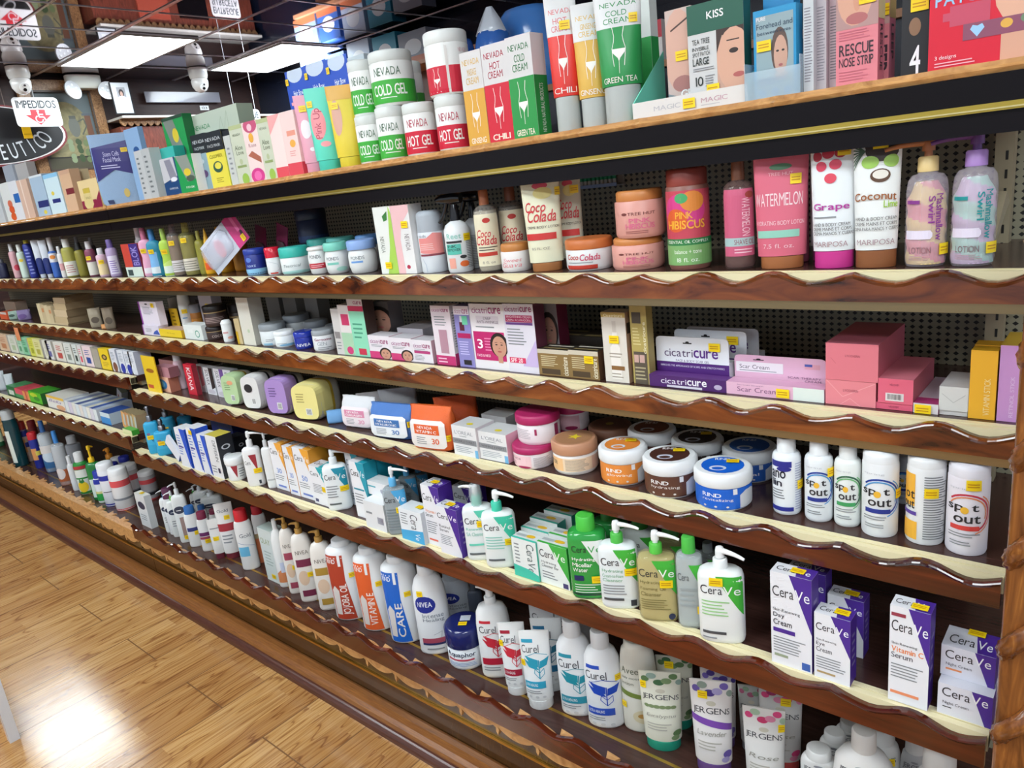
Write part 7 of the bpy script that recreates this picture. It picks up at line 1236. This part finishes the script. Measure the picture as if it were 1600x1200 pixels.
lean(b5(192, 660, 199, 664, '#dfdcdf', 'white carton leaning well over with red print', .19, [Rc(.2, .3, .5, .6, '#c98a86')], '#dcdcd9', '#9aa08c', .03, .07), 30)
b5(203, 690, 217, 693, '#d3d9a0', 'green and cream carton lying low at the joint', -.03, [Rc(0, .4, 1, 1, '#dfe0b0')], '#3f9a33', '#4aa53a', .03, .022)
# ================================================================ BOTTOM TRAY, right unit
def bt(lab, x0, x1, ym, top, by=None, c='#e9eaec', cc='#e6e7e9', els=None, d=0, sh=.8, cr=.5, ratio=.6, st=None, **k): return R('bottle', 'S6', lab, x0, x1, ym, top, by=by, d=d, ratio=ratio, c=c, cc=cc, els=els, sh=sh, cr=cr, st=st, name=k.pop('name', 'lotion_bottle'), **k)
def jtube(lab, x0, x1, ym, top, c, cc, acc, w2, d=0, by=None, st=None, els=None):
    R('tube', 'S6', lab, x0, x1, ym, top, by=by, d=d, ratio=.62, c=c, cc=cc, cf=.13, cw=1.05, st=st, els=[T('JERGENS', .1, .62, .9, .69, '#3f3f44'), ('e', .5, .74, .09, .03, '#c9c2b0')]+(els or [])+[('e', .2+.14*i, .9+.05*math.sin(i*2), .1, .04, acc[i % len(acc)]) for i in range(6)]+[T(w2, .2, .36, .8, .42, '#9a958a', slant=.2), Ln(.2, .18, .7, .3, 3, '#b5b0a5'), ('e', .84, .14, .12, .05, acc[0]), ('e', .78, .07, .1, .04, acc[-1])])
jtube('floral tube with pink blossoms, front one beside the gap', 1163, 1226, 1160, (1197, 1108), '#e0dcd8', '#d9504c', ['#d9487f', '#a9c0a5', '#c93a6a', '#dd86a4'], 'Rose', .02, None, [(.86, .78)])
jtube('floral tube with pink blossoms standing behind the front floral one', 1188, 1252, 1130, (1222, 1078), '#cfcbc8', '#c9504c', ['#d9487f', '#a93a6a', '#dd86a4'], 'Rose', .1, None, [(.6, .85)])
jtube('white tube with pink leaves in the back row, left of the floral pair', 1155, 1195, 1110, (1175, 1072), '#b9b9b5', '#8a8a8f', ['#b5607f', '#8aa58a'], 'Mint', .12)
jtube('lavender tube with purple sprigs and a purple banner', 1082, 1144, 1130, (1113, 1064), '#e6e0dd', '#6a4a8f', ['#6a5aa8', '#8a9a8f', '#4a3a8a', '#a9a0cf'], 'Lavender', .01, None, [(.35, .84)], [('p', [(0, .52), (1, .42), (1, .5), (0, .6)], '#7a4aa5')])
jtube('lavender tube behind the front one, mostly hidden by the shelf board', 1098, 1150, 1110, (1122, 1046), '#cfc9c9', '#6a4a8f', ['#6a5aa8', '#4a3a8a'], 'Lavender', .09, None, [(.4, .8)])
jtube('eucalyptus tube with green leaves and a teal cap, front one', 1004, 1066, 1120, (1037, 1052), '#dfdccb', '#1f9a80', ['#5c7a4f', '#8fa59a', '#3f6a45', '#7a9468'], 'Eucalyptus', .012, None, [(.15, .82)], [('e', .2+.11*i, .52, .07, .025, '#7d8c62') for i in range(6)])
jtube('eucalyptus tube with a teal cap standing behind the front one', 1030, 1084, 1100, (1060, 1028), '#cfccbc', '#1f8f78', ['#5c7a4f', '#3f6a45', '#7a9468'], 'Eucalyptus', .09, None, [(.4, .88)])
bt('cream body lotion bottle with an olive band and oat picture, dark cap at its foot', 966, 1022, 1090, (1003, 1001), (1003, 1150), c='#dcd8cc', cc='#dcd8cc', sh=.94, cr=.7, shoulder=.3, els=[T('Aveeno', .1, .78, .72, .86, '#5f6650'), T('daily moisturizing', .1, .7, .8, .74, '#6f7564'), T('lotion', .1, .63, .4, .67, '#6f7564'), ('p', [(0, .5), (1, .42), (1, .47), (0, .57)], '#6f7f3a'), ('e', .6, .22, .26, .09, '#d0c4a4'), ('e', .55, .23, .1, .03, '#b58a4a'), ('e', .68, .22, .1, .03, '#c99a5a')], st=[(.12, .36)])
def heron(c): return [('p', [(.15, .62), (.5, .52), (.56, .46), (.3, .5)], c), ('p', [(.2, .66), (.55, .6), (.55, .5), (.35, .54)], c), ('p', [(.9, .64), (.6, .58), (.58, .48), (.8, .52)], c), ('o', [(.2, .64), (.5, .7), (.84, .66)], .0015, c), ('o', [(.57, .6), (.57, .34)], .003, c), ('o', [(.57, .34), (.44, .42), (.46, .48), (.57, .42), (.7, .48), (.7, .4), (.57, .34)], .0018, c)]
def curel(lab, x0, x1, ym, top, by, col, tag_, d=0, st=None, kind='bottle', **k):
    els = [Rc(.12, .84, .46, .89, tag_), T('Curel', .1, .7, .6, .81, '#4a4c52')]+heron(col)+[Rc(.1, .2, .72, .3, tag_), T('ULTRA HEALING', .14, .23, .5, .27, '#f0f2f4'), Ln(.12, .12, .6, .18, 2)]+[('e', .25+.2*i, .07, .05, .02, '#cfd1d4') for i in range(3)]
    if kind == 'tube': R('tube', 'S6', lab, x0, x1, ym, top, by=by, d=d, ratio=.7, c='#eceded', cc='#e9eaeb', cf=.12, cw=1.04, els=els, st=st)
    else: bt(lab, x0, x1, ym, top, by, els=els, d=d, st=st, sh=k.get('sh', .84), cr=.5, shoulder=.3)
curel('white lotion bottle with a royal blue herald mark, right of the teal one', 921, 979, 1075, (937, 984), (958, 1149), '#1f49b5', '#2a50b8', st=[(.86, .72)])
curel('white lotion bottle with a teal herald mark', 872, 928, 1050, (890, 966), (905, 1126), '#1f8fa0', '#2a8fa5', st=[(.84, .72)])
curel('white tube with a light blue herald mark, standing in front of the dark teal one', 818, 863, 1050, (843, 989), (838, 1111), '#2a9ab5', '#2f9fc0', st=[(.1, .56)], kind='tube')
curel('white tube with a dark teal herald mark, behind the light blue one', 836, 882, 1030, (858, 968), (868, 1088), '#1f6f8a', '#1f6f9a', kind='tube')
curel('white tube with a red herald mark, front right of the red bottle', 785, 824, 1030, (806, 976), (806, 1090), '#c92a3c', '#a8203a', st=[(.1, .7)], kind='tube')
R('pump', 'S6', 'white pump bottle with a red herald mark beside the navy-lidded tub', 748, 800, 1000, (766, 920), by=(782, 1068), ratio=.6, c='#eceded', cc='#eceded', hc='#eff0f0', sh=.84, shoulder=.26, ang=140, els=[Rc(.12, .84, .46, .88, '#c92a3c'), T('Curel', .1, .7, .6, .8, '#4a4c52')]+heron('#c92a3c')+[Rc(.1, .22, .9, .32, '#b8203a'), Ln(.12, .12, .6, .2, 2)])
for i, (TL, TR) in enumerate((((826, 947), (864, 957)), ((866, 957), (902, 966)))): B('S6', ['white lotion carton with thin black script, behind the dark teal tube', 'white lotion carton with thin black script, behind the teal bottle'][i], TL, TR, .06, '#cfcfd2', d=.1, f=[T('Curel', .1, .8, .8, .9, '#3a3a42'), Ln(.1, .3, .6, .6, 4)], grp='white script cartons in the tray')
R('jar', 'S6', 'white ointment tub with a big navy lid and two stickers', 697, 758, 1000, (729, 973), by=(734, 1057), c='#e9ecf0', lc='#1e2560 g', lf=.46, lw=1.02, lr=.008, yaw=34, els=[T('Aquaphor', .12, .58, .76, .86, '#1f2c4c', bold=1), Rc(.14, .46, .72, .54, '#c9485c'), Ln(.16, .2, .8, .4, 3, '#8fa5cf')], top=[Rc(.4, .52, .7, .78, '#cfd3e0')], tst=[(.52, .34)], name='ointment_tub', cat='tub')
nv = [('e', .38, .74, .26, .12, '#1f2f8f'), T('NIVEA', .2, .71, .56, .78, '#eef0f6', bold=1), T('Intense', .3, .55, .8, .61, '#7a7f8a'), T('Healing', .3, .48, .8, .54, '#7a7f8a'), ('o', [(.5, .3), (.7, .34), (.66, .24)], .001, '#8a8f9a'), Rc(.2, .18, .9, .25, '#a8485c'), Rc(.2, .15, .9, .18, '#2a2f5c'), Ln(.3, .07, .8, .12, 1)]
bt('white body lotion bottle with a blue oval badge and maroon band', 651, 704, 970, (676, 885), (682, 1031), els=nv, sh=.9, cr=.5, shoulder=.4, st=[(.3, .9)])
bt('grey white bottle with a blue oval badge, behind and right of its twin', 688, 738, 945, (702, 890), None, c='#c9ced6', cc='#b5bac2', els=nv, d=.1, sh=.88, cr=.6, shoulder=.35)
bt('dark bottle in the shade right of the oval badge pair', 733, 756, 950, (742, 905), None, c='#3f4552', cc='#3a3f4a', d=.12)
def rb(lab, x0, x1, ym, top, by, c, word): bt(lab, x0, x1, ym, top, by, ratio=.75, cc='#e9eaec', sh=.93, cr=.55, shoulder=.12, els=[('p', [(.02, .95), (.52, .95), (.5, .6), (.62, .03), (.12, .03), (.06, .5)], c), T('RIND', .1, .84, .34, .9, '#f3f3f3', bold=1), T(word, .34, .1, .5, .55, '#f0e6df', rot=90, bold=1), Rc(.4, .8, .46, .95, '#eceef0'), ('p', [(.14, .1), (.3, .1), (.32, .45), (.22, .52), (.12, .45)], '#dcd3cd')], st=[(.66, .66)])
rb('white bottle with a blue curved label, right of the orange one', 603, 658, 940, (628, 869), (640, 1015), '#1f66c9', 'CARE')
rb('white bottle with an orange curved label', 560, 613, 925, (586, 857), (598, 997), '#e5622f', 'VITAMIN E')
rb('white bottle with a brick red curved label', 517, 572, 910, (543, 845), (556, 981), '#b5412a', 'JOJOBA OIL')
for i, (x0, x1, ym, t_, by, c2) in enumerate(((491, 527, 900, (505, 832), (521, 962), '#b08a3a'), (461, 494, 885, (476, 820), (489, 948), '#7a2f4a'), (443, 468, 875, (454, 813), (468, 934), '#a5485c'))):
    R('pump', 'S6', ['cream pump bottle with a gold pump and gold label', 'cream pump bottle with a gold pump and wine label', 'cream pump bottle with a gold pump, leftmost of three'][i], x0, x1, ym, t_, by=by, ratio=.6, c='#e6e0d9', cc='#b88a3f', hc='#b88a3f', sh=.86, shoulder=.26, ang=150, spout=.035, els=[T('NIVEA', .2, .78, .8, .84, '#6a5f55'), Rc(.15, .58, .85, .7, c2), ('e', .4, .4, .25, .12, '#dfc0a4'), Rc(.2, .1, .8, .2, c2)], st=[(.75, .45)] if i else None)
R('bottle', 'S6', 'white lotion bottle with a picture of cupped hands', 424, 446, 865, (436, 815), by=(444, 920), ratio=.7, c='#e9e9e8', cc='#e9e9e8', sh=.86, cr=.35, shoulder=.4, els=[('p', [(.1, .1), (.9, .1), (.9, .3), (.5, .38), (.1, .28)], '#d98a5c'), Rc(.4, .3, .75, .5, '#cfd6ec')], name='lotion_bottle')
B('S6', 'silvery white tall carton with gold and green script', (404, 824), (425, 834), .05, '#d3dbd9', cs='#d9dedc', ct='#a9b5b0', d=.0, by=(409, 900), f=[T('OLAY', .1, .72, .8, .82, '#8a9a62'), Ln(.2, .3, .8, .6, 5, '#a5b5b0')], st=[('f', .6, .12)])
R('card', 'S6', 'small orange pack with a notched lower edge, in front of the silvery carton', 392, 410, 865, (399, 838), by=(404, 886), ratio=.3, c='#ee8a5c', els=[Rc(0, .85, 1, 1, '#c9b58a'), Ln(.2, .3, .8, .7, 4, '#d9704a')], name='sachet')
def capb(lab, x0, x1, ym, top, by, cc, els=None, d=0, c='#e8e6e4', sh=.82, cr=.75, st=None): bt(lab, x0, x1, ym, top, by, c=c, cc=cc, els=els, d=d, sh=sh, cr=cr, st=st)
capb('white bottle with a red cap and pale blue label, front one', 374, 402, 860, (385, 800), (396, 898), '#c9222c', [Rc(.1, .3, .6, .5, '#6fb9dc'), T('Gold', .3, .7, .8, .78, '#6a6f76'), ('o', [(.1, .6), (.9, .5)], .0012, '#3a5a9a')])
capb('white bottle with a red cap in the back row', 398, 420, 835, (408, 793), None, '#b51f2a', d=.09)
R('tube', 'S6', 'tall white tube with a red band standing on a maroon cap', 345, 372, 840, (352, 788), by=(368, 880), ratio=.6, c='#e6e3e1', cc='#6f2434', cf=.1, cw=1.0, els=[Rc(0, .45, 1, .6, '#a8323c'), T('Gold', .2, .82, .7, .88, '#6a6f76'), Ln(.2, .2, .7, .4, 3)], st=[(.6, .72)])
R('tube', 'S6', 'short white tube on a maroon cap with a yellow tag', 332, 351, 850, (341, 815), by=(346, 878), ratio=.6, c='#e3e0dd', cc='#6a2436', cf=.14, els=[Ln(.2, .7, .8, .78, 1)], st=[(.5, .45)])
capb('white bottle with a maroon cap and wine label, front left', 314, 334, 845, (322, 803), (331, 868), '#7a2440', [Rc(.1, .5, .9, .62, '#6a2f62'), Rc(.1, .4, .9, .48, '#a84a5c')], st=[(.6, .34)])
capb('white bottle with a maroon cap in the second row', 332, 348, 830, (336, 797), None, '#7a2440', d=.07)
capb('white bottle with a blue cap and navy label, front one', 295, 317, 840, (302, 794), (311, 861), '#2f66a8', [Rc(.15, .5, .9, .62, '#3a3f7a')], st=[(.7, .45)])
capb('white bottle with a blue cap in the second row', 312, 327, 815, (316, 790), None, '#2f66a8', d=.065)
def lub(lab, x0, x1, ym, top, by, cc, oc, d=0, st=None, strip=None, ang=200): R('pump', 'S6', lab, x0, x1, ym, top, by=by, d=d, ratio=.55, n=3, c='#e3e5e4', cc=cc, hc='#e0e2e4', sh=.8, ang=ang, spout=.03, els=[('e', .45, .72, .36, .08, oc), Ln(.25, .69, .65, .74, 1, '#e6e8ea')]+([Rc(.35, .12, .65, .56, strip)] if strip else [Ln(.2, .3, .7, .5, 3)]), st=st)
lub('white pump bottle with a tall white pump and a brown strip', 277, 300, 820, (289, 760), (292, 852), '#dfe1e2', '#3a3f52', strip='#a58a84', st=[(.6, .12)])
lub('white pump bottle with a green collar', 260, 281, 810, (267, 768), (274, 840), '#5fae3f', '#2c3550', st=[(.8, .4)])
R('bottle', 'S6', 'white bottle with a speckled plum cap and a plum strip', 243, 264, 800, (251, 759), by=(257, 831), ratio=.6, c='#e3e4e6', cc='#5f2f4c', sh=.78, cr=.8, els=[('e', .45, .72, .36, .07, '#2c3550'), Rc(.35, .15, .7, .55, '#a5708a')], name='lotion_bottle', st=[(.6, .9)])
lub('white pump bottle with a sky blue collar', 228, 247, 795, (236, 757), (241, 823), '#4f9ad0', '#2c3550', st=[(.7, .4)])
B('L6', 'white lotion carton with a dark oval badge, at the right end of the left tray', (209, 770), (224, 776), .03, '#e0e2e3', cs='#d6d9da', ct='#dcdcd6', d=.0, by=(217, 817), f=[('e', .5, .66, .36, .12, '#2c3550'), Ln(.2, .2, .8, .4, 3)], st=[('t', .5, .5)])
for i, (x0, x1, tx, ty, cc) in enumerate(((258, 276, 264, 750, '#e3e5e8'), (283, 299, 290, 757, '#3f9a3a'), (306, 330, 314, 756, '#dfe1e4'), (318, 352, 332, 765, '#dcdee0'))):
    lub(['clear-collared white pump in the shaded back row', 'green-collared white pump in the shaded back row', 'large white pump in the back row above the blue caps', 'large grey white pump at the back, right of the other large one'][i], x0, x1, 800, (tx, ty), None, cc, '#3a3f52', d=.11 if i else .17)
# white bottles at the right end
def jb_(lab, x0, x1, ym, top, d, c='#dcdbd9', cc='#d6d5d3', sh=.82, cr=.7, h=None, **k): R('bottle', 'S6', lab, x0, x1, ym, top, d=d, ratio=.6, c=c, cc=cc, sh=sh, cr=cr, h=h, els=[T('JERGENS', .15, .84, .85, .92, '#55555c'), ('e', .5, .96, .1, .02, '#8a8a90')], name='lotion_bottle', **k)
jb_('pearly white lotion bottle with a flat cap, left front one under the lowest board', 1251, 1308, 1195, (1278, 1168), .02, cc='#d3d2d0', sh=.88)
jb_('pearly white lotion bottle with a flat cap, second row, lettering near its shoulder', 1280, 1328, 1170, (1305, 1143), .085, cc='#cfcecc', sh=.88)
jb_('pearly white lotion bottle in the third row by the dark gap', 1305, 1352, 1150, (1330, 1127), .16, cc='#bdbcbb', sh=.88)
jb_('white lotion bottle with a round cap, in front of the tagged one', 1302, 1396, 1200, (1355, 1142), .0, c='#e3e0dd', cc='#dcd8d4', sh=.84, cr=.42, shoulder=.3)
jb_('white lotion bottle with a yellow price tag at the back right', 1345, 1410, 1170, (1378, 1135), .12, st=[(.7, .85)], shoulder=.3)
jb_('wide white lotion bottle at the right end of the tray, mostly below the picture', 1430, 1505, 1200, (1470, 1165), .0, c='#dedddd', shoulder=.3)
jb_('grey white lotion bottle behind the wide one at the right end', 1405, 1450, 1170, (1428, 1150), .13, c='#b9b9bb', shoulder=.3)
# ------------------------------------------------ bottom tray, left unit
def b6(lab, x0, x1, ym, top, by, c, cc, els=None, d=0, sh=.78, cr=.6, kind='bottle', **k): R(kind, 'L6', lab, x0, x1, ym, top, by=by, d=d, c=c, cc=cc, els=els, **(dict(sh=sh, cr=cr, ratio=.8) if kind == 'bottle' else {}), **k)
band = lambda c: [Rc(0, .7, 1, .86, c), Ln(.2, .3, .8, .5, 2)]
for i, (x0, x1, ym, t_, by, c) in enumerate(((176, 208, 770, (187, 732), (198, 805), '#e6e3e2'), (195, 222, 760, (203, 726), None, '#c9c6c6'), (221, 248, 765, (228, 735), None, '#b9b7b9'))):
    R('can', 'L6' if i < 2 else 'L6', ['white can with a coral red band, front one', 'grey white can with a coral band, just behind the front one', 'can with a coral band in the shade below the shelf joint'][i], x0, x1, ym, t_, by=by, d=[0, .06, .1][i], c=c, cc='#e9e9ea', cf=.16, dome=.2, els=[Rc(0, .68, 1, .86, '#e0555a'), Rc(0, .3, 1, .36, '#8a8c92'), Rc(0, 0, 1, .06, '#e0555a')]+([Rc(0, .2, 1, .32, '#26262c')] if i else []))
R('can', 'L6', 'white and cobalt can with a broad blue ring', 158, 186, 760, (165, 723), by=(174, 795), c='#e3e4ea', cc='#e6e7ea', cf=.16, dome=.2, els=[Rc(0, .72, 1, .86, '#2a35a0'), Rc(.2, .4, .8, .42, '#26262c'), Rc(0, 0, 1, .08, '#2a35a0'), Rc(.85, .1, 1, .7, '#4a4fb0')])
for i, (x0, x1, t_, cc) in enumerate(((173, 190, (180, 724), '#26309a'), (178, 196, (186, 716), '#dcdde0'), (192, 210, (200, 715), '#26309a'))):
    R('can', 'L6', ['blue-capped can top left of the coral bands', 'white-capped can top in the third row', 'blue-capped can top in the third row'][i], x0, x1, 745, t_, d=[.06, .12, .12][i], c='#c9cbd6', cc=cc, cf=.16, dome=.2)
b6('cobalt and white bottle with a green foot beside the cobalt can', 148, 168, 760, (151, 735), (163, 790), '#e0e3e6', '#2536a0', [Rc(0, 0, 1, .4, '#2f9a4a'), Rc(0, .8, 1, 1, '#2536a0'), Rc(0, .4, 1, .5, '#d9d08a')], cr=.8)
R('pump', 'L6', 'green bottle with a bright yellow pump', 138, 162, 745, (146, 700), by=(150, 783), c='#1f7a3a g', cc='#ecc01f', hc='#ecc01f', sh=.7, ang=30, spout=.02, ratio=.8, els=[Rc(.1, .1, .8, .6, '#cfdcd2')])
R('pump', 'L6', 'dark green bottle with an orange pump in the back row', 164, 192, 735, (167, 700), d=.1, c='#1a5c30 g', cc='#d98a1f', hc='#d98a1f', sh=.7, ang=180, spout=.02, ratio=.8)
b6('green bottle with a pineapple label and a white cap', 119, 143, 745, (126, 709), (138, 778), '#2a8a3a', '#dcdcdc', [Rc(0, .55, 1, .8, '#dfe3dc'), Rc(0, .82, 1, .92, '#b5303a'), Rc(0, 0, 1, .5, '#d9ddd6'), ('e', .4, .25, .3, .18, '#ecc62a'), ('p', [(.25, .4), (.4, .36), (.55, .4), (.5, .52), (.4, .46), (.3, .52)], '#2f7a3a')])
b6('small white ribbed bottle left of the pineapple label', 109, 121, 745, (114, 716), (117, 768), '#dfe0e2', '#dcdcdf')
b6('clear bottle with a brown swirl label and blue cap', 86, 109, 725, (92, 677), (104, 763), '#cfd2d6 c', '#3f86cf', [Rc(0, .0, 1, .4, '#b5623a'), ('e', .3, .3, .3, .14, '#dfd6d2')], liquid='#c3c8cd', cr=.35)
b6('clear bottle with a blue wave label and blue cap', 64, 88, 705, (75, 662), (84, 743), '#cfd6dc c', '#3f76bf', [Rc(0, 0, 1, .45, '#3a6a9a'), ('e', .6, .4, .5, .14, '#cfdbe6'), Rc(0, .5, 1, .7, '#dfd9d6')], liquid='#c9d0d6', cr=.35)
b6('cloudy clear bottle standing in the back row behind the brown swirl', 106, 132, 715, (112, 682), None, '#b9bcc2 c', '#c9ccd0', d=.1, liquid='#a9adb3')
for i, (x0, x1, ym, t_, by, c, cc, c2) in enumerate(((52, 68, 715, (56, 678), (67, 737), '#242f8f', '#c0242c', '#e0a53a'), (36, 50, 700, (41, 662), (52, 726), '#cfae9a', '#b5302c', '#2a3590'), (25, 38, 690, (30, 658), (41, 714), '#dfe0dc', '#b5242c', '#1f5a3a'))):
    R('can', 'L6', ['navy can with a red cap and orange pattern', 'tan and navy can with a red cap', 'white and green can with a red cap, leftmost of three'][i], x0, x1, ym, t_, by=by, c=c, cc=cc, cf=.2, dome=.2, els=[Rc(0, .78, 1, 1, c2 if i else '#242f8f'), Rc(.1, .3, .6, .7, '#e09a5c' if i < 2 else '#dfe0dc'), Rc(.5, .45, .9, .6, '#e3d25c' if i == 0 else c2)])
R('can', 'L6', 'red-capped can in the shaded back row', 50, 64, 690, (56, 660), d=.1, c='#8a2a2c', cc='#8a2024', cf=.2, dome=.2)
b6('big dark teal bottle with a cloudy white cap at the left edge', 12, 36, 690, (10, 641), (30, 733), '#123f47 g', '#b9bcbc', [Rc(0, .1, .4, .8, '#dfe6dc')], sh=.84, cr=.9)
b6('green and white bottle at the left picture edge', -8, 10, 700, (-2, 655), None, '#1f5a34', '#c9cccc', [Rc(.2, .2, 1, .7, '#c9d6b0')], d=.01)
for i in range(5): b6('household bottle of the left tray, '+ordn(i)+' beyond the picture edge', -26-20*i, -10-20*i, 680, (-20-20*i, 645-4*i), None, ['#cfd6dc', '#2a6a4a', '#b5302c', '#d9d9dc', '#2c4a9a'][i], '#c9ccd0', d=.02)
# ================================================================ nudge neighbours apart so that nothing clips
from mathutils.bvhtree import BVHTree
def settle(rounds=40):
    bpy.context.view_layer.update()
    items = [r for r, z in STACK]; idx = {r.name: i for i, r in enumerate(items)}
    on = {i: idx.get(z.name) for i, (r, z) in enumerate(STACK) if z is not None and not isinstance(z, (int, float))}
    above = {}
    for i, j in on.items():
        if j is not None: above.setdefault(j, []).append(i)
    geo = []
    for r in items:
        M = r.matrix_world.to_3x3().to_4x4(); V = []; F = []
        for c in r.children_recursive:
            if c.type != 'MESH': continue
            b = len(V); V += [M @ (c.matrix_local @ v.co) for v in c.data.vertices]; F += [tuple(q+b for q in p.vertices) for p in c.data.polygons]
        geo.append((V, F))
    def build(i):
        o = items[i].location; V = [v+o for v in geo[i][0]]
        return BVHTree.FromPolygons(V, geo[i][1]), [min(v[k] for v in V) for k in range(3)], [max(v[k] for v in V) for k in range(3)]
    T = [build(i) for i in range(len(items))]
    order = None
    for rd in range(rounds):
        moved = set(); ids = sorted(range(len(items)), key=lambda i: T[i][1][0])
        for a_ in range(len(ids)):
            i = ids[a_]
            for j in ids[a_+1:]:
                if T[j][1][0] > T[i][2][0]: break
                dx, dy, dz = (min(T[i][2][k], T[j][2][k])-max(T[i][1][k], T[j][1][k]) for k in range(3))
                if min(dx, dy, dz) <= 0 or i in moved or j in moved: continue
                if not T[i][0].overlap(T[j][0]): continue
                ci, cj = items[i].location, items[j].location
                if abs(items[i].rotation_euler.x)+abs(items[i].rotation_euler.y)+abs(items[j].rotation_euler.x)+abs(items[j].rotation_euler.y) > .01: continue
                if dx < dy or abs(ci.y-cj.y) < .02:
                    s = min(dx, .005)/2+.0004; L = (i, -s) if ci.x < cj.x else (i, s); R_ = (j, -L[1]); mv = [(L[0], L[1], 0), (R_[0], R_[1], 0)]
                else:
                    b = i if ci.y > cj.y else j; mv = [(b, 0, min(dy, .006)+.0005)]
                for k, x_, y_ in mv:
                    st = [k]; 
                    while st:
                        q = st.pop(); items[q].location.x = fit_x(SIDE[items[q].name][0], items[q].location.x+x_, SIDE[items[q].name][1]); items[q].location.y += y_; moved.add(q); st += above.get(q, [])
        if not moved: break
        for k in moved: T[k] = build(k)
settle()
